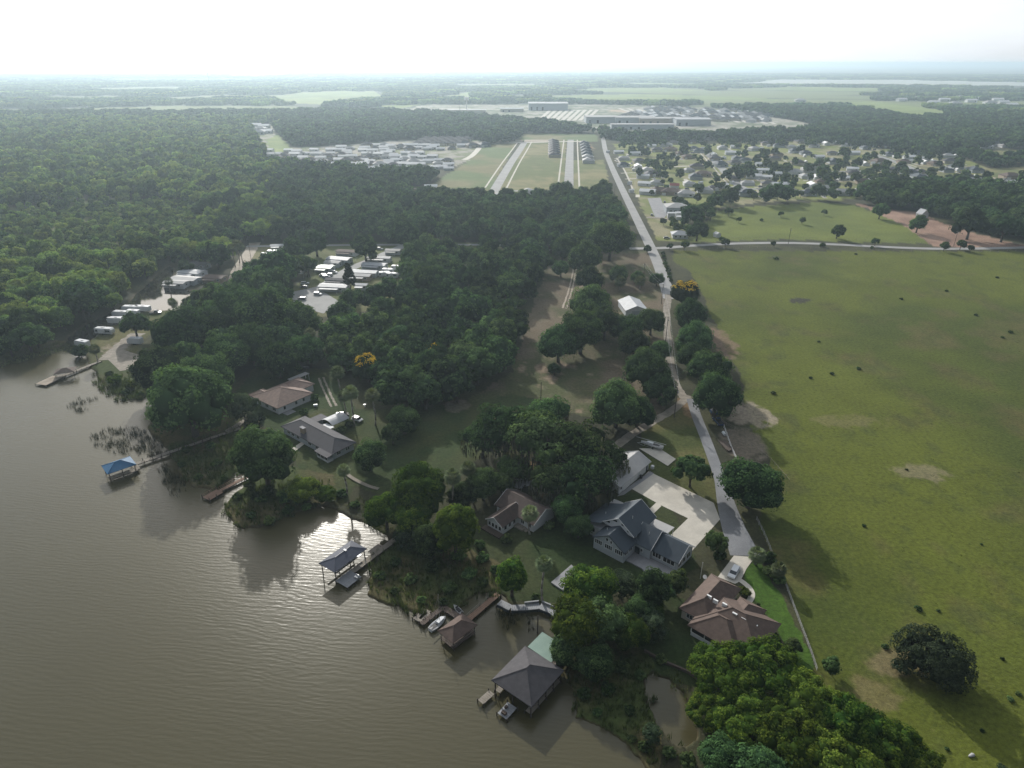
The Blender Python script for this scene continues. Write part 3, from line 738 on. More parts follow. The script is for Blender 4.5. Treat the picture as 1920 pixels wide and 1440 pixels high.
# new subdivision straight ahead
strip('subdivision_road', [(984, 266), (975, 280), (960, 302), (944, 328), (930, 352), (922, 368)], 10, M['old_asphalt'])
for off in (11, -11):
    strip('pavement', [(984, 266), (975, 280), (960, 302), (944, 328), (930, 352)], 1.8, M['concrete'], off=off)
strip('subdivision_road', [(1070, 262), (1069, 280), (1068, 305), (1067, 330), (1066, 357)], 10, M['old_asphalt'])
for off in (11, -11):
    strip('pavement', [(1070, 262), (1069, 280), (1068, 305), (1067, 330), (1066, 355)], 1.8, M['concrete'], off=off)
strip('cross_street', [(900, 268), (960, 268), (1040, 266), (1100, 265)], 10, M['concrete'], n=2)
strip('cross_street', [(935, 358), (990, 358), (1062, 357)], 6, M['old_asphalt'], n=2)
strip('cross_street', [(760, 353), (840, 356), (900, 360), (930, 362)], 5, M['sand'], n=2)
area('sand_lot', [(926, 262), (980, 262), (980, 267), (924, 267)], M['sand']); area('sand_lot', [(984, 262), (1030, 262), (1030, 266), (982, 266)], M['sand'])
strip('park_curve', [(870, 300), (885, 292), (898, 278), (902, 268)], 8, M['concrete'], n=3)
# right-hand suburb
strip('suburb_road', [(1322, 284), (1334, 296), (1350, 312), (1366, 330), (1382, 346), (1395, 354)], 10, M['old_asphalt'])
for off in (9, -9):
    strip('pavement', [(1322, 284), (1334, 296), (1350, 312), (1366, 330), (1382, 346)], 1.6, M['concrete'], off=off)
strip('suburb_road', [(1188, 314), (1240, 314), (1300, 311), (1345, 309)], 5, M['concrete'], n=3)
strip('suburb_road', [(1380, 352), (1440, 356), (1520, 358), (1600, 357), (1660, 353)], 8, M['old_asphalt'])
strip('suburb_road', [(1632, 288), (1660, 297), (1700, 312), (1740, 330), (1768, 345)], 10, M['old_asphalt'])
for off in (9, -9):
    strip('pavement', [(1632, 288), (1660, 297), (1700, 312), (1740, 330), (1768, 345)], 1.6, M['concrete'], off=off)
strip('suburb_road', [(1740, 298), (1790, 308), (1840, 324), (1852, 330)], 6, M['concrete'])
strip('suburb_road', [(1840, 328), (1870, 336), (1905, 350), (1940, 366)], 6, M['sand'])
strip('suburb_road', [(1560, 322), (1620, 321), (1680, 318)], 6, M['old_asphalt'], n=3)
strip('pavement', [(1156, 296), (1170, 318), (1182, 344), (1188, 362)], 1.8, M['concrete'])
for y, x0, x1 in ((298, 1152, 1180), (308, 1158, 1182), (315, 1165, 1190), (325, 1164, 1192), (336, 1172, 1196)):
    strip('drive', [(x0, y), (x1, y - 1)], 3.5, M['concrete'], n=1)
area('car_park', [(1214, 372), (1238, 371), (1252, 402), (1242, 412), (1228, 408)], M['grey_concrete'])
strip('car_park_drive', [(1212, 408), (1235, 409), (1262, 412)], 5, M['gravel'], n=3)
# far commercial ground: car parks, streets of the big development
for k in range(9):
    x = 1010 + k * 11
    strip('parking_row', [(x, 226), (x + 22, 206)], 9, M['concrete'], n=1)
for k in range(15):
    x = 1190 + k * 17
    strip('parking_row', [(x + 26, 222 + k * 0.8), (x - 30, 203 + k * 0.5)], 10, M['concrete'], n=1)
strip('access_road', [(1112, 240), (1180, 243), (1300, 248), (1430, 246), (1540, 238)], 16, M['concrete'])
strip('access_road', [(760, 208), (860, 206), (960, 205), (1100, 207)], 22, M['concrete'])
strip('access_road', [(780, 200), (900, 199), (1000, 200)], 18, M['concrete'])

# ------------------------------------------------------------------ driveways and slabs of the lakeside houses
area('driveway', [(1183, 916), (1216, 884), (1338, 943), (1350, 974), (1288, 1044), (1262, 1024), (1256, 1005), (1290, 972), (1240, 948)], M['concrete'], z=0.06)
area('garden_path', [(1232, 941), (1240, 949), (1226, 963), (1217, 955)], M['concrete'], z=0.064)
area('garage_apron', [(1157, 931), (1163, 924), (1219, 884), (1226, 888), (1184, 918), (1170, 928)], M['grey_concrete'], z=0.068)
area('boat_pad', [(1198, 842), (1236, 842), (1267, 862), (1252, 875)], M['concrete'])
area('driveway', [(1376, 1042), (1415, 1045), (1400, 1066), (1388, 1090), (1378, 1095), (1346, 1082)], M['concrete'], z=0.07)
strip('garden_path', [(1384, 1086), (1396, 1094), (1406, 1104), (1410, 1116), (1404, 1130)], 1.4, M['concrete'], z=0.075)
area('patio', [(1033, 1094), (1058, 1111), (1096, 1084), (1071, 1061)], M['grey_concrete'], thick=0.1)
strip('garden_path', [(648, 888), (665, 900), (690, 912), (710, 918)], 1.2, M['gravel'])
# ------------------------------------------------------------------ foliage prototypes
def ico(sub=1):
    import bmesh
    b = bmesh.new(); bmesh.ops.create_icosphere(b, subdivisions=sub, radius=1.0)
    V = np.array([v.co[:] for v in b.verts]); F = np.array([[v.index for v in f.verts] for f in b.faces]); b.free()
    return V, F
ICO1 = ico(1); ICO2 = ico(2)

def rand_dirs(n, r):
    d = r.normal(size=(n, 3)); return d / np.linalg.norm(d, axis=1)[:, None]

def quads_at(P, Nn, size, r, aspect=0.75):
    t = rand_dirs(len(P), r)
    u = np.cross(Nn, t); u /= np.linalg.norm(u, axis=1)[:, None] + 1e-9
    w = np.cross(Nn, u)
    su = (size * 0.5)[:, None] * u; sw = (size * 0.5 * aspect)[:, None] * w
    bend = Nn * (size * 0.14)[:, None]
    V = np.stack([P - su - bend, P - sw, P + su - bend, P + sw], 1)      # folded rhombus: two leaf faces
    return V.reshape(-1, 3)

def crown(name, seed, m, Rr=7.0, z0=1.2, z1=12.5, lobes=26, subs=7, leaves=60, leaf=0.5, spread=0.62, lobe_r=(0.26, 0.42), core=0.80,
          low=-0.5, wild=0.15, jit=0.55, accent=None, gappy=0.0, point=0.0):
    r = np.random.default_rng(seed)
    cz = z0 + (z1 - z0) * 0.42; hz = (z1 - z0) * 0.5
    D = []
    while len(D) < lobes:
        d = rand_dirs(1, r)[0]
        if d[2] > low and all(np.dot(d, e) < 0.93 for e in D[-60:]): D.append(d)
        elif r.random() < 0.15: D.append(np.array([d[0], d[1], abs(d[2])]))
    D = np.array(D)
    ph = r.uniform(0, 6.28, 4)
    az = np.arctan2(D[:, 1], D[:, 0])
    irr = 1 + wild * (np.sin(az * 2 + ph[0]) * 0.6 + np.sin(az * 3 + ph[1]) * 0.5) + r.uniform(-wild, wild, lobes) * 0.6
    keep = r.random(lobes) > gappy
    D = D[keep]; irr = irr[keep]; nl = len(D)
    up = np.maximum(D[:, 2], 0)
    Cn = np.stack([D[:, 0] * Rr * spread * irr * (1 - point * up), D[:, 1] * Rr * spread * irr * (1 - point * up), cz + D[:, 2] * hz * 0.66 * irr], 1)
    Rl = r.uniform(*lobe_r, nl) * Rr * (1 - 0.25 * point * up)
    Cn = np.vstack([Cn, [[0, 0, cz + hz * .1]]]); Rl = np.append(Rl, Rr * 0.42)
    lv = r.uniform(0.2, 0.8, len(Cn))
    # sub lobes
    SC_, SR, SVv = [], [], []
    for c, rr, v in zip(Cn, Rl, lv):
        dd = rand_dirs(subs, r); dd[:, 2] = dd[:, 2] * 0.8 + 0.25
        dd /= np.linalg.norm(dd, axis=1)[:, None]
        SC_.append(c + dd * rr * 0.62); SR.append(rr * r.uniform(0.28, 0.66, subs)); SVv.append(np.clip(v + r.uniform(-0.25, 0.25, subs), 0, 1))
    SC_ = np.vstack(SC_); SR = np.concatenate(SR); SVv = np.concatenate(SVv)
    n = leaves * len(SC_)
    pr = SR ** 2 / (SR ** 2).sum()
    k = r.choice(len(SC_), n, p=pr)
    d = rand_dirs(n, r); d[:, 2] = np.where((d[:, 2] < -0.3) & (r.random(n) < 0.7), -d[:, 2], d[:, 2])
    P = SC_[k] + d * (SR[k] * r.uniform(0.82, 1.12, n))[:, None]
    # drop what is buried inside another main lobe
    bur = np.zeros(n, bool)
    for c, rr in zip(Cn, Rl):
        bur |= ((P - c) ** 2).sum(1) < (rr * 0.78) ** 2
    P = P[~bur]; d = d[~bur]; k = k[~bur]; n = len(P)
    outw = P - np.array([0, 0, cz]); outw /= np.linalg.norm(outw, axis=1)[:, None] + 1e-9
    Nn = d * 0.8 + outw * 0.5 + rand_dirs(n, r) * jit + np.array([0, 0, 0.25]); Nn /= np.linalg.norm(Nn, axis=1)[:, None]
    size = leaf * r.uniform(0.6, 1.45, n)
    V = quads_at(P, Nn, size, r)
    v = np.repeat(np.clip(SVv[k] + r.uniform(-0.4, 0.4, n), 0, 1), 4)
    acc = None
    if accent is not None:
        topz = (P[:, 2] - z0) / (z1 - z0)
        a = ((SVv[k] > 0.35) & (accent(P, topz, r) > 0.5)).astype(float)
        acc = np.repeat(a, 4)
    F = np.arange(len(V)).reshape(-1, 4)
    # solid core added in each lobe: blocks light, dark tone for shaded interior
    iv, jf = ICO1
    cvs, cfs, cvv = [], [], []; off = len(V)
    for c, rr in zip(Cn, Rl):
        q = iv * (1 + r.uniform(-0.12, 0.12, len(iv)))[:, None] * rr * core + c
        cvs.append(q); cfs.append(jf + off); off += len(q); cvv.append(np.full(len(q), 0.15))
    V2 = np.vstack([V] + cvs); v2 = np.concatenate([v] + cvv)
    attr = {'v': v2}
    if acc is not None: attr['acc'] = np.concatenate([acc] + [np.zeros(len(c)) for c in cvs])
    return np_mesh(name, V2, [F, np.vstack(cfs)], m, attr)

def trunk_mesh(name, seed, h=4.5, r0=0.45, limbs=5, spread=3.5, top=7.5, m=None):
    r = random.Random(seed); b = MB()
    b.path([(0, 0, -0.3), (0.1, 0.05, h * 0.5), (0.2 * r.uniform(-1, 1), 0.2, h)], [r0 * 1.35, r0, r0 * 0.8], 8)
    for i in range(limbs):
        a = 2 * math.pi * i / limbs + r.uniform(-.4, .4); s = spread * r.uniform(0.6, 1.0)
        p0 = (0, 0, h * r.uniform(0.6, 0.95)); p1 = (math.cos(a) * s * .5, math.sin(a) * s * .5, h + (top - h) * .35); p2 = (math.cos(a) * s, math.sin(a) * s, top * r.uniform(.85, 1.05))
        b.path([p0, p1, p2], [r0 * .55, r0 * .38, r0 * .14], 6)
    return b.mesh(name, m or M['bark'], True)

def moss_mesh(name, seed, Rr=7.0, z0=3.0, z1=9.5, n=420):
    r = np.random.default_rng(seed)
    a = r.uniform(0, 2 * math.pi, n); rr = Rr * np.sqrt(r.uniform(0.15, 1.0, n)) * 0.98
    zt = z0 + (z1 - z0) * (1 - (rr / Rr) ** 2) ** 0.5 * r.uniform(0.3, 1.05, n) + 0.6
    L_ = r.uniform(0.8, 2.6, n); w = r.uniform(0.10, 0.28, n); b = r.uniform(0, math.pi, n)
    x = np.cos(a) * rr; y = np.sin(a) * rr
    V = np.stack([np.stack([x - np.cos(b) * w, y - np.sin(b) * w, zt], 1), np.stack([x + np.cos(b) * w, y + np.sin(b) * w, zt], 1),
                  np.stack([x + np.cos(b) * w * .2, y + np.sin(b) * w * .2, zt - L_], 1), np.stack([x - np.cos(b) * w * .2, y - np.sin(b) * w * .2, zt - L_], 1)], 1).reshape(-1, 3)
    return np_mesh(name, V, np.arange(4 * n).reshape(-1, 4), M['moss'], {'v': np.repeat(r.uniform(0, 1, n), 4)})

def palm_head(name, seed, Rr=2.3, n=52, m=None, drop=0.9, leaflets=9):
    r = np.random.default_rng(seed); V = []; vv = []
    for i in range(n):
        a = i * 2.39996 + r.uniform(-.2, .2); el = 1.25 - 2.0 * (i / n) + r.uniform(-.12, .12)
        d = np.array([math.cos(a) * math.cos(el), math.sin(a) * math.cos(el), math.sin(el)])
        side = np.array([-math.sin(a), math.cos(a), 0]); upv = np.cross(d, side)
        pl = Rr * 0.52; c = d * pl
        V += [c * 0.0 - side * .03, c + side * .03 - side * .06, c + side * .04, c * 0.0 + side * .03]; vv += [0.8] * 4
        val = r.uniform(0.25, 1.0)
        for k in range(leaflets):
            t = (k / (leaflets - 1) - 0.5) * 2.3
            dd = d * math.cos(t) + side * math.sin(t) - upv * 0.10 * abs(t)
            L1 = Rr * 0.62 * (1 - 0.12 * abs(t)) * r.uniform(.85, 1.1)
            mid = c + dd * L1 * 0.6; tip = c + dd * L1 - np.array([0, 0, drop * Rr * 0.16])
            wv = np.cross(dd, upv); wv = wv / (np.linalg.norm(wv) + 1e-9) * 0.12 * Rr / 2.3
            V += [c, mid - wv, tip, mid + wv]; vv += [val * 0.8, val, val, val]
    V = np.array(V)
    return np_mesh(name, V, np.arange(len(V)).reshape(-1, 4), m or M['palm'], {'v': np.array(vv)})

def palm_trunk(name, h, seed=0):
    r = random.Random(seed); b = MB(); k = r.uniform(-.5, .5)
    pts = [(k * (t / 5) ** 2, 0.3 * math.sin(t), -0.3 + (h + 0.3) * t / 5) for t in range(6)]
    pts[0] = (0, 0, -0.3)
    pts = [(p[0] - pts[-1][0] * (i / 5), p[1] - pts[-1][1] * (i / 5), p[2]) for i, p in enumerate(pts)]
    b.path(pts, [0.36, 0.28, 0.25, 0.25, 0.25, 0.25], 8)
    return b.mesh(name, M['palm_bark'], True)

HI = dict(lobes=34, subs=8, leaves=46, leaf=0.46)
MID = dict(lobes=24, subs=6, leaves=26, leaf=0.80)
LOW = dict(lobes=12, subs=3, leaves=12, leaf=1.75, lobe_r=(0.34, 0.5), jit=0.4)
CR = {}
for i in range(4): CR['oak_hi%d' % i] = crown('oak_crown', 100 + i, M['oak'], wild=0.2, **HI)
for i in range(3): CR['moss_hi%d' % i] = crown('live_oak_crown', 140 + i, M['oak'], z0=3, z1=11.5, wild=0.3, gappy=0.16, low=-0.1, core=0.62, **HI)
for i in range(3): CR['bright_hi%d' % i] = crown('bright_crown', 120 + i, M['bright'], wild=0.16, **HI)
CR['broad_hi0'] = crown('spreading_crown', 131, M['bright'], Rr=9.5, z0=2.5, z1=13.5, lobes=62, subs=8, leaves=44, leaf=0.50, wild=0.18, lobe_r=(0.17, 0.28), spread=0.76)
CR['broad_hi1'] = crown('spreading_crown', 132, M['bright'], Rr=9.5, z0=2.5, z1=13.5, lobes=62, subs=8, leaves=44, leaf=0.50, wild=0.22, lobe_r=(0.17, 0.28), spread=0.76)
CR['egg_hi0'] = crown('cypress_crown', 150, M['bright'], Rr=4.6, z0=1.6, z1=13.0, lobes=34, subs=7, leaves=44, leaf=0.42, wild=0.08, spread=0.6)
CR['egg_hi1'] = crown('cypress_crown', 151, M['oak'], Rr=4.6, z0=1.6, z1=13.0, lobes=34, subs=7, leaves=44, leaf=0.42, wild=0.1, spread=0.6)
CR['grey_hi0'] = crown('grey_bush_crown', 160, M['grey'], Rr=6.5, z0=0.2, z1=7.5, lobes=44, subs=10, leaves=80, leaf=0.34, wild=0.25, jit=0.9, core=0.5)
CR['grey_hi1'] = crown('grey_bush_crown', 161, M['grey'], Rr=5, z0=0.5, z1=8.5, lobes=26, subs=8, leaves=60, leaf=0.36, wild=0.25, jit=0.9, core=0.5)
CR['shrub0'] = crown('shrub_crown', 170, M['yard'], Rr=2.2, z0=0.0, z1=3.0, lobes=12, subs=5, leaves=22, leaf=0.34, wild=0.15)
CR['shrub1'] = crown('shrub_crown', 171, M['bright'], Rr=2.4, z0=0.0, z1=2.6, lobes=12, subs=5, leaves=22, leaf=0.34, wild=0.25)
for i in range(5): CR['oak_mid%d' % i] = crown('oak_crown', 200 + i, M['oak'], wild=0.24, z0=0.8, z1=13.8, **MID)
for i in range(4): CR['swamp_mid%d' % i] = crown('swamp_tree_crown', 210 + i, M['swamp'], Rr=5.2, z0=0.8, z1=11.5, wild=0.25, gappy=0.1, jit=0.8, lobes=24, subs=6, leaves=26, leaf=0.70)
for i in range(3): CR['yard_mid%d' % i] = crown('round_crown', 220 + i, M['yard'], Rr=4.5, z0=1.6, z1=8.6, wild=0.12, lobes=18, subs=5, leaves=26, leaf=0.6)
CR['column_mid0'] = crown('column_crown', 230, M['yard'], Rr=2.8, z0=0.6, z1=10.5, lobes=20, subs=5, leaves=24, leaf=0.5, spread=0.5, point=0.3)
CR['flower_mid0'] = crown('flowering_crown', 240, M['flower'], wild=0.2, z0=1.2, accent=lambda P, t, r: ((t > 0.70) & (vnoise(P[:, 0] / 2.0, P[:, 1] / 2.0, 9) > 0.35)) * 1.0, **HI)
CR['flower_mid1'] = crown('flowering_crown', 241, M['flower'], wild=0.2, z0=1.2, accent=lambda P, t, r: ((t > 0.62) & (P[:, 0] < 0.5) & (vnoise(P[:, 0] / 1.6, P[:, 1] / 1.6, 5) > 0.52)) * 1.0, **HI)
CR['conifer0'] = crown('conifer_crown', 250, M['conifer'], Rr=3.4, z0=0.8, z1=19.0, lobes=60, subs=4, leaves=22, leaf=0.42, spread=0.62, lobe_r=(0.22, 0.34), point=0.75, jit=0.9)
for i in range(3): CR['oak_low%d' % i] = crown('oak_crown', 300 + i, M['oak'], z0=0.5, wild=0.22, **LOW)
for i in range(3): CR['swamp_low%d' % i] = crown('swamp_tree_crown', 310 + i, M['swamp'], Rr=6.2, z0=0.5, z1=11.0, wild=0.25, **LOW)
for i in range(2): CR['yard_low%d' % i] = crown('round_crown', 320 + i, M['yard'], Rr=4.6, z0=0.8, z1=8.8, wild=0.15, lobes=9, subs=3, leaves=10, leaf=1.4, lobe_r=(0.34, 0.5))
def grove(name, seed, m):
    """far wood: thirty small crowns of leaf faces in one mesh"""
    r = np.random.default_rng(seed); Vs, Fs, vs = [], [], []; off = 0
    iv, jf = ICO1
    for i in range(34):
        a = r.uniform(0, 6.283); d = 30 * math.sqrt(r.uniform(0, 1)); rr = r.uniform(4.5, 8.0); h = r.uniform(6, 10)
        c = np.array([math.cos(a) * d, math.sin(a) * d, h - rr * .35])
        q = iv * (1 + r.uniform(-0.3, 0.3, len(iv)))[:, None] * np.array([rr, rr, rr * .8]) + c
        Vs.append(q); Fs.append(jf + off); off += len(q); vs.append(np.clip(r.uniform(0.1, 0.9) + r.uniform(-.25, .25, len(q)), 0, 1))
    return np_mesh(name, np.vstack(Vs), np.vstack(Fs), m, {'v': np.concatenate(vs)})
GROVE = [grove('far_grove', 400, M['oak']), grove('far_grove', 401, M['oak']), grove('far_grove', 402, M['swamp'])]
TR = [trunk_mesh('trunk', i) for i in range(3)]
TR_TALL = trunk_mesh('trunk', 9, h=3.0, r0=0.4, limbs=4, spread=1.8, top=8)
TR_SMALL = trunk_mesh('trunk', 10, h=2.4, r0=0.22, limbs=4, spread=1.6, top=5)
TR_SHRUB = trunk_mesh('stem', 11, h=0.7, r0=0.12, limbs=4, spread=1.0, top=1.8)
MOSS = [moss_mesh('hanging_moss', i) for i in range(2)]
HEAD = [palm_head('palm_crown', i) for i in range(3)]
HEAD_LOW = palm_head('palm_crown', 8, Rr=2.3, n=16, leaflets=5)
PTR = [palm_trunk('trunk', h, h) for h in (9, 12, 15)]

SPEC = {  # crown meshes, trunk, nominal radius, nominal crown centre height, name, category
    'O': (['oak_hi0', 'oak_hi1', 'oak_hi2', 'oak_hi3'], TR, 7.0, 7.2, 'oak_tree', 'tree'),
    'L': (['moss_hi0', 'moss_hi1', 'moss_hi2'], TR, 7.0, 6.8, 'live_oak', 'tree'),
    'B': (['bright_hi0', 'bright_hi1', 'bright_hi2'], TR, 7.0, 7.2, 'leafy_tree', 'tree'),
    'S': (['broad_hi0', 'broad_hi1'], TR, 9.5, 7.5, 'spreading_tree', 'tree'),
    'E': (['egg_hi0'], [TR_TALL], 4.6, 7.0, 'cypress_tree', 'tree'),
    'K': (['egg_hi1'], [TR_TALL], 4.6, 7.0, 'cypress_tree', 'tree'),
    'W': (['grey_hi0'], [TR_SMALL], 6.5, 3.6, 'willow_bush', 'bush'),
    'w': (['grey_hi1'], [TR_SMALL], 5.0, 4.4, 'willow_bush', 'bush'),
    'o': (['oak_mid0', 'oak_mid1', 'oak_mid2', 'oak_mid3', 'oak_mid4'], TR, 7.0, 6.5, 'oak_tree', 'tree'),
    's': (['swamp_mid0', 'swamp_mid1', 'swamp_mid2', 'swamp_mid3'], [TR_TALL], 5.2, 5.8, 'swamp_tree', 'tree'),
    'y': (['yard_mid0', 'yard_mid1', 'yard_mid2'], [TR_SMALL], 4.5, 5.0, 'round_tree', 'tree'),
    'c': (['column_mid0'], [TR_SMALL], 2.8, 5.4, 'column_tree', 'tree'),
    'F': (['flower_mid0'], TR, 7.0, 6.5, 'flowering_tree', 'tree'),
    'f': (['flower_mid1'], TR, 7.0, 6.5, 'flowering_tree', 'tree'),
    'C': (['conifer0'], [TR_TALL], 3.4, 9.0, 'conifer', 'tree'),
    'h': (['shrub0'], [TR_SHRUB], 2.2, 1.3, 'shrub', 'shrub'),
    'H': (['shrub1'], [TR_SHRUB], 2.4, 1.2, 'shrub', 'shrub'),
}
PLANTED = []
NTREE = {}
def plant(kind, x, y, sc, label, group=None, moss=None):
    cr, tr, R0, zc, nm, cat = SPEC[kind]
    if not hasattr(sc, '__len__'): sc = (sc, sc, sc)
    k = random.randrange(len(cr))
    root = empty(nm, (x, y, 0), random.uniform(0, 6.283), label, cat, group)
    root.scale = sc
    link('crown', CR[cr[k]], root)
    link('trunk', random.choice(tr), root)
    if moss or kind == 'L':
        mo = link('hanging_moss', MOSS[k % 2], root); mo['kind'] = 'stuff'
    PLANTED.append((x, y, R0 * sc[0]))
    NTREE[nm] = NTREE.get(nm, 0) + 1
    return root

def hero(kind, px, py, rpx, label, group=None, flat=1.0):
    """tree whose crown is centred on a surveyed line of sight"""
    R0, zc = SPEC[kind][2], SPEC[kind][3]
    s = 1.0
    for _ in range(5):
        p = G(px, py, zc * s * flat)
        s = rpx * depth(p) / FPX / R0 * 1.04
    return plant(kind, p.x, p.y, (s, s, s * flat), label, group)

OAKW = 'dark oaks of the lakeside wood'
# --- left lakeside wood
for q in [(350, 745, 78, 'big rounded oak on the point beside the blue-roofed boat shelter, branches over the water'),
          (300, 688, 48, 'oak beside the grey gravel pad of the trailer spit'), (385, 700, 50, 'oak behind the big lakeside oak, towards the pond'),
          (425, 662, 45, 'oak left of the brown-roofed white house, deep in the wood'), (335, 618, 55, 'oak overhanging the parked travel trailers by the pond'),
          (500, 585, 58, 'broad oak below the sandy park road'), (440, 572, 55, 'oak with its crown at the pond edge'), (470, 640, 46, 'oak among tall palms in the left wood'),
          (558, 600, 45, 'oak below the car park of the trailer park'), (520, 672, 38, 'dark oak just behind the brown-roofed white house'), (400, 612, 45, 'oak on the pond shore behind the trailers'),
          (575, 655, 34, 'oak at the top of the twin wheel tracks')]:
    hero('O', *q, group=OAKW)
hero('O', 492, 850, 62, 'large dark oak at the water edge beside the small brown dock', flat=1.1)
hero('B', 570, 915, 34, 'low bright green thicket tree by the small brown dock', flat=0.7)
hero('B', 610, 925, 24, 'low bright green bush tree at the end of the shore thicket', flat=0.6)
hero('w', 455, 765, 32, 'greyish bush tree in front of the brown-roofed white house')
hero('w', 420, 745, 22, 'small greyish bush tree on the shore left of the white house')
hero('w', 480, 790, 22, 'greyish bush between the two lakeside houses')
hero('O', 693, 852, 34, 'dark round oak right of the long grey ranch house'); hero('O', 757, 785, 34, 'oak standing alone on the dark lawn behind the ranch house', flat=0.9)
hero('y', 735, 812, 22, 'small tree between the two oaks of the middle lawn')
for q in [(468, 908, 12), (505, 920, 14), (535, 935, 13), (480, 930, 12), (560, 938, 12)]: hero('h', *q, 'dark bush under the large oak by the small brown dock', 'bushes under the large waterside oak')
hero('w', 1222, 1376, 22, 'pale green feathery bush at the edge of the small cove')
# --- centre shore
hero('B', 785, 915, 58, 'tall light green tree on the shore above the navy boat shelter'); hero('B', 722, 955, 42, 'light green tree hanging over the walkway of the navy boat shelter')
hero('B', 775, 970, 40, 'green tree at the landward end of the navy shelter walkway')
hero('E', 852, 990, 46, 'tall egg-shaped bright green cypress left of the old cottage')
hero('O', 905, 905, 36, 'dark oak left of the old cottage'); hero('O', 870, 925, 30, 'oak behind the egg-shaped cypress'); hero('y', 940, 905, 26, 'small tree behind the old cottage roof')
hero('O', 810, 1010, 38, 'dark tree in the marsh between the cypress and the walkway'); hero('w', 760, 1010, 24, 'brownish bush at the walkway end')
for q in [(950, 800, 62, 'mossy live oak, farthest of the cluster above the old cottage'), (1012, 830, 70, 'largest mossy live oak in the middle of the cluster'),
          (1082, 838, 68, 'mossy live oak beside the gravel branch track'), (1098, 895, 60, 'mossy live oak reaching over the white garage'),
          (1140, 862, 42, 'mossy live oak touching the garage roof'), (905, 822, 42, 'mossy live oak at the left end of the cluster above the cottage'),
          (1040, 905, 48, 'mossy live oak right behind the cottage'), (1030, 775, 40, 'thin mossy live oak at the top of the cluster'), (965, 880, 34, 'mossy live oak behind the torn white canopy')]:
    hero('L', *q, group='mossy live oaks above the old cottage')
hero('O', 1065, 950, 34, 'dark oak between the old cottage and the blue-roofed house'); hero('O', 1085, 985, 26, 'small dark oak at the left corner of the blue-roofed house')
hero('E', 960, 1078, 33, 'bright cypress at the shore end of the brown gazebo walkway')
hero('B', 1105, 1100, 52, 'bright green tree below the blue-roofed house, beside the patio'); hero('B', 1082, 1165, 56, 'tall bright tree over the curved grey footbridge')
hero('O', 1132, 1160, 50, 'dark tree behind the tall bright one at the footbridge'); hero('O', 1065, 1215, 38, 'dark tree leaning over the green metal roof of the boathouse')
hero('B', 1182, 1185, 38, 'small bright tree right of the big grey boathouse'); hero('w', 1165, 1098, 34, 'greyish tree below the terrace of the blue-roofed house')
hero('K', 1225, 1100, 34, 'dark tree at the right foot of the blue-roofed house terrace'); hero('O', 1200, 1140, 32, 'dark tree left of the brown-roofed house')
hero('y', 1268, 1088, 26, 'round dark green tree behind the brown-roofed house'); hero('y', 1244, 1108, 24, 'round tree beside the brown-roofed house wall'); hero('w', 1222, 1172, 32, 'pale grey tree left of the brown-roofed house lawn')
hero('B', 1222, 1135, 24, 'small light tree between the two big houses')
hero('O', 1120, 1240, 36, 'dark tree on the marsh right of the boathouse')
hero('y', 1298, 880, 38, 'round tree on the grass triangle between the driveway and the lane', flat=0.9)
hero('O', 1411, 905, 62, 'big dark oak right of the asphalt lane', flat=0.85)
hero('y', 1346, 1015, 25, 'small round tree beside the concrete forecourt'); hero('h', 1350, 1040, 14, 'dark shrub under the small round tree at the forecourt')
# --- bright mass bottom right
for q in [(1355, 1262, 66, 'bright spreading tree at the upper left of the corner mass'), (1440, 1262, 74, 'bright spreading tree hiding the porch corner of the brown-roofed house'),
          (1510, 1320, 72, 'bright spreading tree in the middle of the corner mass by the fence end'), (1395, 1345, 62, 'bright spreading tree above the small cove'),
          (1480, 1385, 78, 'bright spreading tree at the very bottom of the corner mass'), (1590, 1360, 72, 'bright spreading tree right of the fence end'),
          (1660, 1400, 64, 'yellow-green spreading tree at the lower right end of the corner mass'), (1570, 1440, 80, 'spreading tree cut by the bottom edge of the view'),
          (1720, 1440, 52, 'yellow-green spreading tree at the right foot of the corner mass'), (1330, 1330, 44, 'spreading tree leaning over the cove')]:
    hero('S', *q, group='bright spreading trees in the lower right corner', flat=0.95)
hero('O', 1430, 1450, 60, 'dark tree at the bottom edge below the bright corner mass'); hero('O', 1350, 1420, 44, 'dark tree beside the wooden steps at the bottom edge')
hero('W', 1757, 1236, 66, 'large dark grey-green bush alone in the pasture', flat=1.0)
hero('w', 1690, 1250, 20, 'sprawling edge of bushes at the left of the large pasture bush', flat=0.7)
hero('y', 1488, 1212, 19, 'pale round shrub tree on the fence line by the brown-roofed house'); hero('y', 1559, 1246, 19, 'pale round shrub tree in the pasture just outside the fence')
hero('h', 1442, 1046, 16, 'brownish shrub at the lane end by the fence'); hero('h', 1448, 1072, 18, 'shrub in the bed beside the bright lawn'); hero('h', 1462, 1085, 14, 'small shrub at the fence in the planted bed')
hero('h', 1452, 1195, 12, 'reddish shrub at the right corner of the brown-roofed house'); hero('h', 1418, 1135, 9, 'dark ball shrub at the end of the curved path')
hero('w', 1440, 1442, 20, 'grey shrub at the bottom edge'); hero('w', 1880, 1446, 14, 'pale shrub at the bottom edge of the pasture')
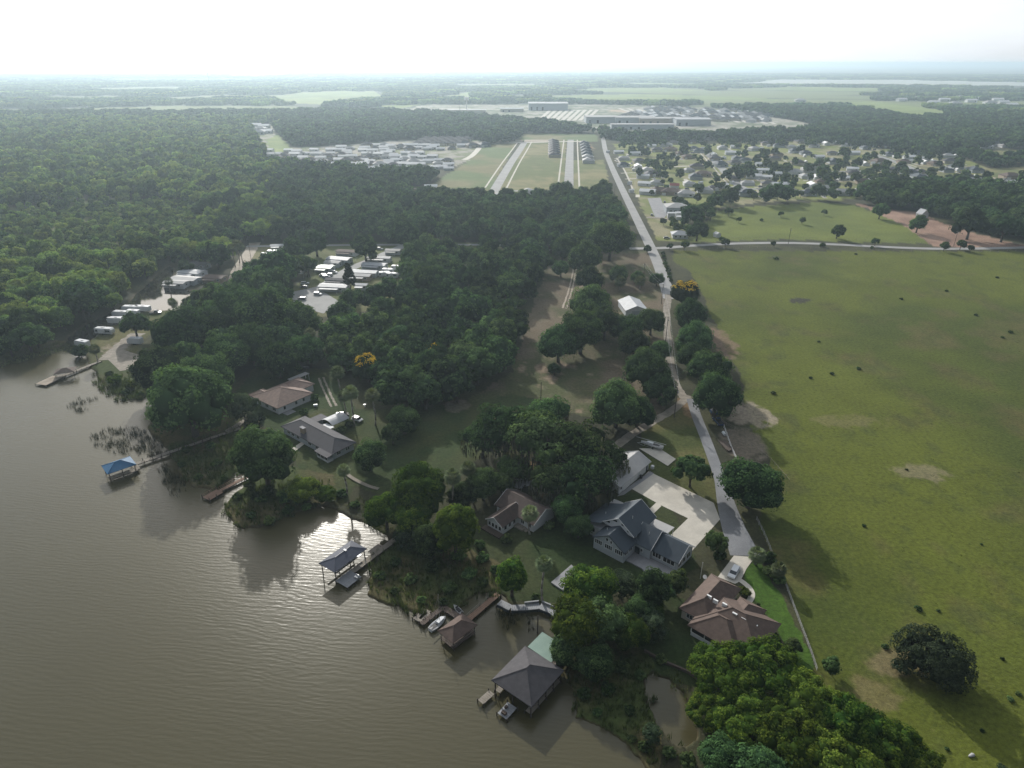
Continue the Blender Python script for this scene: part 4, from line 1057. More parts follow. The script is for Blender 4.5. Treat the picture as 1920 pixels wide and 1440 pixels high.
# --- strip along the lane
hero('F', 1286, 548, 27, 'oak topped with yellow blossom at the end of the paved road', flat=0.95)
for q in [(1296, 585, 33, 'oak below the yellow-topped tree on the lane'), (1306, 632, 38, 'oak in the middle of the lane strip'), (1300, 665, 30, 'narrow oak on the lane side of the strip'),
          (1330, 690, 44, 'oak next to the bare sandy patch of pasture'), (1344, 738, 47, 'last oak of the strip above the fork of the lane')]:
    hero('O', *q, group='oaks between the lane and the pasture')
for q in [(1212, 690, 46, 'oak left of the lane with the power line passing its side'), (1190, 640, 34, 'oak just below the metal barn'), (1222, 600, 28, 'oak at the right corner of the metal barn'),
          (1178, 612, 32, 'oak at the front wall of the metal barn'), (1108, 568, 44, 'broad oak left of the metal barn'), (1090, 618, 46, 'dark oak in the middle of the sandy clearing'),
          (1048, 640, 40, 'mossy dark oak with a white object beneath, in the sandy clearing'), (1135, 600, 38, 'oak between the barn and the clearing'), (1240, 725, 34, 'oak by the last power pole'),
          (1158, 752, 52, 'light-topped oak above the gravel branch track'), (1196, 768, 34, 'oak at the bend of the gravel branch track'), (1240, 655, 22, 'small oak on the left edge of the lane'),
          (1105, 520, 28, 'oak between the wheel tracks and the barn'), (1160, 512, 20, 'round oak above the barn'), (1196, 518, 14, 'small round oak above the barn, right of its twin'),
          (1232, 522, 14, 'small oak against the left side of the paved road'), (1100, 478, 34, 'oak at the top of the sandy clearing'), (1052, 502, 17, 'round oak left of the wheel tracks'),
          (1055, 463, 24, 'oak behind the sandy clearing, left'), (1214, 465, 8, 'small round tree on a thin trunk at the crossroads'), (1145, 445, 42, 'oak at the inner corner of the crossroads'),
          (1040, 690, 14, 'sparse mossy tree in the sandy clearing')]:
    hero('O', *q, group='oaks around the sandy clearing and barn')
hero('F', 690, 690, 30, 'wood tree crowned with orange-yellow blossom', flat=1.0); hero('f', 815, 668, 30, 'wood tree with a small spray of yellow blossom')
# --- north pasture and roadside
for q in [('y', 1505, 412, 7), ('o', 1571, 434, 14), ('y', 1450, 456, 6), ('y', 1361, 453, 9), ('o', 1308, 433, 20), ('y', 1386, 411, 6), ('y', 1367, 395, 9), ('y', 1333, 401, 11), ('y', 1316, 403, 6),
          ('y', 1465, 400, 6), ('y', 1546, 397, 6), ('o', 1651, 396, 15), ('o', 1722, 419, 18), ('o', 1821, 420, 30), ('o', 1884, 430, 25), ('y', 1642, 452, 8), ('y', 1772, 460, 10), ('y', 1803, 457, 10), ('y', 1821, 464, 7),
          ('y', 1256, 461, 7), ('y', 1284, 458, 10), ('h', 1543, 459, 6), ('h', 1428, 412, 4), ('h', 1635, 464, 4), ('y', 1354, 448, 6), ('y', 1280, 425, 6)]:
    k, x, y, r_ = q
    side = 'near the white hip-roofed cottage by the crossroads' if x < 1340 else ('standing alone in the small north pasture' if y < 440 and x < 1600 else ('beside the ploughed brown field' if x > 1600 and y < 445 else 'on the verge of the side road'))
    size = 'large' if r_ > 16 else ('medium' if r_ > 8 else 'small')
    hero(k, x, y, r_, '%s rounded tree %s' % (size, side), 'trees of the pastures and road verge')
for i in range(9):
    t = i / 8; hero('h', 1243 + 16 * t + random.uniform(-2, 2), 474 + 52 * t, random.uniform(3, 6), 'scrubby bush on the right verge of the paved road', 'bushes on the road verge')
# park and spit
for q in [(252, 610, 27, 'tree shading the trailers on the spit'), (592, 456, 26, 'tall oak behind the trailer park, left'), (556, 470, 28, 'oak left of the mobile home rows'), (515, 508, 42, 'broad oak along the sandy park road'),
          (684, 466, 28, 'oak in the middle of the mobile home park'), (762, 446, 30, 'oak on the far edge of the mobile home park'), (780, 486, 34, 'oak at the right side of the mobile home park'), (818, 482, 26, 'oak outside the right side of the mobile home park'),
          (405, 480, 27, 'oak behind the lakeside mobile homes'), (370, 456, 22, 'light-topped oak behind the pond homes'), (334, 482, 14, 'small oak left of the pond homes'), (347, 500, 14, 'small oak in front of the pond homes')]:
    hero('o', *q, group='oaks around the mobile home park')
hero('C', 654, 518, 13, 'tall narrow dark conifer in the middle of the mobile homes')
hero('h', 150, 658, 17, 'dark shrub on the spit beside the white camper'); hero('H', 215, 712, 16, 'low green bush on the marshy shore of the spit'); hero('H', 245, 722, 14, 'low green bush beside the marsh grass of the spit')
for q in [(560, 690), (500, 745), (590, 745), (512, 735)]: hero('h', q[0], q[1], 9, 'garden shrub near the brown-roofed white house', 'garden shrubs by the two lake houses')
for q in [(640, 805), (655, 795), (612, 790), (570, 772)]: hero('h', q[0], q[1], 10, 'garden shrub beside the long ranch house', 'garden shrubs by the two lake houses')
for q in [(950, 1010), (1030, 985), (900, 1020)]: hero('h', q[0], q[1], 12, 'dark shrub by the old cottage', 'shrubs by the old cottage')
hero('H', 1396, 1110, 13, 'palmetto shrub in the round bed at the brown-roofed house')

for q in [(800, 462, 26, 'oak at the top right corner of the mobile home park'), (838, 470, 26, 'oak outside the far right corner of the mobile home park'), (770, 512, 26, 'oak in front of the caravan storage row'),
          (730, 545, 26, 'oak on the near side of the caravan storage row'), (700, 560, 26, 'oak below the nearest white-roofed mobile home'), (660, 566, 26, 'oak beside the nearest white-roofed mobile home'), (576, 498, 22, 'oak shading the left cars of the mobile home park'),
          (560, 585, 22, 'oak at the lower edge of the car park'), (640, 590, 28, 'oak at the lower right corner of the car park')]:
    hero('o', *q, group='oaks around the mobile home park')

# palms
def palm(px, py, h, rpx, label, sc=None, group='tall cabbage palms'):
    p = G(px, py, h)
    s = rpx * depth(p) / FPX / 2.3 * 1.2
    root = empty('palm_tree', (p.x, p.y, 0), random.uniform(0, 6.28), label, 'palm', group)
    k = min(range(3), key=lambda i: abs((9, 12, 15)[i] - h))
    t = link('trunk', PTR[k], root); t.scale = (1, 1, h / (9, 12, 15)[k])
    hd = link('crown', random.choice(HEAD), root, (0, 0, h)); hd.scale = (s, s, s)
for q in [(657, 736, 13, 13, 'tallest palm behind the ranch house, between two others'), (632, 698, 12, 12, 'palm at the top of the twin wheel tracks'), (698, 740, 12, 12, 'palm right of the tallest one behind the ranch house'),
          (643, 742, 9, 10, 'shorter palm touching the tallest one'), (644, 881, 9, 11, 'palm between the ranch house lawn and the shore path'), (581, 625, 13, 10, 'palm on a long pale trunk in the left wood'),
          (465, 616, 12, 10, 'left palm of the pair in the left wood'), (479, 606, 12, 10, 'right palm of the pair in the left wood'), (849, 893, 12, 14, 'palm behind the egg-shaped cypress'), (878, 878, 9, 13, 'dark palm above the old cottage'),
          (994, 962, 7, 14, 'palm in front of the old cottage roof'), (1020, 1056, 12, 14, 'tall palm alone by the curved footbridge'), (177, 655, 6, 9, 'small palm at the foot of the brown spit dock'), (316, 528, 6, 7, 'palm at the pond beside the mobile homes'),
          (322, 566, 5, 7, 'small palm standing in the pond shallows'), (1293, 404, 9, 6, 'thin palm beside the commercial building sheds'), (1175, 735, 6, 12, 'palm against the light-topped oak by the branch track'),
          (1163, 528, 5, 10, 'palm in the dry grass above the barn'), (1200, 526, 5, 9, 'round palm near the small oaks above the barn'), (1420, 1040, 3, 14, 'low grey palm at the lane end'), (1461, 1066, 4, 12, 'leaning pale palm on the fence by the bright lawn'),
          (435, 465, 12, 8, 'left palm of three at the sandy park road'), (443, 458, 12, 8, 'middle palm of three at the sandy park road'), (450, 462, 11, 7, 'right palm of three at the sandy park road'), (508, 500, 9, 9, 'palm inside the trailer park oaks')]:
    palm(*q)

# ------------------------------------------------------------------ woods: fill the wooded country, nearest trees one by one, the rest as a mass
hx = np.array([p[:2] for p in PLANTED]); hr = np.array([p[2] for p in PLANTED])
def jgrid(d0, d1, sp, seed):
    r = np.random.default_rng(seed)
    w = d1 * 0.95
    xs = np.arange(-w, w, sp); ys = np.arange(d0 * 0.7, d1, sp * 0.9)
    X, Y = np.meshgrid(xs, ys); X = X + (np.arange(len(ys)) % 2)[:, None] * sp / 2
    X = X.ravel() + r.uniform(-.38, .38, X.size) * sp; Y = Y.ravel() + r.uniform(-.38, .38, Y.size) * sp
    d = np.hypot(X, Y); az = np.abs(np.arctan2(X, Y))
    k = (d >= d0) & (d < d1) & (az < R(43))
    return X[k], Y[k]
def open_ground(X, Y, h, rad):
    """true where a tree would stand on, or hide, ground that is open in the plan"""
    bad = np.zeros(X.shape, bool)
    for z, dx in ((0, 0), (h * .5, -1), (h * .5, 1), (h, 0), (0, -.6), (0, .6)):
        PX, PY, _ = proj(X + dx * rad, Y, z)
        bad |= px_masks(PX, PY, CLEAR)
        if z == 0: bad |= px_masks(*proj(X + dx * rad * .4, Y, 0)[:2], WATERS)
    return bad
def zone(X, Y):
    PX, PY, _ = proj(X, Y, 0)
    return PX, PY
TREES = []   # x, y, scale, kind, colour seed
def fill(d0, d1, sp, seed, rad, h):
    X, Y = jgrid(d0, d1, sp, seed)
    PX, PY = zone(X, Y)
    bad = open_ground(X, Y, h, rad)
    sub = pip(SUBURB, PX, PY)
    near = PY > 560
    ok = ~bad & (~near | px_masks(PX, PY, NEARWOOD))
    ok &= ~(sub & (vnoise(X / 16, Y / 16, 77) < 0.54))
    if d0 < 2000:
        UX, UY, _ = proj(X, Y, h * .6)
        for (hx_, hy_, _k) in SUBH: ok &= ~((((UX - hx_) / 15.0) ** 2 + ((UY - hy_ - 1) / 6.5) ** 2) < 1)
    fieldfar = (fbm(X / 900, Y / 380, 40) > 0.56) & (PY < 215)
    ok &= ~fieldfar
    ok &= ~((PX > -50) & (PY > 790))
    if d0 < 900:
        dd = np.full(X.shape, 1e9)
        for i in range(len(hx)):
            dd = np.minimum(dd, np.hypot(X - hx[i, 0], Y - hx[i, 1]) - hr[i] * 0.75)
        ok &= dd > 2.2
    return X[ok], Y[ok], PX[ok], PY[ok], sub[ok]
def is_swamp(PX, PY, X, Y):
    e = PX - (560 - (PY - 300) * 0.9)
    return (PY < 640) & (PX < 520) & (PY > 225) & (e + (vnoise(X / 35, Y / 35, 5) - .5) * 260 < -10)
X, Y, PX, PY, sub = fill(150, 760, 10.6, 1, 4.5, 9)
sw = is_swamp(PX, PY, X, Y)
dist = np.hypot(X, Y); order = np.argsort(dist)
cnt = {'o': NTREE.get('oak_tree', 0), 's': 0, 'y': NTREE.get('round_tree', 0)}
mass = {'o': [], 's': [], 'y': []}
for i in order:
    k = 's' if sw[i] else ('y' if sub[i] else 'o')
    s = random.choice([0.75, 0.95, 1.1, 1.3]) * random.uniform(0.92, 1.08) if k == 'o' else (random.uniform(0.6, 1.1) if k == 'y' else random.uniform(0.8, 1.5))
    px_, py_ = PX[i], PY[i]
    if k == 's' and pip(MARSHZONE, px_ + 30 * math.sin(py_ / 9), py_): s *= random.choice([.35, .45, .6])
    if k == 's' and random.random() < 0.10: k = 'o'
    if cnt[k] < 296:
        cnt[k] += 1
        if k == 's': lab, gr = 'light green swamp tree in the wet woodland left of the pond', 'swamp woodland trees'
        elif k == 'y': lab, gr = 'garden tree among the houses right of the main road', 'garden trees of the suburb'
        elif px_ < 600: lab, gr = 'dark oak in the wood between the lake and the park road', 'oaks of the left wood'
        elif px_ < 1010: lab, gr = 'dark oak in the dense wood in the middle of the view', 'oaks of the middle wood'
        else: lab, gr = 'dark oak in the wood left of the main road', 'oaks beside the main road'
        sx = s * random.uniform(.92, 1.08)
        plant(k, X[i], Y[i], (sx, sx, s * random.uniform(.85, 1.15)), lab, gr)
    else:
        mass[k].append((X[i], Y[i], s))
low = {'o': [], 's': [], 'y': []}
# low willow scrub of the open marsh
X, Y = jgrid(360, 700, 5.2, 21)
PX, PY = zone(X, Y)
k_ = pip(MARSHZONE, PX + 30 * np.sin(PY / 9), PY) & (vnoise(X / 12, Y / 12, 8) > 0.18) & ~px_masks(PX, PY, CLEAR) & ~px_masks(PX, PY, WATERS)
for x_, y_ in zip(X[k_], Y[k_]): mass['s'].append((x_, y_, random.uniform(.26, .52)))
X, Y, PX, PY, sub = fill(760, 2100, 10.5, 2, 4.5, 8)
sw = is_swamp(PX, PY, X, Y)
s = rng.choice([0.65, 0.85, 1.05, 1.4], len(X)) * rng.uniform(0.9, 1.1, len(X))
for i in range(len(X)):
    k = 's' if sw[i] else ('y' if sub[i] else 'o')
    (mass if dist is None else low)[k].append((X[i], Y[i], s[i]))
X, Y, PX, PY, sub = fill(2100, 9000, 62, 3, 20, 8)
farw = {0: [], 1: []}
for i in range(len(X)):
    farw[int(rng.random() < 0.25)].append((X[i], Y[i], rng.uniform(0.9, 1.25)))

def scatter(name, pts, meshes, mats_src=None):
    """one object: a cloud of points, each carrying one of the given crowns"""
    pts = np.array(pts)
    if len(pts) == 0: return
    n = len(pts)
    me = bpy.data.meshes.new(name)
    me.vertices.add(n)
    V = np.stack([pts[:, 0], pts[:, 1], np.zeros(n)], 1)
    me.vertices.foreach_set('co', V.astype(np.float32).ravel())
    a = me.attributes.new('rz', 'FLOAT', 'POINT'); a.data.foreach_set('value', rng.uniform(0, 6.283, n).astype(np.float32))
    a = me.attributes.new('sc', 'FLOAT', 'POINT'); a.data.foreach_set('value', pts[:, 2].astype(np.float32))
    a = me.attributes.new('pick', 'INT', 'POINT'); a.data.foreach_set('value', rng.integers(0, len(meshes), n).astype(np.int32))
    o = link(name, me); o['kind'] = 'stuff'
    ng = bpy.data.node_groups.new(name, 'GeometryNodeTree')
    ng.interface.new_socket('Geometry', in_out='INPUT', socket_type='NodeSocketGeometry')
    ng.interface.new_socket('Geometry', in_out='OUTPUT', socket_type='NodeSocketGeometry')
    N, L = ng.nodes, ng.links
    gi = N.new('NodeGroupInput'); go = N.new('NodeGroupOutput')
    iop = N.new('GeometryNodeInstanceOnPoints')
    m2p = N.new('GeometryNodeMeshToPoints')
    jg = N.new('GeometryNodeJoinGeometry')
    for src in reversed(meshes):
        oi = N.new('GeometryNodeObjectInfo'); oi.transform_space = 'ORIGINAL'
        oi.inputs['Object'].default_value = src; oi.inputs['As Instance'].default_value = True
        L.new(oi.outputs['Geometry'], jg.inputs['Geometry'])
    def attr(nm, t):
        x = N.new('GeometryNodeInputNamedAttribute'); x.data_type = t; x.inputs['Name'].default_value = nm; return x.outputs['Attribute']
    cx = N.new('ShaderNodeCombineXYZ')
    L.new(attr('rz', 'FLOAT'), cx.inputs['Z'])
    L.new(gi.outputs[0], m2p.inputs['Mesh']); L.new(m2p.outputs[0], iop.inputs['Points'])
    L.new(jg.outputs[0], iop.inputs['Instance']); iop.inputs['Pick Instance'].default_value = True
    L.new(attr('pick', 'INT'), iop.inputs['Instance Index']); L.new(cx.outputs[0], iop.inputs['Rotation']); L.new(attr('sc', 'FLOAT'), iop.inputs['Scale'])
    L.new(iop.outputs[0], go.inputs[0])
    md = o.modifiers.new('scatter', 'NODES'); md.node_group = ng
    return o

def example_crowns(kind):
    """crowns of trees that already stand in the scene serve as the pattern for the mass"""
    seen = {}
    for o in bpy.data.objects:
        if o.name.startswith('crown') and o.data and o.data.name not in seen: seen[o.data.name] = o
    return [seen[CR[n].name] for n in kind if CR[n].name in seen]
scatter('oak_forest', mass['o'], example_crowns(SPEC['o'][0]))
scatter('swamp_forest', mass['s'], example_crowns(SPEC['s'][0]))
scatter('suburb_treeline', mass['y'], example_crowns(SPEC['y'][0]))
# the lighter crowns of the middle distance: one tree of each stands at the near edge of its mass
def stand_example(names, x, y, nm, lab, gr):
    out = []
    for i, n in enumerate(names):
        root = empty(nm, (x[i], y[i], 0), i * 1.3, lab, 'tree', gr)
        out.append(link('crown', CR[n], root)); link('trunk', TR[0], root)
    return out
def take(lst, n):
    lst.sort(key=lambda p: math.hypot(p[0], p[1])); t = lst[:n]; del lst[:n]
    return [a[0] for a in t], [a[1] for a in t]
for kk, names, nm, lab, mn in (('o', ['oak_low0', 'oak_low1', 'oak_low2'], 'oak_tree', 'dark tree at the near edge of the distant woods', 'distant_woods'),
                               ('s', ['swamp_low0', 'swamp_low1', 'swamp_low2'], 'swamp_tree', 'light green tree at the near edge of the distant swamp woods', 'distant_swamp_woods'),
                               ('y', ['yard_low0', 'yard_low1'], 'round_tree', 'garden tree at the far side of the suburb', 'distant_suburb_treeline')):
    if len(low[kk]) > 5:
        xs, ys = take(low[kk], len(names))
        scatter(mn, low[kk], stand_example(names, xs, ys, nm, lab, 'edge trees of the distant woods'))
gx, gy = take(farw[0], 2); g2x, g2y = take(farw[1], 1)
gro = []
for i, (x, y) in enumerate(zip(gx + g2x, gy + g2y)):
    o = link('grove', GROVE[i], None, (x, y, 0)); tag(o, 'small dark grove in the hazy far woods', 'grove', 'groves of the far woods', 'thing'); gro.append(o)
scatter('far_woods', farw[0], gro[:2]); scatter('far_light_woods', farw[1], gro[2:])

# ------------------------------------------------------------------ reeds, marsh grass and shore thickets
def blades(name, polys, dens, h, w, m, seed, z=WL, per=7, lean=0.35, soft=0.0, kind='stuff'):
    r = np.random.default_rng(seed); PTS = []
    for poly in polys:
        W_ = [G(*p) for p in poly]
        x0, x1 = min(p.x for p in W_), max(p.x for p in W_); y0, y1 = min(p.y for p in W_), max(p.y for p in W_)
        n = int((x1 - x0) * (y1 - y0) * dens)
        x = r.uniform(x0, x1, n); y = r.uniform(y0, y1, n)
        wp = [(p.x, p.y) for p in W_]
        k = pip(wp, x + (fbm(x / 3, y / 3, seed, 2) - .5) * 5, y + (fbm(x / 3, y / 3, seed + 1, 2) - .5) * 5)
        if soft: k &= r.random(n) < np.clip(vnoise(x / 2.5, y / 2.5, seed) * 1.8 - soft, 0, 1)
        PTS.append(np.stack([x[k], y[k]], 1))
    P = np.vstack(PTS); n = len(P) * per
    P = np.repeat(P, per, 0) + r.normal(0, 0.22, (n, 2))
    H = h * r.uniform(0.5, 1.25, n); a = r.uniform(0, 6.283, n); l = r.uniform(0, lean, n) * H; b = r.uniform(0, 3.1416, n); ww = w * r.uniform(.6, 1.4, n)
    zz = np.full(n, z)
    base = np.stack([P[:, 0], P[:, 1], zz - 0.2], 1); s_ = np.stack([np.cos(b) * ww, np.sin(b) * ww, np.zeros(n)], 1)
    tip = base + np.stack([np.cos(a) * l, np.sin(a) * l, H], 1)
    V = np.stack([base - s_, base + s_, tip], 1).reshape(-1, 3)
    o = link(name, np_mesh(name, V, np.arange(3 * n).reshape(-1, 3), m, {'v': np.repeat(r.uniform(0, 1, n), 3)}))
    o['kind'] = kind
    return o
blades('bulrush_reeds', [[(172, 812), (200, 802), (265, 800), (300, 815), (318, 850), (290, 862), (250, 850), (200, 845), (175, 830)],
                         [(300, 868), (330, 880), (350, 905), (345, 928), (318, 930), (300, 905)], [(125, 760), (150, 742), (180, 745), (170, 765), (140, 772)],
                         [(930, 1135), (1000, 1155), (1010, 1180), (960, 1185), (930, 1165)]], 2.6, 1.5, 0.045, M['reed_dark'], 31, per=6, soft=0.30)
blades('marsh_reeds', [[(310, 840), (440, 800), (450, 850), (460, 880), (400, 920), (365, 912), (335, 885)],
                       [(415, 948), (500, 900), (620, 900), (600, 948), (530, 972), (480, 990), (440, 990)],
                       [(692, 1040), (760, 1010), (830, 1030), (940, 1080), (940, 1110), (860, 1142), (800, 1150), (735, 1132), (690, 1112), (694, 1080)],
                       [(1062, 1240), (1130, 1200), (1220, 1230), (1215, 1280), (1240, 1400), (1300, 1400), (1290, 1440), (1215, 1440), (1170, 1392), (1120, 1352), (1075, 1345)],
                       [(165, 700), (250, 705), (285, 745), (235, 752), (200, 735)], [(730, 1120), (830, 1140), (820, 1160), (740, 1140)]], 1.5, 1.5, 0.10, M['reed'], 41, z=-0.1, per=7, soft=0.15)
blades('shore_grass', [[(1235, 1268), (1262, 1282), (1292, 1310), (1312, 1345), (1330, 1350), (1300, 1300), (1270, 1260), (1225, 1255)], [(0, 660), (110, 640), (135, 655), (60, 672), (0, 690)],
                       [(640, 945), (700, 930), (770, 970), (760, 1000), (722, 1003), (690, 985)]], 1.3, 0.9, 0.08, M['reed'], 51, z=0.0, per=7)
blades('pasture_tussocks', [[(1480, 1060), (1900, 1000), (1920, 1440), (1780, 1440), (1560, 1260)], [(1420, 700), (1920, 640), (1920, 1000), (1480, 1060)]], 0.02, 0.4, 0.06, M['reed'], 61, z=0.0, per=14, lean=0.9)
# low thickets on the marsh: bushes with their own crowns
for i, (x, y, r_) in enumerate([(340, 870, 10), (372, 893, 10), (405, 868, 13), (420, 896, 9), (445, 930, 12), (470, 965, 12), (505, 975, 14), (540, 955, 14), (530, 925, 14), (575, 950, 12), (490, 935, 14), (350, 842, 12), (395, 835, 12),
                              (712, 1078, 15), (742, 1052, 14), (770, 1085, 16), (810, 1062, 18), (842, 1100, 18), (880, 1075, 18), (790, 1125, 12), (860, 1040, 18), (905, 1090, 14), (740, 1108, 12), (930, 1068, 14), (830, 1128, 12),
                              (1095, 1300, 16), (1140, 1290, 18), (1120, 1335, 12), (1180, 1330, 14), (1165, 1250, 18), (1210, 1400, 16), (1222, 1372, 13), (1255, 1410, 16), (1290, 1425, 20), (1240, 1235, 14), (1200, 1265, 14), (1185, 1385, 11),
                              (235, 735, 10), (262, 700, 12), (205, 700, 9), (262, 738, 8), (270, 715, 10), (1005, 1120, 12), (640, 925, 14), (665, 945, 12), (800, 990, 14), (905, 1045, 16), (1130, 1215, 16)]):
    where = 'beside the long blue-roof dock' if x < 475 and y > 780 else ('on the marsh by the small brown dock' if x < 640 and y > 780 else ('on the marsh between the navy shelter and the gazebo' if 690 < x < 1010 else ('on the swampy ground right of the boathouse' if x > 1050 else 'on the shore')))
    hero('h', x, y, r_ * 0.9, 'low bush %s' % where, 'low bushes on the marshy shore', flat=0.8)
# small dark tufts standing in the pasture
for i, (x, y) in enumerate([(1450, 736), (1535, 640), (1690, 560), (1830, 590), (1880, 632), (1610, 690), (1560, 700), (1520, 708), (1895, 622), (1455, 484), (1605, 476), (1660, 1212), (1776, 1404), (1700, 1380), (1842, 1370),
                            (1895, 1310), (1910, 1300), (1880, 1235), (1760, 1145), (1722, 1140), (1870, 520), (1775, 545), (1840, 1020), (1620, 985), (1700, 880)]):
    hero('h', x, y, random.uniform(2.5, 5.5) * (1.6 if y > 1100 else 1), 'small dark weed clump standing in the pasture', 'weed clumps in the pasture', flat=0.7)
# ------------------------------------------------------------------ haze
hz_m = bpy.data.materials.new('haze')
hz_m.use_nodes = True
hn, hl = hz_m.node_tree.nodes, hz_m.node_tree.links
hn.clear()
ho = hn.new('ShaderNodeOutputMaterial'); hv = hn.new('ShaderNodeVolumePrincipled')
hv.inputs['Color'].default_value = (0.70, 0.88, 1.0, 1)
hv.inputs['Density'].default_value = 0.00015
hv.inputs['Anisotropy'].default_value = 0.5
hl.new(hv.outputs[0], ho.inputs['Volume'])
tag(MB().box(-56000, 56000, -56000, 56000, -4.0, 126.0).build('haze', hz_m), kind='stuff')
# ------------------------------------------------------------------ building kit
def frame(name, x, y, deg, label, cat, group=None):
    return empty(name, (x, y, 0), R(deg), label, cat, group)

def walls(root, x0, x1, y0, y1, h, m, z0=0.0, name='wall'):
    return MB().box(x0, x1, y0, y1, z0 - (0.3 if z0 == 0 else 0), h).build(name, m, root)

def gable(root, x0, x1, y0, y1, z, rise, axis, m, wall_m, over=0.5, t=0.16, name='roof', ridge=None, trim=True):
    """two sloping slabs over a gabled wall block; axis = direction of the ridge"""
    if axis == 'x':
        yc = (y0 + y1) / 2 if ridge is None else ridge
        def P(a, b, c): return (a, b, c)
        a0, a1, b0, b1 = x0, x1, y0, y1
    else:
        yc = (x0 + x1) / 2 if ridge is None else ridge
        def P(a, b, c): return (b, a, c)
        a0, a1, b0, b1 = y0, y1, x0, x1
    s0 = rise / (yc - b0); s1 = rise / (b1 - yc)
    A0, A1, B0, B1 = a0 - over, a1 + over, b0 - over, b1 + over
    b = MB()
    lift = t + 0.02
    def slab(q):
        pts = [P(*p) for p in q]
        return pts if axis == 'x' else pts[::-1]
    b.slab(slab([(A0, B0, z - s0 * over + lift), (A1, B0, z - s0 * over + lift), (A1, yc, z + rise + lift), (A0, yc, z + rise + lift)]), t)
    b.slab(slab([(A0, yc, z + rise + lift), (A1, yc, z + rise + lift), (A1, B1, z - s1 * over + lift), (A0, B1, z - s1 * over + lift)]), t)
    r = b.build(name, m, root)
    g = MB()
    g.add([P(a0, b0, z), P(a0, b1, z), P(a0, yc, z + rise), P(a1, b0, z), P(a1, b1, z), P(a1, yc, z + rise)], [(0, 2, 1), (3, 4, 5), (0, 1, 4, 3), (0, 3, 5, 2), (1, 2, 5, 4)])
    g.build('gable_wall', wall_m, root)
    if trim:
        f = MB(); e = 0.03
        for aa in (A0 - e, A1 + e):
            q0 = P(aa - .04, B0, z - s0 * over + lift - t * 1.3); 
            for bb, ss in ((B0, s0), (B1, s1)):
                f.slab([P(aa - .04, bb, z - ss * over + lift + .02), P(aa + .04, bb, z - ss * over + lift + .02), P(aa + .04, yc, z + rise + lift + .02), P(aa - .04, yc, z + rise + lift + .02)], t * 1.6)
        f.build('fascia', M['trim'] if trim is True else trim, root)
    return r

def hip(root, x0, x1, y0, y1, z, rise, m, over=0.5, t=0.16, name='roof', cap=True, soffit=True):
    X0, X1, Y0, Y1 = x0 - over, x1 + over, y0 - over, y1 + over
    w, d = X1 - X0, Y1 - Y0
    if w >= d: r0, r1 = (X0 + d / 2, (Y0 + Y1) / 2), (X1 - d / 2, (Y0 + Y1) / 2)
    else: r0, r1 = ((X0 + X1) / 2, Y0 + w / 2), ((X0 + X1) / 2, Y1 - w / 2)
    zt = z + rise
    a, b, c, d_ = (X0, Y0, z), (X1, Y0, z), (X1, Y1, z), (X0, Y1, z)
    p, q = (*r0, zt), (*r1, zt)
    bm = MB()
    if w >= d: fs = [(0, 1, 5, 4), (1, 2, 5), (2, 3, 4, 5), (3, 0, 4)]
    else: fs = [(0, 1, 4), (1, 2, 5, 4), (2, 3, 5), (3, 0, 4, 5)]
    bm.add([a, b, c, d_, p, q], fs)
    bm.box(X0, X1, Y0, Y1, z - t, z - 0.004)
    o = bm.build(name, m, root)
    if cap:
        cb = MB()
        for u, v in ((a, p if True else q), (d_, p), (b, q), (c, q)):
            if w < d: pass
        if w >= d: prs = ((a, p), (d_, p), (b, q), (c, q), (p, q))
        else: prs = ((a, p), (b, p), (c, q), (d_, q), (p, q))
        for u, v in prs:
            if (Vector(u) - Vector(v)).length > 0.2: cb.tube(u, v, 0.09, 0.09, 4)
        cb.build('ridge_cap', m, o)
    return o

def window(root, face, a, z, w, h, at, m=None, n=1, name='window', glassm='glass'):
    """framed window lying on the wall plane `at` of face '-y','+y','-x','+x'"""
    fb = MB(); gb = MB()
    def box(b, u0, u1, z0, z1, d0, d1):
        if face == '-y': b.box(u0, u1, at - d1, at - d0, z0, z1)
        elif face == '+y': b.box(u0, u1, at + d0, at + d1, z0, z1)
        elif face == '-x': b.box(at - d1, at - d0, u0, u1, z0, z1)
        else: b.box(at + d0, at + d1, u0, u1, z0, z1)
    f = 0.09
    box(fb, a - w / 2 - f, a + w / 2 + f, z - f, z, 0.005, .07); box(fb, a - w / 2 - f, a + w / 2 + f, z + h, z + h + f, 0.005, .07)
    for i in range(n + 1):
        x = a - w / 2 + w * i / n
        box(fb, x - f / 2 - (f / 2 if i == 0 else 0), x + f / 2 + (f / 2 if i == n else 0), z, z + h, 0.005, .068)
    o = fb.build(name, m or M['trim'], root)
    for i in range(n):
        gb = MB()
        box(gb, a - w / 2 + w * i / n + f / 2, a - w / 2 + w * (i + 1) / n - f / 2, z, z + h, 0.008, .04)
        gb.build('pane', M[glassm], o)
    return o

def posts(b, pts, z0, z1, r=0.09, n=6):
    for p in pts: b.tube((p[0], p[1], z0), (p[0], p[1], z1), r, r, n)
    return b

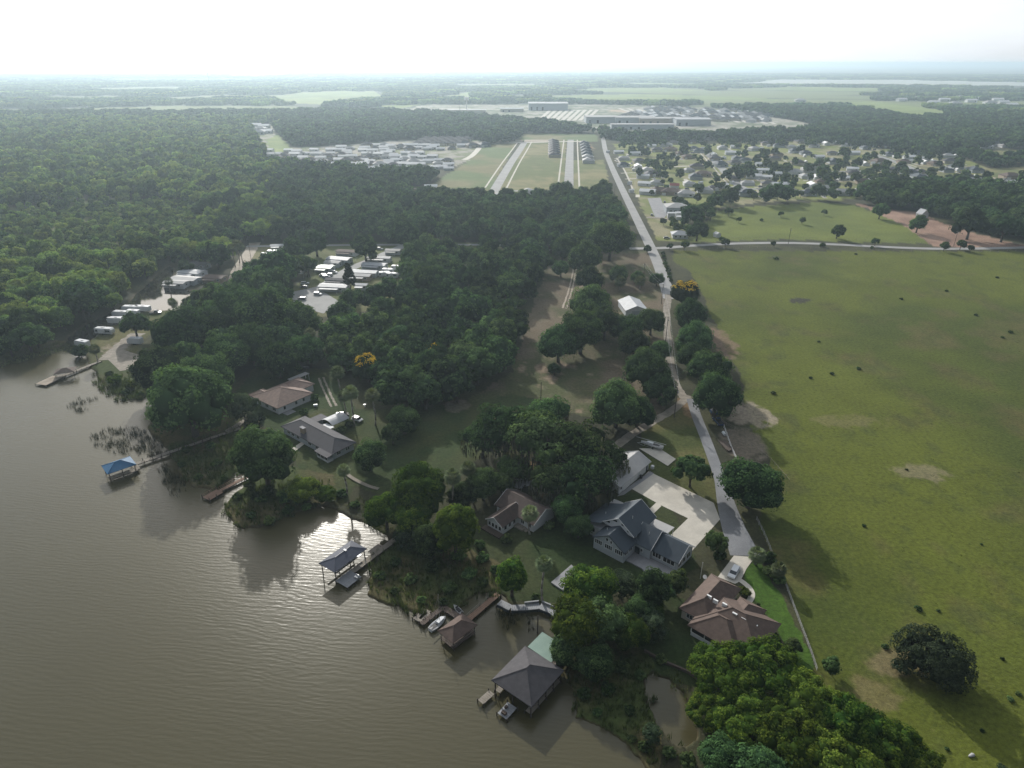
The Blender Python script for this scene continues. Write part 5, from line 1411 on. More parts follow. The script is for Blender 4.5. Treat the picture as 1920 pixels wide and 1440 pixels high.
# ---- slate-blue house with the forecourt
H = frame('lake_house', 21.4, 139.5, -41.4, 'large pale grey house with several dark slate-blue roofs beside the concrete forecourt', 'house')
gw = M['grey_wall']
walls(H, 0, 9.2, 0, 6.2, 3.6, gw)
gable(H, 0, 9.2, 0, 5.2, 3.6, 2.9, 'y', M['slate'], gw, 0.4, trim=M['dark_trim'])
for a in (1.5, 4.6, 7.7): window(H, '-y', a, 2.05, 2.2, 1.3, 0, n=4)
window(H, '-y', 4.05, 4.35, 0.75, 0.9, 0); window(H, '-y', 5.3, 4.1, 0.6, 0.9, 0)
for y in (1.2, 3.2): window(H, '+x', y, 2.0, 1.4, 1.2, 9.2, n=2)
walls(H, -0.4, 8.8, 6.2, 15.2, 5.6, M['white_wall'], name='wall')
MB().box(-0.4, 8.8, 4.9, 6.2, 5.0, 5.68).build('clerestory_wall', M['white_wall'], H)
gable(H, -0.4, 8.8, 4.9, 15.2, 5.7, 3.2, 'y', M['slate'], M['white_wall'], 0.45)
window(H, '-y', 0.9, 6.0, 0.9, 0.55, 4.9, M['dark_trim']); window(H, '-y', 2.9, 7.35, 1.3, 0.32, 4.9, M['dark_trim'])
window(H, '-y', 5.7, 7.1, 1.2, 0.4, 4.9, M['dark_trim']); window(H, '-y', 7.4, 6.0, 0.9, 0.5, 4.9, M['dark_trim'])
walls(H, -5.6, -0.4, 4.0, 14.0, 3.3, M['white_wall'])
MB().slab([(-6.2, 3.5, 3.45), (-0.3, 3.5, 5.9), (-0.3, 14.6, 5.9), (-6.2, 14.6, 3.45)], 0.16).build('roof', M['slate'], H)
window(H, '-y', -3.2, 1.4, 1.6, 1.2, 4.0, n=2); window(H, '-x', 8, 1.2, 2.2, 1.3, -5.6, n=3)
MB().slab([(-5.8, 14.7, 3.05), (-1.2, 14.7, 3.2), (-1.2, 18.4, 3.1), (-5.8, 18.4, 2.95)], 0.14).build('porch_roof', M['light_roof'], H)
posts(MB(), [(-5.6, 18.1), (-1.4, 18.1)], 0, 3.0, 0.1).build('porch_post', M['trim'], H)
walls(H, 8.8, 13.6, 5.4, 13.6, 3.5, gw)
gable(H, 8.6, 13.6, 5.4, 13.9, 3.5, 3.0, 'x', M['slate'], gw, 0.35, ridge=10.2)
walls(H, 13.6, 21.0, 6.2, 14.0, 3.2, gw)
gable(H, 13.65, 21.0, 6.2, 14.0, 3.2, 2.5, 'x', M['slate'], gw, 0.5, ridge=10.4)
for a, w_ in ((15.2, 2.4), (18.6, 3.2)): window(H, '-y', a, 1.3, w_, 1.35, 6.2, n=3, glassm='screen')
for y, w_ in ((7.6, 1.6), (9.6, 1.5), (12.0, 1.9)): window(H, '+x', y, 0.9, w_, 1.7, 21.0, n=2)
window(H, '-y', 11.2, 1.5, 0.7, 0.9, 5.4, name='window')
MB().box(9.3, 10.7, 5.28, 5.39, 0.25, 2.35).build('door', M['dark_trim'], H)
MB().slab([(7.6, 13.9, 3.25), (13.6, 13.9, 3.35), (13.6, 17.9, 3.15), (7.6, 17.9, 3.05)], 0.14).build('porch_roof', M['light_roof'], H)
posts(MB(), [(7.8, 17.6), (13.4, 17.6), (10.6, 17.6)], 0, 3.1, 0.1).build('porch_post', M['trim'], H)
MB().box(9.2, 21.2, 1.2, 6.18, -0.2, 0.35).build('terrace', M['grey_concrete'], H)
MB().prism([(18.2, -0.4), (21.2, 1.15), (14.0, 1.15)], -0.2, 0.34).build('terrace', M['grey_concrete'], H)
for q in ((-2.2, 8.5), (6.2, 8.2), (11.4, 8.2), (2.0, 3.0)):
    zt = {-2.2: 5.2, 6.2: 8.2, 11.4: 5.7, 2.0: 5.2}[q[0]]
    MB().tube((q[0], q[1], zt - .4), (q[0], q[1], zt + .5), 0.07).build('vent_pipe', M['trim'], H)

# ---- white garage by the forecourt
A = frame('garage', 32.0, 163.2, 50.0, 'white three-door garage with light grey gable roof at the head of the forecourt', 'garage')
walls(A, 0.3, 17.4, 0.6, 9.0, 2.9, M['white_wall'])
gable(A, 0.3, 17.4, 0.6, 9.0, 2.9, 1.9, 'x', M['light_roof'], M['white_wall'], 0.55)
for a in (4.2, 8.6, 13.6):
    d = MB().box(a - 1.9, a + 1.9, 0.50, 0.58, 0.02, 2.35).build('garage_door', M['trim'], A)
    b = MB()
    for k in range(1, 4): b.box(a - 1.85, a + 1.85, 0.47, 0.495, 0.58 * k, 0.58 * k + 0.04)
    b.build('panel_joint', M['light_roof'], d)
MB().box(15.9, 16.8, 0.52, 0.58, 0.02, 2.1).build('door', M['dark_trim'], A)
window(A, '-y', 1.2, 1.1, 1.0, 0.9, 0.6)
W0 = frame('water_heater_tank', 44.2, 177.6, 0, 'white round tank at the right corner of the garage', 'tank')
MB().tube((0, 0, 0), (0, 0, 0.95), 0.55, 0.55, 12).build('tank_body', M['white_gel'], W0); MB().tube((0, 0, .95), (0, 0, 1.15), 0.5, 0.2, 12).build('lid', M['alu'], W0)
B0 = frame('wheelie_bin', 39.6, 172.0, 50, 'dark bin standing between the garage doors', 'bin')
MB().box(-.35, .35, -.35, .35, 0.05, 1.0).build('bin_body', M['black_paint'], B0); MB().slab([(-.4, -.42, 1.1), (.4, -.42, 1.1), (.4, .4, 1.16), (-.4, .4, 1.16)], .06).build('lid', M['rubber'], B0)

# ---- brown house
B = frame('brown_house', 39.1, 109.9, -42.7, 'cream house under a wide many-hipped brown shingle roof near the pasture fence', 'house')
cw = M['cream_wall']; br = M['brown_roof']
walls(B, -3.6, 3.0, 3.6, 18.0, 2.7, cw); walls(B, 0.6, 14.2, 3.0, 13.4, 2.69, cw); walls(B, 0.6, 10.2, 0.4, 3.2, 0.9, M['white_wall'])
hip(B, -3.6, 3.0, 3.6, 18.0, 2.86, 2.7, br, 0.6)
hip(B, 0.4, 14.4, 2.4, 13.6, 2.90, 3.3, br, 0.6)
hip(B, 0.3, 10.6, 0.3, 9.0, 2.82, 2.6, br, 0.5)
hip(B, 5.0, 10.4, 7.0, 15.4, 2.94, 2.0, br, 0.5)
b = MB()
for x in (0.6, 3.8, 7.0, 10.2): b.box(x - .08, x + .08, 0.36, 0.52, 0.9, 2.7)
b.build('porch_post', M['trim'], B)
MB().box(0.6, 10.2, 0.40, 0.50, 0.9, 1.02).build('rail', M['trim'], B)
for x in (2.2, 5.4, 8.6):
    MB().box(x - 1.45, x + 1.45, 0.46, 0.49, 1.04, 2.66).build('screen', M['screen'], B)
window(B, '-y', -1.6, 1.0, 1.5, 1.1, 3.6, n=2); window(B, '-x', 6.5, 1.0, 1.6, 1.1, -3.6, n=2); window(B, '-x', 12.5, 1.0, 1.6, 1.1, -3.6, n=2)
MB().box(-2.6, 2.2, 18.02, 18.1, 0.02, 2.2).build('garage_door', M['trim'], B)
for (px, py, z) in ((1330, 1117, 5.6), (1342, 1125, 5.9), (1359, 1132, 5.9), (1378, 1150, 5.8), (1395, 1159, 5.7), (1416, 1171, 4.6)):
    p = B.matrix_world
    wpt = G(px, py, z); c, s = math.cos(R(42.7)), math.sin(R(42.7)); dx, dy = wpt.x - 39.1, wpt.y - 109.9
    lx, ly = dx * c - dy * s, dx * s + dy * c
    MB().box(lx - .55, lx + .55, ly - .2, ly + .2, z - 0.9, z + 0.05).build('skylight', M['trim'], B)

# ---- old cottage
Cg = frame('cottage', -6.7, 148.3, -41.3, 'old white cottage with an aged brown gable roof under the live oaks', 'house')
walls(Cg, 0, 5.4, 0, 6.4, 2.8, M['white_wall']); gable(Cg, 0, 5.4, 0, 8.5, 2.8, 1.7, 'y', M['cottage_roof'], M['white_wall'], 0.4)
walls(Cg, -2.4, 11.0, 6.4, 15.4, 2.85, M['white_wall']); gable(Cg, -2.4, 11.0, 6.4, 15.4, 2.85, 2.3, 'x', M['cottage_roof'], M['white_wall'], 0.5, ridge=11.2)
for a in (0.8, 2.05, 3.3, 4.55): window(Cg, '-y', a, 1.1, 0.9, 1.2, 0)
for y in (1.3, 3.1, 4.9): window(Cg, '+x', y, 1.1, 1.0, 1.2, 5.4)
for a in (7.2, 9.6): window(Cg, '-y', a, 1.1, 1.2, 1.2, 6.4, n=2)
MB().box(-0.6, 6.0, -2.0, -0.02, -0.1, 0.5).build('deck', M['dark_wood'], Cg)
b = MB(); b.box(5.45, 8.6, 4.6, 6.38, -0.1, 0.45); b.box(8.6, 9.6, 5.0, 6.38, -0.1, 0.2); b.build('steps', M['wood'], Cg)
# torn white canopy behind it
T = frame('canopy', *G(988, 914)[:2], 20, 'torn white canopy sheet on a frame behind the old cottage', 'canopy')
b = MB(); r_ = random.Random(4); n = 9
hgt = [[2.0 + r_.uniform(-.35, .35) for _ in range(n)] for _ in range(n)]
V_ = [(-2.8 + 5.6 * i / (n - 1) + r_.uniform(-.15, .15), -2.3 + 4.6 * j / (n - 1), hgt[i][j]) for i in range(n) for j in range(n)]
F_ = [(i * n + j, (i + 1) * n + j, (i + 1) * n + j + 1, i * n + j + 1) for i in range(n - 1) for j in range(n - 1) if r_.random() > 0.12]
b.add(V_, F_); b.build('sheet', M['sailcloth'], T)
posts(MB(), [(-2.6, -2.1), (2.6, -2.1), (2.6, 2.1), (-2.6, 2.1)], 0, 2.0, 0.06).build('frame', M['alu'], T)
T = frame('tent', *G(972, 912)[:2], 60, 'small pale pointed tent left of the torn canopy', 'tent')
MB().add([(-1, -1, 0), (1, -1, 0), (1, 1, 0), (-1, 1, 0), (0, 0, 2.9)], [(0, 1, 4), (1, 2, 4), (2, 3, 4), (3, 0, 4)]).build('tent_cloth', M['sailcloth'], T); MB().tube((0, 0, 0), (0, 0, 3.1), .04).build('pole', M['alu'], T)

# ---- long grey ranch house
K = frame('ranch_house', -78.4, 199.0, -39.5, 'long low house with dark grey shingle roof and a stone chimney', 'house')
walls(K, -0.6, 26.6, 0.5, 9.0, 2.6, gw); hip(K, -0.6, 27.0, 0.4, 9.2, 2.76, 2.2, M['charcoal'], 0.5)
walls(K, 21.2, 26.9, -1.6, 0.49, 0.8, M['white_wall'])
MB().slab([(20.8, -2.2, 2.45), (27.6, -2.2, 2.45), (27.6, 0.6, 2.85), (20.8, 0.6, 2.85)], 0.12).build('sunroom_roof', M['charcoal'], K)
for x in (22.3, 24.2, 26.0): MB().box(x - .8, x + .8, -1.62, -1.56, 0.85, 2.3).build('screen', M['screen'], K)
posts(MB(), [(21.3, -1.6), (23.2, -1.6), (25.1, -1.6), (26.9, -1.6)], 0.8, 2.45, 0.08).build('porch_post', M['trim'], K)
for a in (2.5, 5.0, 8.0, 14.5, 18.5): window(K, '-y', a, 1.0, 1.6, 1.1, 0.5, n=2)
for y in (3.0, 6.5): window(K, '+x', y, 1.0, 1.5, 1.1, 26.6, n=2)
ch = MB().box(8.6, 10.6, 1.2, 2.2, 2.6, 5.3).build('chimney', M['tan_wall'], K); MB().box(8.5, 10.7, 1.1, 2.3, 5.3, 5.42).build('chimney_cap', M['grey_concrete'], ch)
MB().box(1.6, 5.6, 9.05, 14.5, 2.4, 2.6).build('roof', M['charcoal'], K)
MB().box(1.8, 5.4, 9.25, 14.3, 0, 2.39).build('wall', gw, K)
b = MB()
for i in range(7):   # curved white carport roof
    t0, t1 = i / 7, (i + 1) / 7
    z0_, z1_ = 2.7 + 1.0 * math.sin(math.pi * t0), 2.7 + 1.0 * math.sin(math.pi * t1)
    b.slab([(5.7 + 6.4 * t0, 11.6, z0_), (5.7 + 6.4 * t1, 11.6, z1_), (5.7 + 6.4 * t1, 18.8, z1_), (5.7 + 6.4 * t0, 18.8, z0_)], 0.1)
b.build('carport_roof', M['white_metal'], K); posts(MB(), [(5.9, 11.8), (11.9, 11.8), (11.9, 18.6), (5.9, 18.6)], 0, 2.7, .08).build('carport_post', M['trim'], K)
MB().slab([(9.0, 9.5, 2.75), (13.4, 9.5, 2.75), (13.4, 11.4, 2.65), (9.0, 11.4, 2.65)], .1).build('roof', M['white_metal'], K)
area('garden_path', [(548, 842), (553, 848), (574, 832), (570, 827)], M['concrete'])

# ---- white house with brown-pink roof
Tl = frame('white_house', -84.5, 212.6, 52.6, 'white house with a pinkish brown shingle roof nearest the left wood', 'house')
walls(Tl, 0.5, 14.8, 0.5, 15.5, 2.8, M['white_wall']); hip(Tl, 0.3, 15.0, 0.3, 15.6, 2.96, 3.1, M['tile_roof'], 0.6)
walls(Tl, 13.0, 20.5, 6.5, 15.6, 2.7, M['white_wall']); hip(Tl, 9.0, 20.6, 6.4, 15.7, 2.90, 2.2, M['tile_roof'], 0.5)
walls(Tl, 0.55, 6.0, 15.5, 18.0, 2.6, M['white_wall']); hip(Tl, 0.5, 6.2, 10.0, 18.2, 2.78, 1.6, M['tile_roof'], 0.5)
for a in (3.2, 8.2, 11.5): window(Tl, '-y', a, 1.0, 1.0, 1.3, 0.5)
for y in (3.0, 7.5, 12.0): window(Tl, '-x', y, 0.8, 2.0, 1.5, 0.5, n=2)
MB().slab([(17.5, 15.8, 2.75), (26.0, 15.8, 2.75), (26.0, 18.6, 2.65), (17.5, 18.6, 2.65)], .14).build('breezeway_roof', M['light_roof'], Tl)
posts(MB(), [(18, 18.3), (25.7, 18.3), (25.7, 16.1), (22, 18.3)], 0, 2.7, .08).build('porch_post', M['trim'], Tl)
MB().box(1.8, 5.6, -2.6, 0.45, -0.1, 0.12).build('step_slab', M['grey_concrete'], Tl)

# ---- metal barn
Bn = frame('barn', 55.2, 334.5, -84.8, 'white metal barn with one bright and one grey roof slope behind the oaks', 'barn')
walls(Bn, 1.8, 17.5, 0.3, 11.3, 3.2, M['white_wall']); gable(Bn, 1.8, 17.5, 0.3, 11.3, 3.2, 2.2, 'x', M['white_metal'], M['white_wall'], 0.4, ridge=5.8)
MB().box(17.52, 17.6, 3.5, 8.0, 0, 2.8).build('barn_door', M['grey_wall'], Bn)

# ---- white hip-roofed cottage at the crossroads, sheds, commercial building
p = G(1274, 445)
Cc = frame('small_house', p.x, p.y, -6, 'small white hip-roofed house at the crossroads', 'house')
walls(Cc, -5.5, 5.5, -4.5, 4.5, 2.7, M['white_wall']); hip(Cc, -5.5, 5.5, -4.5, 4.5, 2.86, 2.2, M['white_metal'], 0.9)
for a in (-3.2, 0, 3.2): window(Cc, '-y', a, 1.0, 1.2, 1.1, -4.5)
p = G(1344, 444)
Sd = frame('garden_shed', p.x, p.y, 20, 'small white garden shed among bushes on the north pasture', 'shed')
walls(Sd, -1.7, 1.7, -2.2, 2.2, 2.3, M['white_wall']); gable(Sd, -1.7, 1.7, -2.2, 2.2, 2.3, 1.1, 'y', M['white_metal'], M['white_wall'], 0.25, trim=False)
p = G(1267, 397)
Cm = frame('commercial_building', p.x, p.y, -3, 'light grey commercial building with wide pale metal roof beside its car park', 'building')
walls(Cm, -9.5, 9.5, -9, 9, 5.0, M['grey_wall']); hip(Cm, -9.5, 9.5, -9, 9, 5.15, 2.6, M['light_roof'], 0.4)
for a in (-6, -2, 2, 6): window(Cm, '-y', a, 1.2, 2.2, 1.8, -9, n=2)
for (x, y, w_, d_, h_, lab) in ((1258, 408, 6, 4, 4.2, 'tall narrow white shed left in front of the commercial building'), (1280, 405, 12, 5, 3.2, 'long white lean-to shed in front of the commercial building'), (1278, 411, 9, 5, 2.6, 'low white shed nearest the pasture')):
    p = G(x, y); Sx = frame('shed', p.x, p.y, -3, lab, 'shed'); walls(Sx, -w_ / 2, w_ / 2, -d_ / 2, d_ / 2, h_ - .4, M['white_wall']); MB().slab([(-w_ / 2 - .3, -d_ / 2 - .3, h_ - .3), (w_ / 2 + .3, -d_ / 2 - .3, h_ - .3), (w_ / 2 + .3, d_ / 2 + .3, h_), (-w_ / 2 - .3, d_ / 2 + .3, h_)], .12).build('roof', M['white_metal'], Sx)
    MB().box(-.6, .6, -d_ / 2 - .07, -d_ / 2 - .01, 0, 2).build('door', M['grey_wall'], Sx)

# ------------------------------------------------------------------ docks
def deck_strip(root, pts, w, z, m, name='deck', t=0.12, step=None):
    """planked walkway: boards laid across, in short runs with real gaps"""
    b = MB()
    for i in range(len(pts) - 1):
        a = Vector(pts[i][:2]); c = Vector(pts[i + 1][:2]); d = c - a; L_ = d.length; d.normalize(); nr = Vector((-d.y, d.x))
        n = max(1, int(L_ / 0.42)); s = L_ / n
        for k in range(n):
            p0 = a + d * (s * k + 0.02); p1 = a + d * (s * (k + 1) - 0.02); e = random.uniform(-.02, .02); zz = z + random.uniform(-.008, .008)
            q = [p0 - nr * (w / 2 + e), p1 - nr * (w / 2 + e), p1 + nr * (w / 2 - e), p0 + nr * (w / 2 - e)]
            b.prism([(v.x, v.y) for v in q], zz - 0.05, zz)
    o = b.build(name, m, root); o['kind'] = 'stuff'
    s_ = MB()
    for i in range(len(pts) - 1):
        a = Vector(pts[i][:2]); c = Vector(pts[i + 1][:2]); d = (c - a).normalized(); nr = Vector((-d.y, d.x))
        for sg in (-1, 1):
            q0 = a + nr * sg * (w / 2 - .12); q1 = c + nr * sg * (w / 2 - .12)
            s_.prism([(q0.x - nr.x * .05, q0.y - nr.y * .05), (q1.x - nr.x * .05, q1.y - nr.y * .05), (q1.x + nr.x * .05, q1.y + nr.y * .05), (q0.x + nr.x * .05, q0.y + nr.y * .05)], z - 0.28, z - 0.06)
    s_.build('beam', M['post'], root)
    return o
def piles(root, pts, w, z_top, spacing=2.6, r=0.11, name='pile', side=(-1, 1)):
    out = []
    me = MB().tube((0, 0, -1.9), (0, 0, 0), r, r, 7).mesh('pile', M['post'])
    for i in range(len(pts) - 1):
        a = Vector(pts[i][:2]); c = Vector(pts[i + 1][:2]); d = c - a; L_ = d.length; d.normalize(); nr = Vector((-d.y, d.x))
        n = max(1, round(L_ / spacing))
        for k in range(n + (i == len(pts) - 2)):
            for sg in side:
                q = a + d * (L_ * k / n) + nr * sg * (w / 2 + .1)
                link(name, me, root, (q.x, q.y, z_top + random.uniform(-.1, .15)))
def rail(root, pts, off, z, h=0.95, m=None, sp=2.2):
    b = MB()
    P = [Vector(p[:2]) for p in pts]
    for i in range(len(P) - 1):
        d = P[i + 1] - P[i]; L_ = d.length; d.normalize(); nr = Vector((-d.y, d.x)) * off
        a, c = P[i] + nr, P[i + 1] + nr
        b.tube((a.x, a.y, z + h), (c.x, c.y, z + h), .05, .05, 4); b.tube((a.x, a.y, z + h * .5), (c.x, c.y, z + h * .5), .035, .035, 4)
        n = max(1, round(L_ / sp))
        for k in range(n + 1):
            q = a + d * (L_ * k / n); b.tube((q.x, q.y, z - .2), (q.x, q.y, z + h + .05), .055, .055, 5)
    b.build('railing', m or M['wood'], root)

DZ = 0.35
# navy shelter
D = frame('boat_shelter', -47.7, 129.7, -34.7, 'boat shelter with a dark navy metal roof on thin posts over the lake', 'boat shelter')
hip(D, 0.2, 5.2, 0.2, 10.2, 3.2, 1.25, M['navy'], 0.4, 0.12)
for q in [(0.3, 0.3), (5.1, 0.3), (0.3, 5.2), (5.1, 5.2), (0.3, 10.0), (5.1, 10.0)]: MB().tube((q[0], q[1], -1.9), (q[0], q[1], 3.1), .13, .13, 8).build('post', M['post'], D)
MB().box(0.9, 1.3, 0.8, 9.6, 1.2, 1.4).build('lift_beam', M['alu'], D); MB().box(4.0, 4.4, 0.8, 9.6, 1.2, 1.4).build('lift_beam', M['alu'], D)
MB().box(2.2, 3.1, 5.8, 6.3, 3.95, 4.55).build('vent', M['trim'], D)
b = MB()
for k in range(1, 10): b.box(0.25, 5.15, k * 1.0 + .1, k * 1.0 + .16, 3.05, 3.12)
b.build('rafter', M['alu'], D)
D = frame('dock', -47.7, 129.7, -34.7, 'grey walkway and broad end platform beside the navy boat shelter', 'dock')
deck_strip(D, [(7.4, -0.1), (7.4, 4.6)], 4.2, DZ, M['grey_deck']); deck_strip(D, [(6.2, 4.6), (6.2, 23.6)], 1.7, DZ, M['wood']); deck_strip(D, [(4.6, 12.2), (4.6, 16.2)], 1.5, DZ - 0.02, M['wood'], name='side_deck')
piles(D, [(7.4, 0), (7.4, 4.6)], 4.2, DZ - .1); piles(D, [(6.2, 4.6), (6.2, 23.6)], 1.7, DZ + .1)
b = MB(); b.box(8.3, 9.4, 3.3, 3.9, DZ, DZ + .45); b.box(8.3, 9.4, 3.9, 4.0, DZ + .3, DZ + .9); b.build('bench', M['alu'], D)
def small_boat(x, y, deg, L_, w, label, hull='white_gel', open_=True, z=WL, cat='boat', name='boat', group=None, canopy=False):
    o = frame(name, x, y, deg, label, cat, group); o.location.z = z
    n = 10; V = []; F = []
    for i in range(n + 1):
        t = i / n; hw = w / 2 * (1 - max(0, (t - .45) / .55) ** 2.2) * (0.86 + 0.14 * min(1, t / .3)); hw = max(hw, .03); sh = .55 + .25 * t * t
        V += [(L_ * (t - .5), -hw, sh), (L_ * (t - .5), -hw * .75, 0.05), (L_ * (t - .5), 0, -.2), (L_ * (t - .5), hw * .75, 0.05), (L_ * (t - .5), hw, sh)]
        if i:
            for k in range(4): F.append((5 * i - 5 + k, 5 * i + k, 5 * i + k + 1, 5 * i - 4 + k))
    F += [(0, 1, 2, 3, 4)]
    MB().add(V, F).build('hull', M[hull], o, smooth=False)
    d = MB()
    V2 = []; F2 = []
    for i in range(n + 1):
        t = i / n; hw = w / 2 * (1 - max(0, (t - .45) / .55) ** 2.2) * (0.86 + 0.14 * min(1, t / .3)) * .97; hw = max(hw, .02); sh = .46 + .25 * t * t
        V2 += [(L_ * (t - .5) * .985, -hw, sh), (L_ * (t - .5) * .985, hw, sh)]
        if i: F2.append((2 * i - 2, 2 * i, 2 * i + 1, 2 * i - 1))
    MB().add(V2, F2).build('boat_deck', M['light_roof'], o)
    MB().box(-L_ * .32, L_ * .05, -w * .3, w * .3, .5, .72).build('cockpit', M['screen'], o)
    MB().box(L_ * .08, L_ * .12, -w * .3, w * .3, .7, 1.15).build('windscreen', M['glass'], o)
    MB().box(-L_ * .5 - .35, -L_ * .5, -.22, .22, .1, .95).build('outboard', M['black_paint'], o)
    if canopy: MB().slab([(-1, -.9, 2), (1, -.9, 2), (1, .9, 2), (-1, .9, 2)], .08).build('canopy', M['sailcloth'], o)
    return o
c_, s_ = math.cos(R(-34.7)), math.sin(R(-34.7))
small_boat(-47.7 + 2.6 * c_ - 5.4 * s_, 129.7 + 2.6 * s_ + 5.4 * c_, 55.3, 5.6, 2.1, 'motorboat hanging on the lift under the navy roof', z=1.5)

# big grey boathouse
D = frame('boathouse', -3.8, 95.0, -38.5, 'large boathouse with a broad weathered grey hipped roof standing in the lake', 'boathouse')
hip(D, 0.1, 9.5, 0.1, 10.5, 3.2, 2.5, M['purple_grey'], 0.35, 0.22)
b = MB()
for q in [(0.3, 0.3), (4.8, 0.3), (9.3, 0.3), (0.3, 5.3), (9.3, 5.3), (0.3, 10.3), (4.8, 10.3), (9.3, 10.3), (9.3, 2.8), (9.3, 7.8)]: MB().tube((q[0], q[1], -1.9), (q[0], q[1], 3.05), .14, .14, 8).build('post', M['post'], D)
MB().box(0.25, 9.35, 10.3, 10.42, 0.3, 3.0).build('wall', M['dark_wood'], D); MB().box(0.2, 0.32, 3.0, 10.3, 0.4, 3.0).build('wall', M['dark_wood'], D)
b = MB(); b.box(9.28, 9.36, 0.3, 10.3, 1.0, 1.1); b.box(9.28, 9.36, 0.3, 10.3, 0.1, .2); b.box(0.3, 9.3, 0.26, 0.34, 2.6, 2.75); b.build('rail', M['wood'], D)
MB().slab([(0.4, 10.95, 3.35), (6.5, 10.95, 2.95), (6.5, 16.2, 2.95), (0.4, 16.2, 3.35)], .12).build('side_roof', M['green_metal'], D)
for q in [(0.6, 16), (6.3, 16), (6.3, 11.2), (0.6, 11.2), (3.4, 16)]: MB().tube((q[0], q[1], -1.9), (q[0], q[1], 2.9), .11, .11, 7).build('post', M['post'], D)
D2 = frame('dock', -3.8, 95.0, -38.5, 'weathered wooden deck around and under the big grey boathouse', 'dock')
deck_strip(D2, [(8.7, 0.2), (8.7, 10.4)], 1.3, DZ, M['wood']); deck_strip(D2, [(0.9, 0.2), (0.9, 10.4)], 1.2, DZ, M['wood']); deck_strip(D2, [(0.4, 13.5), (6.3, 13.5)], 5.0, DZ, M['wood']); deck_strip(D2, [(5.4, 16.2), (8.6, 21.0)], 1.4, DZ, M['wood'])
piles(D2, [(8.7, 0.2), (8.7, 10.4)], 1.5, DZ); piles(D2, [(0.9, 0.2), (0.9, 10.4)], 1.3, DZ)
D3 = frame('jetty', -3.8, 95.0, -38.5, 'left finger jetty of grey planks in front of the big boathouse', 'dock'); deck_strip(D3, [(-0.1, -3.8), (0.1, -0.6)], 1.5, DZ, M['wood']); piles(D3, [(-0.1, -3.8), (0.1, -0.6)], 1.6, DZ + .35, 2.8)
D3 = frame('jetty', -3.8, 95.0, -38.5, 'right wider finger jetty of dark boards in front of the big boathouse', 'dock'); deck_strip(D3, [(5.2, -3.6), (5.2, -0.3)], 2.3, DZ - .05, M['grey_deck']); piles(D3, [(5.2, -3.6), (5.2, -0.3)], 2.4, DZ + .3, 2.8)
b = MB(); b.box(4.7, 5.7, -3.2, -2.6, DZ, DZ + .5); b.box(4.4, 4.9, -1.9, -1.3, DZ, DZ + .4); b.build('bench', M['dark_wood'], D3)

# gazebo dock
gz = lambda px, py, z=DZ: G(px, py, z)
ang = -58.7
D = frame('gazebo', -16.5, 111.8, -44, 'square dock gazebo with a reddish brown hipped roof and pale ridges', 'gazebo')
def loc44(px, py, z):
    q = G(px, py, z); c, s = math.cos(R(44)), math.sin(R(44)); dx, dy = q.x + 16.5, q.y - 111.8
    return dx * c - dy * s, dx * s + dy * c
g0 = loc44(820, 1186, 2.4); g1 = loc44(848, 1203, 2.4); g2 = loc44(876, 1160, 2.4)
gx0, gx1, gy0, gy1 = g0[0], max(g1[0], g0[0] + 4.5), g1[1], g2[1]
hip(D, gx0, gx1, gy0, gy1, 2.5, 1.5, M['brown_roof'], 0.3, .12)
MB().box(gx0, gx1, gy0, gy1, DZ - .1, DZ).build('deck', M['dark_wood'], D)
for q in [(gx0 + .2, gy0 + .2), (gx1 - .2, gy0 + .2), (gx1 - .2, gy1 - .2), (gx0 + .2, gy1 - .2)]: MB().tube((*q, -1.9), (*q, 2.4), .1, .1, 6).build('post', M['post'], D)
b = MB(); b.box(gx0, gx1, gy0 - .03, gy0 + .04, DZ + .85, DZ + .95); b.box(gx1 - .04, gx1 + .03, gy0, gy1, DZ + .85, DZ + .95); b.build('rail', M['wood'], D)
D = frame('dock', 0, 0, 0, 'reddish brown walkway from the shore to the gazebo', 'dock')
P_ = [gz(934, 1113), gz(905, 1138), gz(872, 1166)]; deck_strip(D, P_, 1.5, DZ, M['red_wood']); piles(D, P_, 1.5, DZ + .2); rail(D, [gz(905, 1138), gz(866, 1172)], -.75, DZ, .9)
D = frame('dock', 0, 0, 0, 'dark cross walkway between the gazebo and the sailing boat berth', 'dock')
P_ = [gz(866, 1160), gz(845, 1147), gz(829, 1137)]; deck_strip(D, P_, 1.6, DZ, M['dark_wood']); piles(D, P_, 1.6, DZ + .4)
P_ = [gz(830, 1139), gz(812, 1152), gz(790, 1170)]; deck_strip(D, P_, 1.3, DZ, M['dark_wood']); piles(D, P_, 1.3, DZ + .4, 2.0)
D = frame('floating_dock', 0, 0, 0, 'square dark floating dock with slots left of the berth', 'dock')
P_ = [gz(796, 1142), gz(780, 1158)]; deck_strip(D, P_, 0.9, DZ - .2, M['wood']); P_ = [gz(806, 1148), gz(790, 1163)]; deck_strip(D, P_, 0.9, DZ - .2, M['wood'])
P_ = [gz(790, 1140), gz(806, 1147)]; deck_strip(D, P_, 0.8, DZ - .18, M['wood']); P_ = [gz(776, 1156), gz(790, 1164)]; deck_strip(D, P_, 0.8, DZ - .18, M['wood']); piles(D, P_, 1.0, DZ + .2)
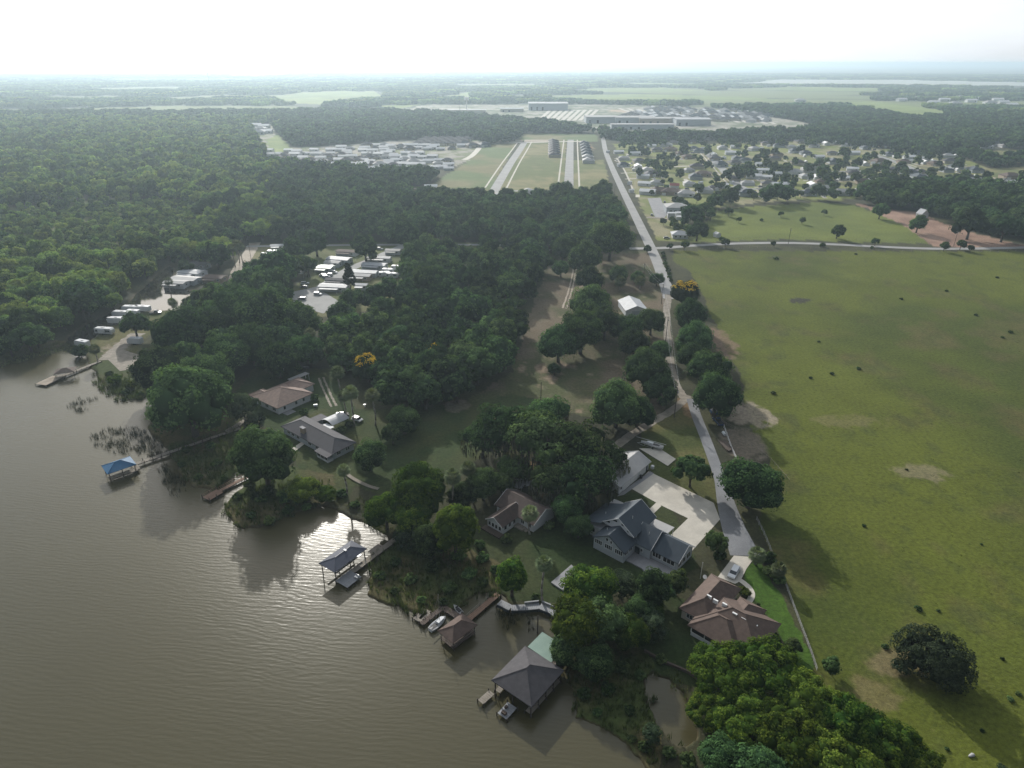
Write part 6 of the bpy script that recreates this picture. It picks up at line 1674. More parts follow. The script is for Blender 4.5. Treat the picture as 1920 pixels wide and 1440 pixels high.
# sailing boat
def sailboat(x, y, deg, label, z=WL, mast=True, L_=6.6, w=2.1, lowered=False):
    o = frame('sailing_boat', x, y, deg, label, 'sailboat'); o.location.z = z
    n = 14; V = []; F = []; V2 = []; F2 = []
    for i in range(n + 1):
        t = i / n; hw = w / 2 * math.sin(math.pi * (0.16 + 0.84 * t) ** 0.9) ** 0.75 if t < 1 else .02
        hw = max(hw, .02); sh = .65 + .2 * abs(t - .4)
        V += [(L_ * (t - .5), -hw, sh), (L_ * (t - .5), -hw * .7, .0), (L_ * (t - .5), 0, -.35 * math.sin(math.pi * min(1, t + .1))), (L_ * (t - .5), hw * .7, .0), (L_ * (t - .5), hw, sh)]
        V2 += [(L_ * (t - .5), -hw * .98, sh - .03), (L_ * (t - .5), 0, sh + .07), (L_ * (t - .5), hw * .98, sh - .03)]
        if i:
            for k in range(4): F.append((5 * i - 5 + k, 5 * i + k, 5 * i + k + 1, 5 * i - 4 + k))
            for k in range(2): F2.append((3 * i - 3 + k, 3 * i + k, 3 * i + k + 1, 3 * i - 2 + k))
    F += [(0, 1, 2, 3, 4)]
    MB().add(V, F).build('hull', M['white_gel'], o); MB().add(V2, F2).build('boat_deck', M['light_roof'], o)
    MB().prism([(-.3, -.6), (1.5, -.45), (1.9, 0), (1.5, .45), (-.3, .6)], .7, 1.15).build('cabin', M['white_gel'], o)
    MB().prism([(-2.6, -.5), (-.5, -.55), (-.5, .55), (-2.6, .5)], .70, .76).build('cockpit', M['screen'], o)
    if mast:
        MB().tube((.6, 0, .7), (.6, 0, 8.6), .06, .04, 6).build('mast', M['alu'], o)
        MB().tube((.6, 0, 1.7), (-2.6, 0, 1.75), .10, .09, 6).build('boom', M['sailcloth'], o)
        st = MB()
        for q in ((L_ / 2, 0, .8), (-L_ / 2, 0, .8), (.5, w / 2, .7), (.5, -w / 2, .7)): st.tube(q, (.6, 0, 8.4), .012, .012, 3)
        st.build('stay', M['alu'], o)
    if lowered:
        MB().tube((-L_ * .62, 0, 1.75), (L_ * .75, 0, 1.65), .07, .06, 6).build('mast', M['alu'], o)
    return o
a = gz(806, 1182, 0); b2 = gz(836, 1156, 0)
sailboat((a.x + b2.x) / 2, (a.y + b2.y) / 2, math.degrees(math.atan2(b2.y - a.y, b2.x - a.x)), 'white sailing boat with tall bare mast moored beside the gazebo', L_=(a - b2).length * 0.97)
q = gz(858, 1143, 0); small_boat(q.x, q.y, 130, 3.2, 1.2, 'small white dinghy lying in the reeds behind the gazebo dock', z=WL + .1, name='dinghy')
# blue shelter
D = frame('boat_shelter', -119.5, 179.2, 43.1, 'boat shelter with bright blue metal roof at the end of the long walkway', 'boat shelter')
hip(D, -8.2, -0.6, -4.2, 1.8, 2.7, 1.5, M['blue_metal'], 0.3, .12)
for q in [(-8, -4), (-.8, -4), (-8, 1.6), (-.8, 1.6), (-4.4, -4)]: MB().tube((*q, -1.9), (*q, 2.6), .12, .12, 7).build('post', M['post'], D)
D = frame('dock', -119.5, 179.2, 43.1, 'long straight grey wooden walkway to the blue-roofed shelter', 'dock')
deck_strip(D, [(0, 0), (34, 0)], 1.6, DZ + .2, M['wood']); piles(D, [(0, 0), (34, 0)], 1.6, DZ + .9, 2.7); deck_strip(D, [(-8.3, -3.2), (-.2, -3.2)], 2.2, DZ + .1, M['wood'], name='side_deck'); deck_strip(D, [(-0.2, -3.8), (-0.2, 1.6)], 1.6, DZ + .16, M['wood'], name='side_deck')
rail(D, [(-8.3, -4.2), (-.8, -4.2)], 0, DZ + .1, .9)
area('garden_path', [(425, 812), (450, 800), (462, 790), (455, 788), (440, 798), (422, 808)], M['gravel'])
D = frame('dock', 0, 0, 0, 'short reddish dock with bench rail by the large lakeside oak', 'dock')
P_ = [gz(386, 935), gz(412, 920)]; deck_strip(D, P_, 3.2, DZ, M['red_wood']); P2 = [gz(412, 920), gz(440, 905), gz(470, 890)]; deck_strip(D, P2, 1.3, DZ, M['red_wood']); piles(D, P_, 3.2, DZ + .7, 2.6); piles(D, P2, 1.3, DZ + .1, 2.6)
rail(D, P2, .6, DZ, .9, M['red_wood']); rail(D, P_, 1.5, DZ, .9, M['red_wood']); rail(D, P_, -1.5, DZ, .9, M['red_wood'])
D = frame('dock', 0, 0, 0, 'brown dock with pale end platform below the trailer spit', 'dock')
P_ = [gz(188, 677), gz(160, 688), gz(120, 704)]; deck_strip(D, P_, 1.6, DZ, M['wood']); piles(D, P_, 1.6, DZ + .2); P2 = [gz(108, 706), gz(76, 721)]; deck_strip(D, P2, 5.2, DZ, M['sand']); piles(D, P2, 5.2, DZ, 3); deck_strip(D, [gz(122, 703), gz(108, 706)], 3, DZ - .02, M['wood'])
q = G(122, 694, 2.4); D = frame('dock_shelter', q.x, q.y, 22, 'dark brown low roof shelter on the dock of the trailer spit', 'shelter')
hip(D, -3.4, 3.4, -2.6, 2.6, 2.3, 1.1, M['dark_wood'], .3, .12, cap=False)
for t in [(-3.2, -2.4), (3.2, -2.4), (3.2, 2.4), (-3.2, 2.4)]: MB().tube((*t, -1.9), (*t, 2.2), .1, .1, 6).build('post', M['post'], D)
# curved grey footbridge
D = frame('footbridge', 0, 0, 0, 'grey curved footbridge with low walls by the tall lone palm', 'footbridge')
P_ = [gz(936, 1130), gz(958, 1141), (gz(985, 1140)), gz(1012, 1137), gz(1034, 1146), gz(1048, 1156)]
deck_strip(D, P_, 1.8, DZ + .25, M['grey_deck']); piles(D, P_, 1.8, DZ); 
b = MB()
for sg in (-.95,):
    for i in range(len(P_) - 1):
        d = (P_[i + 1] - P_[i]).normalized(); nr = Vector((-d.y, d.x, 0)) * sg
        p0, p1 = P_[i] + nr, P_[i + 1] + nr
        b.prism([(p0.x, p0.y), (p1.x, p1.y), (p1.x + nr.x * .1, p1.y + nr.y * .1), (p0.x + nr.x * .1, p0.y + nr.y * .1)], DZ - .5, DZ + .24)
b.build('side_beam', M['dark_trim'], D)
b = MB()
for i in (2, 3):
    d = (P_[i + 1] - P_[i]).normalized(); nr = Vector((-d.y, d.x, 0))
    p0, p1 = P_[i] + nr, P_[i + 1] + nr
    b.prism([(p0.x, p0.y), (p1.x, p1.y), (p1.x + nr.x * .35, p1.y + nr.y * .35), (p0.x + nr.x * .35, p0.y + nr.y * .35)], DZ + .2, DZ + .7)
b.build('bench', M['grey_deck'], D)
D = frame('wooden_steps', *G(1424, 1418)[:2], 60, 'short wooden boardwalk steps hidden under the corner trees', 'boardwalk'); deck_strip(D, [(-4, 0), (3, 0)], 1.3, .5, M['wood']); piles(D, [(-4, 0), (3, 0)], 1.3, .5)

# ------------------------------------------------------------------ vehicles
def wheel_meshes(r=.34, w=.22):
    t = MB().tube((0, -w / 2, 0), (0, w / 2, 0), r, r, 14).mesh('tyre', M['rubber']); h = MB().tube((0, -w / 2 - .01, 0), (0, w / 2 + .01, 0), r * .6, r * .6, 10).mesh('rim', M['alu'])
    return t, h
TY, RM = wheel_meshes()
def car(name, x, y, deg, paint, label, kind='car', group=None, L_=4.6, w=1.85, h=1.5):
    o = frame(name, x, y, deg, label, 'car' if kind != 'pickup' else 'pickup truck', group); o.location.z = 0.08
    hw = w / 2
    prof = [(-L_ / 2, .35), (-L_ / 2, .85), (-L_ / 2 + .15, .95), (L_ / 2 - 1.1, .98), (L_ / 2 - .15, .78), (L_ / 2, .6), (L_ / 2, .35)]
    def ext(pr, a, tz=1.0):
        n = len(pr); V = [(p[0], -a * (tz if p[1] > .9 else 1), p[1]) for p in pr] + [(p[0], a * (tz if p[1] > .9 else 1), p[1]) for p in pr]
        return V, [tuple(range(n)), tuple(range(2 * n - 1, n - 1, -1))] + [(i, i + n, (i + 1) % n + n, (i + 1) % n) for i in range(n)]
    MB().add(*ext(prof, hw)).build('body', M[paint], o)
    if kind == 'pickup': cab = [(-.5, .96), (-.35, h - .04), (.75, h), (1.35, .98)]; 
    elif kind == 'suv': cab = [(-L_ / 2 + .12, .95), (-L_ / 2 + .4, h - .03), (.55, h), (1.3, .97)]
    else: cab = [(-L_ / 2 + .45, .95), (-L_ / 2 + 1.05, h - .03), (.45, h), (1.25, .97)]
    gl = MB().add(*ext([(p[0], p[1]) for p in cab], hw * .9, .92)).build('windows', M['glass'], o)
    rf = [cab[1], cab[2]]
    MB().box(rf[0][0] - .02, rf[1][0] + .03, -hw * .8, hw * .8, h - .05, h + .03).build('roof', M[paint], o)
    if kind == 'pickup': MB().box(-L_ / 2 + .1, -.6, -hw * .82, hw * .82, .93, .97).build('load_bed', M['rubber'], o)
    for sx in (-L_ / 2 + .85, L_ / 2 - .85):
        for sy in (-1, 1):
            t = link('wheel', TY, o, (sx, sy * (hw - .08), .28)); link('rim', RM, t)
    for sy in (-1, 1):
        MB().box(L_ / 2 - .06, L_ / 2 + .02, sy * hw * .72 - .18, sy * hw * .72 + .18, .58, .74).build('headlight', M['trim'], o)
        MB().box(-L_ / 2 - .02, -L_ / 2 + .05, sy * hw * .78 - .12, sy * hw * .78 + .12, .68, .86).build('tail_light', M['red_paint'], o)
    return register(o)
c1 = G(1370, 1086); c2 = G(1381, 1068)
car('parked_car', (c1.x + c2.x) / 2, (c1.y + c2.y) / 2, math.degrees(math.atan2(c1.y - c2.y, c1.x - c2.x)), 'white_gel', 'white hatchback parked on the concrete drive of the brown-roofed house', 'suv')
p = G(1346, 793); car('pickup', p.x, p.y, 100, 'blue_paint', 'dark blue pickup truck with things in its bed beside the last lane oak', 'pickup', L_=5.6, w=2.0, h=1.85)
p = G(1345, 786); o = frame('box_trailer', p.x - .4, p.y + 3.8, 100, 'dark blue utility trailer behind the pickup truck', 'trailer'); MB().box(-1.8, 1.8, -1, 1, .55, 1.5).build('box', M['blue_paint'], o); MB().box(-1.5, 1.5, -.8, .8, 1.5, 1.62).build('load', M['grey_paint'], o); [link('wheel', TY, o, (0, s * 1.05, .34)) for s in (-1, 1)]
p = G(1357, 816); o = frame('water_tank', p.x, p.y, 95, 'small white cylindrical tank near the timber pile', 'tank'); MB().tube((-.9, 0, .7), (.9, 0, .7), .5, .5, 12).build('tank_body', M['white_gel'], o); MB().box(-.7, .7, -.4, .4, 0, .3).build('cradle', M['post'], o)
p = G(1361, 838); o = frame('timber_pile', p.x, p.y, 100, 'dark pile of stacked timber beside the asphalt lane', 'pile')
for i in range(14):
    MB().box(-3.2 + random.uniform(-.3, .3), 3.2 + random.uniform(-.4, .4), -1.2 + .34 * (i % 7), -1.2 + .34 * (i % 7) + .26, .15 + .3 * (i // 7), .15 + .3 * (i // 7) + .22).build('plank', M['dark_wood'], o)
p = G(1222, 840); o = sailboat(p.x, p.y, 148, 'white sailing boat on a trailer with lowered mast on the boat pad', z=0.95, mast=False, L_=7.6, w=2.3, lowered=True)
o2 = frame('boat_trailer', p.x, p.y, 148, 'galvanised trailer under the white sailing boat', 'trailer'); b = MB(); b.box(-3, 3.8, -.7, -.6, .45, .55); b.box(-3, 3.8, .6, .7, .45, .55)
for t in (-2.5, 0, 2.5): b.box(t, t + .1, -.65, .65, .44, .54)
b.tube((3.8, -.6, .5), (5.2, 0, .5), .05); b.tube((3.8, .6, .5), (5.2, 0, .5), .05); b.build('frame', M['alu'], o2); [link('wheel', TY, o2, (-.6, s * .95, .34)) for s in (-1, 1)]
p = G(670, 789); car('parked_car', p.x, p.y, -30, 'white_gel', 'white car on the dark lawn behind the ranch house', 'suv', L_=4.0)
p = G(642, 781); car('parked_car', p.x, p.y, 20, 'black_paint', 'black car half under the curved white carport', 'suv')
p = G(525, 697); small_boat(p.x, p.y, 20, 6, 2.2, 'covered grey boat on the grass behind the pink-brown roof, left', hull='grey_paint', z=.5); p = G(566, 693); small_boat(p.x, p.y, 15, 6.5, 2.2, 'dark grey boat on the grass behind the pink-brown roof, right', hull='grey_paint', z=.5)
p = G(592, 763); o = frame('propane_tank', p.x, p.y, 10, 'small white tank on the grass between the two lake houses', 'tank'); MB().tube((-.7, 0, .65), (.7, 0, .65), .45, .45, 12).build('tank_body', M['white_gel'], o); MB().box(-.5, .5, -.3, .3, 0, .3).build('cradle', M['post'], o)
p = G(684, 763); o = frame('statue', p.x, p.y, 0, 'small white birdbath between the palms behind the ranch house', 'birdbath'); MB().tube((0, 0, 0), (0, 0, .9), .22, .12, 8).build('pedestal', M['trim'], o); MB().tube((0, 0, .9), (0, 0, 1.1), .2, .55, 10).build('bowl', M['trim'], o)
p = G(1270, 447); car('parked_car', p.x - 8, p.y - 1, 5, 'grey_paint', 'grey car beside the small white house at the crossroads', 'suv')
for i, (x, y, pt) in enumerate([(1246, 380, 'black_paint'), (1222, 404, 'grey_paint')]):
    p = G(x, y); car('parked_car', p.x, p.y, 80, pt, ('dark car near the left wall of the commercial building', 'grey car at the road side of the commercial car park')[i], 'suv')
p = G(1014, 861); o = frame('picnic_table', p.x, p.y, 30, 'pale wooden picnic table in the gap of the live oaks', 'table'); MB().box(-1.6, 1.6, -.45, .45, .7, .78).build('table_top', M['wood'], o)
for s in (-1, 1): MB().box(-1.6, 1.6, s * .8 - .15, s * .8 + .15, .4, .46).build('seat', M['wood'], o); MB().box(s * 1.1 - .06, s * 1.1 + .06, -.7, .7, 0, .7).build('leg', M['wood'], o)

# travel trailers
def rv(x, y, deg, L_, label, group='travel trailers parked on the spit', m='white_gel', slide=True):
    o = frame('travel_trailer', x, y, deg, label, 'travel trailer', group)
    prof = [(-L_ / 2, .6), (-L_ / 2, 3.0), (-L_ / 2 + .3, 3.15), (L_ / 2 - .9, 3.15), (L_ / 2 - .15, 2.6), (L_ / 2, 1.4), (L_ / 2 - .2, .6)]
    n = len(prof); V = [(p[0], -1.25, p[1]) for p in prof] + [(p[0], 1.25, p[1]) for p in prof]
    MB().add(V, [tuple(range(n)), tuple(range(2 * n - 1, n - 1, -1))] + [(i, i + n, (i + 1) % n + n, (i + 1) % n) for i in range(n)]).build('body', M[m], o)
    if slide:
        MB().box(-L_ * .25, L_ * .1, -1.75, -1.26, .9, 2.7).build('slide_out', M['white_wall'], o)
    for a in (-L_ * .38, L_ * .2, L_ * .33): window(o, '-y', a, 1.6, .9, .65, -1.25, M['dark_trim'])
    MB().box(-L_ * .15, L_ * .0, -.35, .35, 3.16, 3.42).build('air_conditioner', M['trim'], o)
    MB().box(-L_ * .48, L_ * .44, -1.27, -1.252, 1.15, 1.3).build('stripe', M['grey_paint'], o)
    for sx in (-.55, .35):
        for sy in (-1, 1): link('wheel', TY, o, (sx, sy * 1.1, .36))
    b = MB(); b.tube((L_ / 2 - .3, -.5, .55), (L_ / 2 + 1, 0, .5), .05); b.tube((L_ / 2 - .3, .5, .55), (L_ / 2 + 1, 0, .5), .05); b.build('drawbar', M['post'], o)
    return o
for (x, y, dg, L_, lab) in ((246, 584, 175, 8.5, 'white travel trailer nearest the pond, left of two'), (268, 584, 172, 8.5, 'white travel trailer nearest the pond, right of two'), (229, 594, 172, 9, 'white travel trailer in the second row of the spit, left'),
                            (250, 592, 172, 7, 'white travel trailer in the second row of the spit, right'), (218, 606, 178, 7, 'white travel trailer half hidden by the shade tree'), (198, 626, -8, 8.8, 'white travel trailer alone with dark stripe on its own pitch'),
                            (156, 650, 160, 7, 'white camper behind the dark shrub on the spit'), (255, 645, 175, 6.5, 'white camper at the edge of the grey gravel pad')):
    p = G(x, y); rv(p.x, p.y, dg, L_, lab)
p = G(292, 588); car('pickup', p.x, p.y, 10, 'grey_paint', 'grey pickup beside the trailers at the pond', 'pickup', L_=5.6, w=2, h=1.85); p = G(210, 600); car('parked_car', p.x, p.y, 15, 'white_gel', 'white car at the left end of the trailer row', 'suv')

# mobile homes
def mobile(x, y, deg, L_, w, label, roof='white_metal', wallm='white_wall', porch=True, group='mobile homes of the lakeside park'):
    o = frame('mobile_home', x, y, deg, label, 'mobile home', group)
    walls(o, -L_ / 2, L_ / 2, -w / 2, w / 2, 2.7, M[wallm]); gable(o, -L_ / 2, L_ / 2, -w / 2, w / 2, 2.7, .65, 'x', M[roof], M[wallm], .25, .1, trim=False)
    for a in (-L_ * .32, 0, L_ * .3): window(o, '-y', a, 1.2, 1.3, .9, -w / 2, n=2)
    window(o, '+x', 0, 1.2, 1.4, .9, L_ / 2)
    if porch:
        MB().slab([(-L_ * .42, -w / 2 - 2.6, 2.2), (L_ * .25, -w / 2 - 2.6, 2.2), (L_ * .25, -w / 2 - .05, 2.45), (-L_ * .42, -w / 2 - .05, 2.45)], .08).build('awning', M[roof], o)
        posts(MB(), [(-L_ * .4, -w / 2 - 2.5), (L_ * .23, -w / 2 - 2.5)], 0, 2.15, .06).build('awning_post', M['trim'], o)
    return o
for (x, y, dg, L_, w, rf, wm, lab) in (
        (637, 492, -16, 15, 7, 'white_metal', 'grey_wall', 'mobile home with white roof at the far left of the rows'), (652, 478, -12, 14, 6, 'brown_roof', 'white_wall', 'mobile home with dark roof behind the central oak'),
        (611, 508, -14, 10, 7, 'green_metal', 'grey_wall', 'mobile home with pale yellow-green roof left of the park lane'), (625, 499, -14, 10, 5, 'light_roof', 'grey_wall', 'narrow grey mobile home beside the park lane'),
        (703, 503, -12, 15, 6.5, 'white_metal', 'grey_wall', 'mobile home with broad white roof on the right row, second from the far end'), (712, 490, -8, 15, 5, 'white_metal', 'white_wall', 'long narrow white mobile home at the far end of the right row'),
        (684, 517, -9, 16, 6.5, 'white_metal', 'grey_wall', 'mobile home with ribbed white roof right of the dark conifer'), (676, 524, -9, 13, 5, 'light_roof', 'tan_wall', 'mobile home with reddish front right behind the conifer'),
        (633, 532, -8, 13, 4.5, 'charcoal', 'grey_wall', 'low dark mobile home left of the conifer'), (627, 544, -8, 16, 6.5, 'white_metal', 'white_wall', 'nearest white-roofed mobile home at the lane bend'),
        (679, 542, -8, 7, 4, 'white_metal', 'white_wall', 'small white-roofed trailer behind the nearest oaks'), (738, 476, -8, 10, 5, 'light_roof', 'grey_wall', 'mobile home at the top right near the park entrance'),
        (362, 517, -16, 15, 8, 'white_metal', 'white_wall', 'white-roofed home at the back of the pond group'), (350, 530, -14, 16, 8, 'light_roof', 'grey_wall', 'broad grey-roofed home at the pond edge'), (332, 537, -12, 13, 6, 'light_roof', 'white_wall', 'low grey-roofed home with its front to the pond'),
        (375, 502, -16, 12, 6, 'charcoal', 'grey_wall', 'dark-roofed home farthest in the pond group'), (405, 527, -10, 12, 7, 'brown_roof', 'tan_wall', 'brown-roofed home right of the pond'), (520, 467, 10, 8, 4, 'white_metal', 'white_wall', 'small white trailer left of the tall oak at the park entrance road')):
    p = G(x, y); mobile(p.x, p.y, dg, L_, w, lab, rf, wm)
rvp = [(728, 513), (736, 521), (722, 519), (745, 507), (512, 478), (500, 483), (560, 497), (548, 505), (1, 1)]
for i, (x, y) in enumerate(rvp[:-1]):
    p = G(x, y); rv(p.x, p.y, -8 + 5 * (i % 3), 7, ('white caravan in the storage row right of the mobile homes', 'white caravan in the clearing left of the tall oak', 'white caravan under the oaks left of the park lane')[0 if i < 4 else (1 if i < 6 else 2)], 'caravans stored in the trailer park')
cars = [(605, 518, 'grey_paint', 'grey'), (612, 521, 'blue_paint', 'dark blue'), (617, 517, 'white_gel', 'white'), (626, 512, 'white_gel', 'white'), (572, 533, 'white_gel', 'white'), (570, 540, 'grey_paint', 'grey'), (596, 553, 'white_gel', 'white'), (566, 562, 'grey_paint', 'grey'), (747, 519, 'blue_paint', 'dark blue'), (712, 468, 'white_gel', 'white'), (688, 474, 'white_gel', 'white')]
for i, (x, y, pt, cn) in enumerate(cars):
    p = G(x, y); car('parked_car', p.x, p.y, random.choice([-15, 10, 170]), pt, '%s car parked in the mobile home park' % cn, 'suv', 'cars of the mobile home park')
p = G(563, 519); o = frame('canopy', p.x, p.y, 0, 'small white pointed canopy at the edge of the oaks by the park lane', 'canopy'); MB().add([(-3, -3, 2.6), (3, -3, 2.6), (3, 3, 2.6), (-3, 3, 2.6), (0, 0, 4)], [(0, 1, 4), (1, 2, 4), (2, 3, 4), (3, 0, 4)]).build('canopy_cloth', M['white_metal'], o); posts(MB(), [(-2.8, -2.8), (2.8, -2.8), (2.8, 2.8), (-2.8, 2.8)], 0, 2.6, .06).build('post', M['alu'], o)

# ------------------------------------------------------------------ fences, poles, wires
def fence(name, pts, label, h=1.25, m='wood', sp=2.6, rails=(.45, .85, 1.2), r=.06, world=False):
    o = empty(name, (0, 0, 0), 0, label, 'fence')
    P = [G(*p) if not world else Vector((*p, 0)) for p in pts]
    pm = MB().tube((0, 0, -.2), (0, 0, h + .1), r, r, 5).mesh('fence_post', M[m])
    b = MB()
    for i in range(len(P) - 1):
        d = P[i + 1] - P[i]; L_ = d.length; n = max(1, round(L_ / sp))
        for k in range(n): link('fence_post', pm, o, P[i] + d * (k / n))
        for z in rails: b.tube((P[i].x, P[i].y, z), (P[i + 1].x, P[i + 1].y, z), .035, .035, 4)
    b.build('rail', M[m], o)
    return o
fence('fence', [(1418, 975), (1432, 1003), (1443, 1030), (1452, 1055), (1470, 1092), (1482, 1125), (1496, 1163), (1510, 1200), (1522, 1232), (1531, 1260)], 'pale post and rail fence between the bright lawn and the pasture', m='light_roof')
fence('fence', [(1357, 802), (1365, 825), (1372, 845), (1380, 862)], 'white rail fence beside the timber pile', m='trim')
fence('fence', [(1398, 830), (1420, 845), (1445, 865), (1480, 905)], 'grey wire fence running into the pasture behind the big dark oak', m='wood', rails=(1.1,))
cx0 = G(1395, 790)
fence('corral', [(cx0.x + math.cos(t) * 8.2, cx0.y + math.sin(t) * 7.2) for t in [x * .45 for x in range(-3, 12)]], 'round rail corral beside the last lane oak', m='wood', world=True)
fence('fence', [(1262, 474), (1330, 468), (1420, 465), (1520, 466), (1640, 471), (1760, 474), (1920, 471)], 'wire fence on the near side of the side road', m='wood', sp=6, rails=(1.1,))
fence('fence', [(1290, 452), (1360, 449), (1440, 447), (1520, 448), (1640, 452), (1742, 458)], 'wire fence on the far side of the side road', m='wood', sp=6, rails=(1.1,))
fence('fence', [(1742, 458), (1715, 436), (1690, 420), (1650, 400), (1610, 388)], 'fence between the north pasture and the brown field', m='wood', sp=6, rails=(1.1,))
o = empty('garden_wall', (0, 0, 0), 0, 'low dark retaining wall between the brown-roofed house lawn and the cove', 'wall')
b = MB(); P_ = [G(1208, 1222), G(1245, 1243), G(1290, 1262), G(1330, 1290)]
for i in range(3):
    d = (P_[i + 1] - P_[i]).normalized(); nr = Vector((-d.y, d.x, 0)) * .2
    b.prism([((P_[i] - nr).x, (P_[i] - nr).y), ((P_[i + 1] - nr).x, (P_[i + 1] - nr).y), ((P_[i + 1] + nr).x, (P_[i + 1] + nr).y), ((P_[i] + nr).x, (P_[i] + nr).y)], -.3, .7)
b.build('wall_face', M['dark_wood'], o)
def pole(px, py, h, label, arm=True, world=None):
    p = G(px, py) if world is None else Vector(world)
    o = empty('utility_pole', (p.x, p.y, 0), 0, label, 'utility pole', 'utility poles')
    MB().tube((0, 0, -.3), (0, 0, h), .16, .11, 8).build('pole', M['post'], o)
    if arm:
        MB().box(-1.1, 1.1, -.06, .06, h - .6, h - .46).build('crossarm', M['wood'], o); MB().tube((.3, -.3, h - 2), (.3, -.3, h - 1.2), .2, .2, 8).build('transformer', M['light_roof'], o)
    return Vector((p.x, p.y, h - .4))
tops = [pole(1264, 783, 12, 'wooden power pole at the fork above the gravel branch track'), pole(1248, 640, 12, 'power pole beside the lane under the big oaks'), pole(1240, 570, 11, 'power pole at the end of the paved road'),
        pole(1206, 528, 11, 'tall power pole above the barn'), pole(1176, 430, 11, 'power pole on the left side of the paved road, near the crossroads'), pole(1152, 366, 11, 'power pole beside the paved road farther up')]
t2 = [pole(1478, 457, 11, 'power pole on the north verge of the side road, left one'), pole(1788, 462, 11, 'power pole on the north verge of the side road, right one')]
pole(471, 487, 11, 'lamp pole beside the sandy park road', False); pole(1014, 752, 8, 'thin pole standing in the dry grass above the live oaks', False); pole(1008, 1185, 5, 'tall mooring pole by the green metal roof', False)
def wire(a, b, label, sag=1.2, r=.022, off=0):
    bm = MB(); n = 14; pr = None
    side = Vector((-(b - a).y, (b - a).x, 0)).normalized() * off
    for i in range(n + 1):
        t = i / n; p = a.lerp(b, t) + side; p.z -= sag * 4 * t * (1 - t)
        if pr is not None: bm.tube(pr, p, r, r, 4, cap=False)
        pr = p
    o = bm.build('power_line', M['alu']); tag(o, label, 'power line', 'power lines along the lane')
for i in range(3):
    for off, nm in ((-.9, 'left'), (.9, 'right')): wire(tops[i], tops[i + 1], '%s overhead wire between the %s pair of poles on the lane' % (nm, ('nearest', 'second', 'third')[i]), off=off)
p = G(1313, 1085); o = frame('flagpole', p.x - .0, p.y, 0, 'thin white flagpole at the corner of the brown-roofed house', 'pole'); MB().tube((0, 0, 0), (0, 0, 5), .05, .04, 6).build('pole', M['trim'], o); MB().tube((0, 0, 5), (0, 0, 5.12), .08, .08, 6).build('finial', M['alu'], o)
p = G(1314, 1084); o = frame('satellite_dish', p.x + .4, p.y - 1.2, -40, 'small white satellite dish behind the brown-roofed house', 'satellite dish'); MB().tube((0, 0, 0), (0, 0, 1.4), .05).build('mast', M['alu'], o); MB().tube((0, 0, 1.4), (.15, -.1, 1.62), .2, .55, 12).build('dish', M['trim'], o)

# ------------------------------------------------------------------ far houses
def far_house(key, w, d, h, rise, wallm, roofm, style):
    o = empty('house', (0, 0, 0)); walls(o, -w / 2, w / 2, -d / 2, d / 2, h, M[wallm])
    if style == 'hip': hip(o, -w / 2, w / 2, -d / 2, d / 2, h + .1, rise, M[roofm], .5, cap=False)
    else: gable(o, -w / 2, w / 2, -d / 2, d / 2, h, rise, 'x', M[roofm], M[wallm], .4, trim=False)
    if style == 'hip': 
        walls(o, -w / 2 + .5, -w / 2 + 6, -d / 2 - 3, -d / 2 - .01, h - .1, M[wallm]); hip(o, -w / 2 + .5, -w / 2 + 6, -d / 2 - 3, d / 4, h, rise * .7, M[roofm], .4, cap=False)
        MB().box(-w / 2 + 1.4, -w / 2 + 5, -d / 2 - 3.08, -d / 2 - 3.02, 0, 2.2).build('garage_door', M['trim'], o)
    window(o, '-y', w * .3, 1, 2, 1.2, -d / 2)
    return register(o)
PROT = {}
first_used = set()
defs = {'grey': (16, 11, 3, 2.8, 'cream_wall', 'charcoal', 'hip'), 'brown': (17, 11, 3, 2.8, 'tan_wall', 'brown_roof', 'hip'), 'dark': (15, 10, 3, 3, 'grey_wall', 'slate', 'hip'), 'white': (14, 8, 3, 1.8, 'white_wall', 'trim', 'gable'),
        'pale': (15, 10, 3, 2.6, 'white_wall', 'light_roof', 'hip'), 'red': (10, 7, 3, 2, 'white_wall', 'red_paint', 'gable')}
for k, v in defs.items(): PROT[k] = far_house(k, *v)
CNAME = {'grey': 'grey-roofed', 'brown': 'brown-roofed', 'dark': 'dark-roofed', 'white': 'white metal-roofed', 'pale': 'pale-roofed', 'red': 'red-roofed'}
def put_house(k, x, y, rz, sc, label, group):
    src = PROT[k]
    if k not in first_used:
        first_used.add(k); o = src; o.location = (x, y, 0); o.rotation_euler = (0, 0, rz); o.scale = (sc, sc, sc); o['label'] = label; o['group'] = group
    else: o = copy_tree(src, (x, y, 0), rz, sc, label, group)
    o['category'] = 'house'
    if 'mobile home' in group and 'new estate' not in group:
        o.name = 'mobile_home'; o['category'] = 'mobile home'
    return o
SUBCARS = []
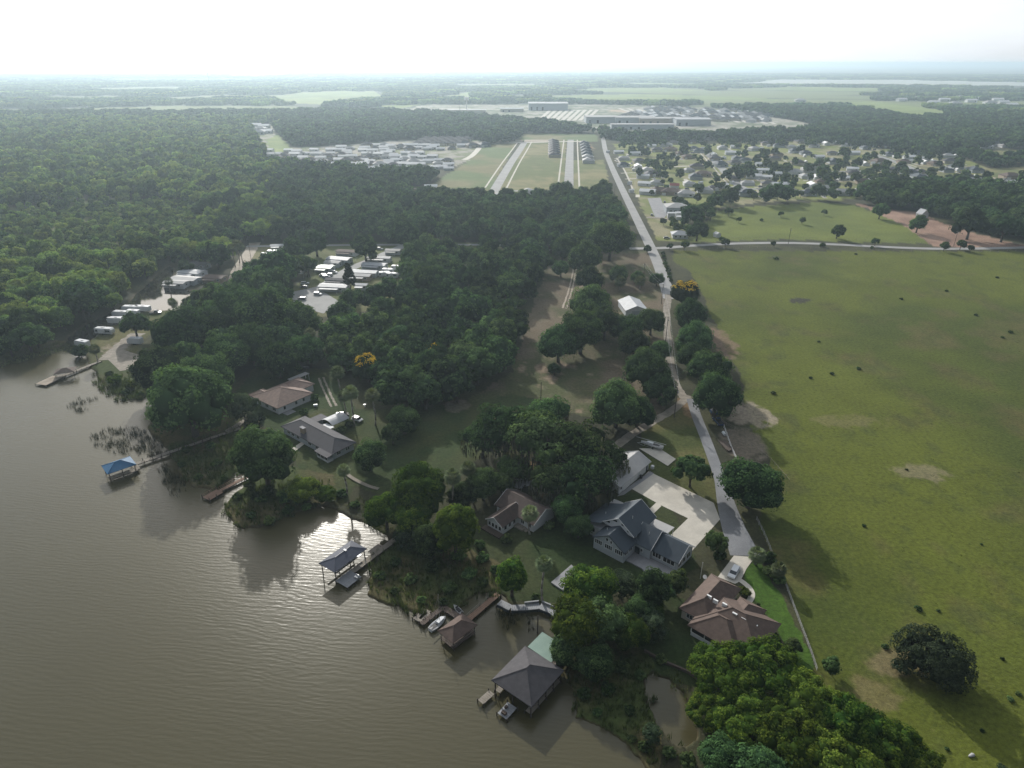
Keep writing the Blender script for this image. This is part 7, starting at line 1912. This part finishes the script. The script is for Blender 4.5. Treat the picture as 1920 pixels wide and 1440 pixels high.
for (x, y, k) in SUBH:
    p = G(x, y)
    where = ('at the left edge of the suburb near the main road' if x < 1240 else 'around the first suburb street' if x < 1420 else 'in the middle of the suburb' if x < 1620 else 'near the new road at the right end of the suburb')
    put_house(k, p.x, p.y, R(random.choice([-6, 4, 84, 172, -20])), random.uniform(.85, 1.1), '%s single-storey house %s' % (CNAME[k], where), 'houses of the suburb')
    # each house has its pale drive and a car or shed on it
    a_ = R(random.choice([80, 95, 10])); q_ = Vector((p.x + random.choice([-11, 11]), p.y - 9))
    o_ = MB().obox(q_, a_, 14, 4, 0.0, 0.05).build('house_drive', M['concrete']); tag(o_, kind='structure')
    if random.random() < .7:
        pt_ = random.choice(['white_gel', 'grey_paint', 'black_paint', 'white_gel', 'blue_paint'])
        SUBCARS.append((q_.x, q_.y, a_, pt_))
    if random.random() < .55:
        w_ = frame('garden_shed', p.x + random.choice([-14, 15]), p.y + random.uniform(6, 14), random.uniform(0, 90), 'small pale shed behind a suburb house', 'shed', 'garden sheds of the suburb')
        walls(w_, -2.2, 2.2, -1.6, 1.6, 2.4, M['white_wall']); gable(w_, -2.2, 2.2, -1.6, 1.6, 2.4, .8, 'x', M['trim'], M['white_wall'], .2, trim=False)
proto_car = {}
CN_ = {'white_gel': 'white', 'grey_paint': 'grey', 'black_paint': 'black', 'blue_paint': 'dark blue'}
for (x_, y_, a_, pt_) in SUBCARS:
    lab_ = '%s car on a pale drive in the suburb right of the main road' % CN_[pt_]
    if pt_ not in proto_car: proto_car[pt_] = car('parked_car', x_, y_, math.degrees(a_), pt_, lab_, 'suv', 'cars of the suburb')
    else: copy_tree(proto_car[pt_], (x_, y_, 0.08), a_, 1.0, lab_, 'cars of the suburb')
# plant nursery: rows of clipped young trees beside the first suburb street
for j, y_ in enumerate((310, 316, 323, 330)):
    for i in range(15):
        hero('h', 1378 + i * 7.2 + j * 5, y_, 3.0, 'clipped young tree in a nursery row of the suburb', 'young trees of the nursery rows', flat=1.3)
# town houses
for i in range(7):
    t = i / 6
    for j, (xa, ya, xb, yb) in enumerate(((1037, 294, 1036, 268), (1101, 305, 1094, 272))):
        p = G(xa + (xb - xa) * t, ya + (yb - ya) * t ** .9)
        put_house('grey' if j == 0 else ('dark' if i > 1 else 'pale'), p.x, p.y, R(90 if j == 0 else 85), 1.15, 'new grey-roofed house in the %s row of the subdivision' % ('left' if j == 0 else 'right'), 'terrace rows of the subdivision')
p = G(989, 364); put_house('pale', p.x, p.y, R(80), 1.0, 'dark-windowed pale house below the subdivision field', 'houses below the subdivision')
p = G(808, 354); put_house('white', p.x, p.y, R(10), .9, 'white house at the sandy lot left of the subdivision', 'houses below the subdivision')
for (x, y, k) in ((908, 275, 'dark'), (885, 276, 'grey'), (870, 272, 'grey'), (1268, 430, 'white')):
    if x > 1200: continue
    p = G(x, y); put_house(k, p.x, p.y, R(20), 1.2, 'grey house left of the subdivision cross street', 'houses left of the subdivision')
# far mobile home park and the new estate behind it
n = 0
r2 = random.Random(12)
for row, (y0, x0, x1) in enumerate([(318, 690, 850), (311, 620, 850), (304, 560, 850), (297, 520, 820), (291, 505, 800), (285, 505, 760), (280, 640, 860), (275, 690, 880)]):
    x = x0
    while x < x1:
        if r2.random() < .88:
            p = G(x + r2.uniform(-3, 3), y0 + r2.uniform(-2, 2)); k = r2.choice(['white', 'white', 'pale', 'white', 'white', 'grey'])
            put_house(k, p.x, p.y, R(r2.choice([0, 5, -5, 8])), r2.uniform(.8, 1.1), '%s unit in the far mobile home park' % CNAME[k], 'units of the far mobile home park'); n += 1
        x += r2.uniform(12, 19)
for i in range(6):
    for j in range(5):
        p = G(785 + i * 15 + j * 7, 272 - j * 4); put_house('grey', p.x, p.y, R(70), 1.2, 'grey-roofed house of the new estate behind the far mobile home park', 'new estate behind the far mobile home park')
for (x, y, k) in ((480, 238, 'white'), (488, 245, 'pale'), (496, 240, 'white'), (500, 250, 'white'), (484, 252, 'pale'), (404, 236, 'white'), (374, 256, 'white'), (220, 242, 'white'), (52, 162, 'white'), (75, 164, 'white'), (1435, 228, 'pale'), (1555, 232, 'white'), (1705, 222, 'white'), (1500, 192, 'pale'), (1870, 190, 'white'), (1840, 188, 'white'), (1855, 196, 'pale'), (1880, 195, 'white'), (1800, 186, 'pale'), (1820, 192, 'white'), (1770, 190, 'white'), (1720, 188, 'pale'), (1750, 195, 'white'), (1895, 200, 'white'), (1790, 198, 'pale'), (1690, 190, 'white')):
    p = G(x, y); put_house(k, p.x, p.y, R(r2.uniform(-20, 20)), 1.5 if y > 215 else 2.2, '%s building among the far trees %s' % (CNAME[k], 'on the left' if x < 600 else 'on the right'), 'far buildings among trees')
# rows of the big far development
for i in range(15):
    for j in range(9):
        x = 1195 + i * 17 + (4 - j) * 6.5; y = 204 + j * 2.1 + i * .6
        if 1140 < x < 1480 and r2.random() < .8:
            p = G(x, y); put_house(r2.choice(['grey', 'pale', 'grey', 'dark', 'white']), p.x, p.y, R(60), 1.6, 'tiny house in the close rows of the far development', 'houses of the far development')
# warehouses
def warehouse(px, py, w, d, h, label, roofm, wallm, deg=0):
    p = G(px, py); o = frame('warehouse', p.x, p.y + d / 2, deg, label, 'warehouse')
    walls(o, -w / 2, w / 2, -d / 2, d / 2, h, M[wallm]); b = MB()
    gable(o, -w / 2, w / 2, -d / 2, d / 2, h, h * .12, 'x', M[roofm], M[wallm], 1.0, .4, trim=False)
    for k in range(max(2, int(w / 30))):
        x = -w / 2 + (k + .5) * w / max(2, int(w / 14)); MB().box(x - 2.2, x + 2.2, -d / 2 - .2, -d / 2 - .03, .2, h * .5).build('loading_door', M['screen'], o)
    return o
warehouse(1028, 207, 105, 80, 17, 'big white-roofed warehouse standing above the construction ground', 'white_metal', 'grey_wall')
warehouse(1128, 231, 66, 50, 12, 'grey store block left of the row of large stores', 'light_roof', 'grey_wall'); warehouse(1190, 232, 80, 50, 12, 'second grey store block of the row', 'light_roof', 'grey_wall')
warehouse(1240, 233, 90, 45, 11, 'long grey store block in the middle of the row', 'light_roof', 'tan_wall'); warehouse(1300, 236, 70, 50, 12, 'white-topped store block at the right end of the row', 'white_metal', 'grey_wall')
warehouse(1205, 243, 120, 25, 9, 'low wide grey building in front of the store row', 'light_roof', 'grey_wall'); warehouse(870, 212, 110, 35, 7, 'flat pale building on the left construction ground', 'light_roof', 'cream_wall'); warehouse(960, 210, 60, 40, 8, 'flat pale building between ground and warehouse', 'white_metal', 'cream_wall')
for (x, y, b_, h_, lab) in ((393, 160, 1.6, 150, 'tall lattice mast far away over the left woods'), (862, 212, 1.0, 45, 'communication tower above the construction ground'), (875, 206, 1, 30, 'pale water tower near the construction ground')):
    p = G(x, y); o = frame('lattice_mast', p.x, p.y, 0, lab, 'mast')
    if 'water' in lab:
        MB().tube((0, 0, 0), (0, 0, 24), 1.5, 1.5, 8).build('column', M['trim'], o); MB().tube((0, 0, 24), (0, 0, 32), 7, 7, 12).build('tank', M['trim'], o)
    else:
        b = MB()
        for k in range(3):
            a = k * 2.094; b.tube((math.cos(a) * b_ * 1.6, math.sin(a) * b_ * 1.6, 0), (math.cos(a) * b_ * .4, math.sin(a) * b_ * .4, h_), b_ * .22, b_ * .15, 4)
        for z in range(0, int(h_), 6):
            for k in range(3):
                f = 1.6 - 1.2 * z / h_; f2 = 1.6 - 1.2 * (z + 6) / h_; a = k * 2.094; a2 = a + 2.094
                b.tube((math.cos(a) * b_ * f, math.sin(a) * b_ * f, z), (math.cos(a2) * b_ * f2, math.sin(a2) * b_ * f2, z + 6), b_ * .08, b_ * .08, 3)
        b.build('lattice', M['post'], o)
        if h_ > 100: MB().box(-4, 4, -4, 4, -.2, 4).build('base_hut', M['grey_wall'], o)
# white gazebo among right oaks, lean objects
p = G(1728, 407); o = frame('white_barn', p.x, p.y, 15, 'white ruined barn with broken roof among the right oaks', 'barn'); walls(o, -3.5, 3.5, -3, 3, 3, M['white_wall']); gable(o, -3.5, 3.5, -3, 3, 3, 3.4, 'y', M['white_metal'], M['white_wall'], .3, trim=False)
p = G(1822, 1418 - 1); o = frame('boulder', p.x, p.y, 20, 'pale low boulder near the bottom of the pasture', 'boulder'); V_, F_ = ICO2
link('stone', np_mesh('stone', V_ * np.array([.75, .35, .28]) * (1 + .15 * np.sin(V_[:, :1] * 5)), F_, M['light_roof']), o, (0, 0, .15))
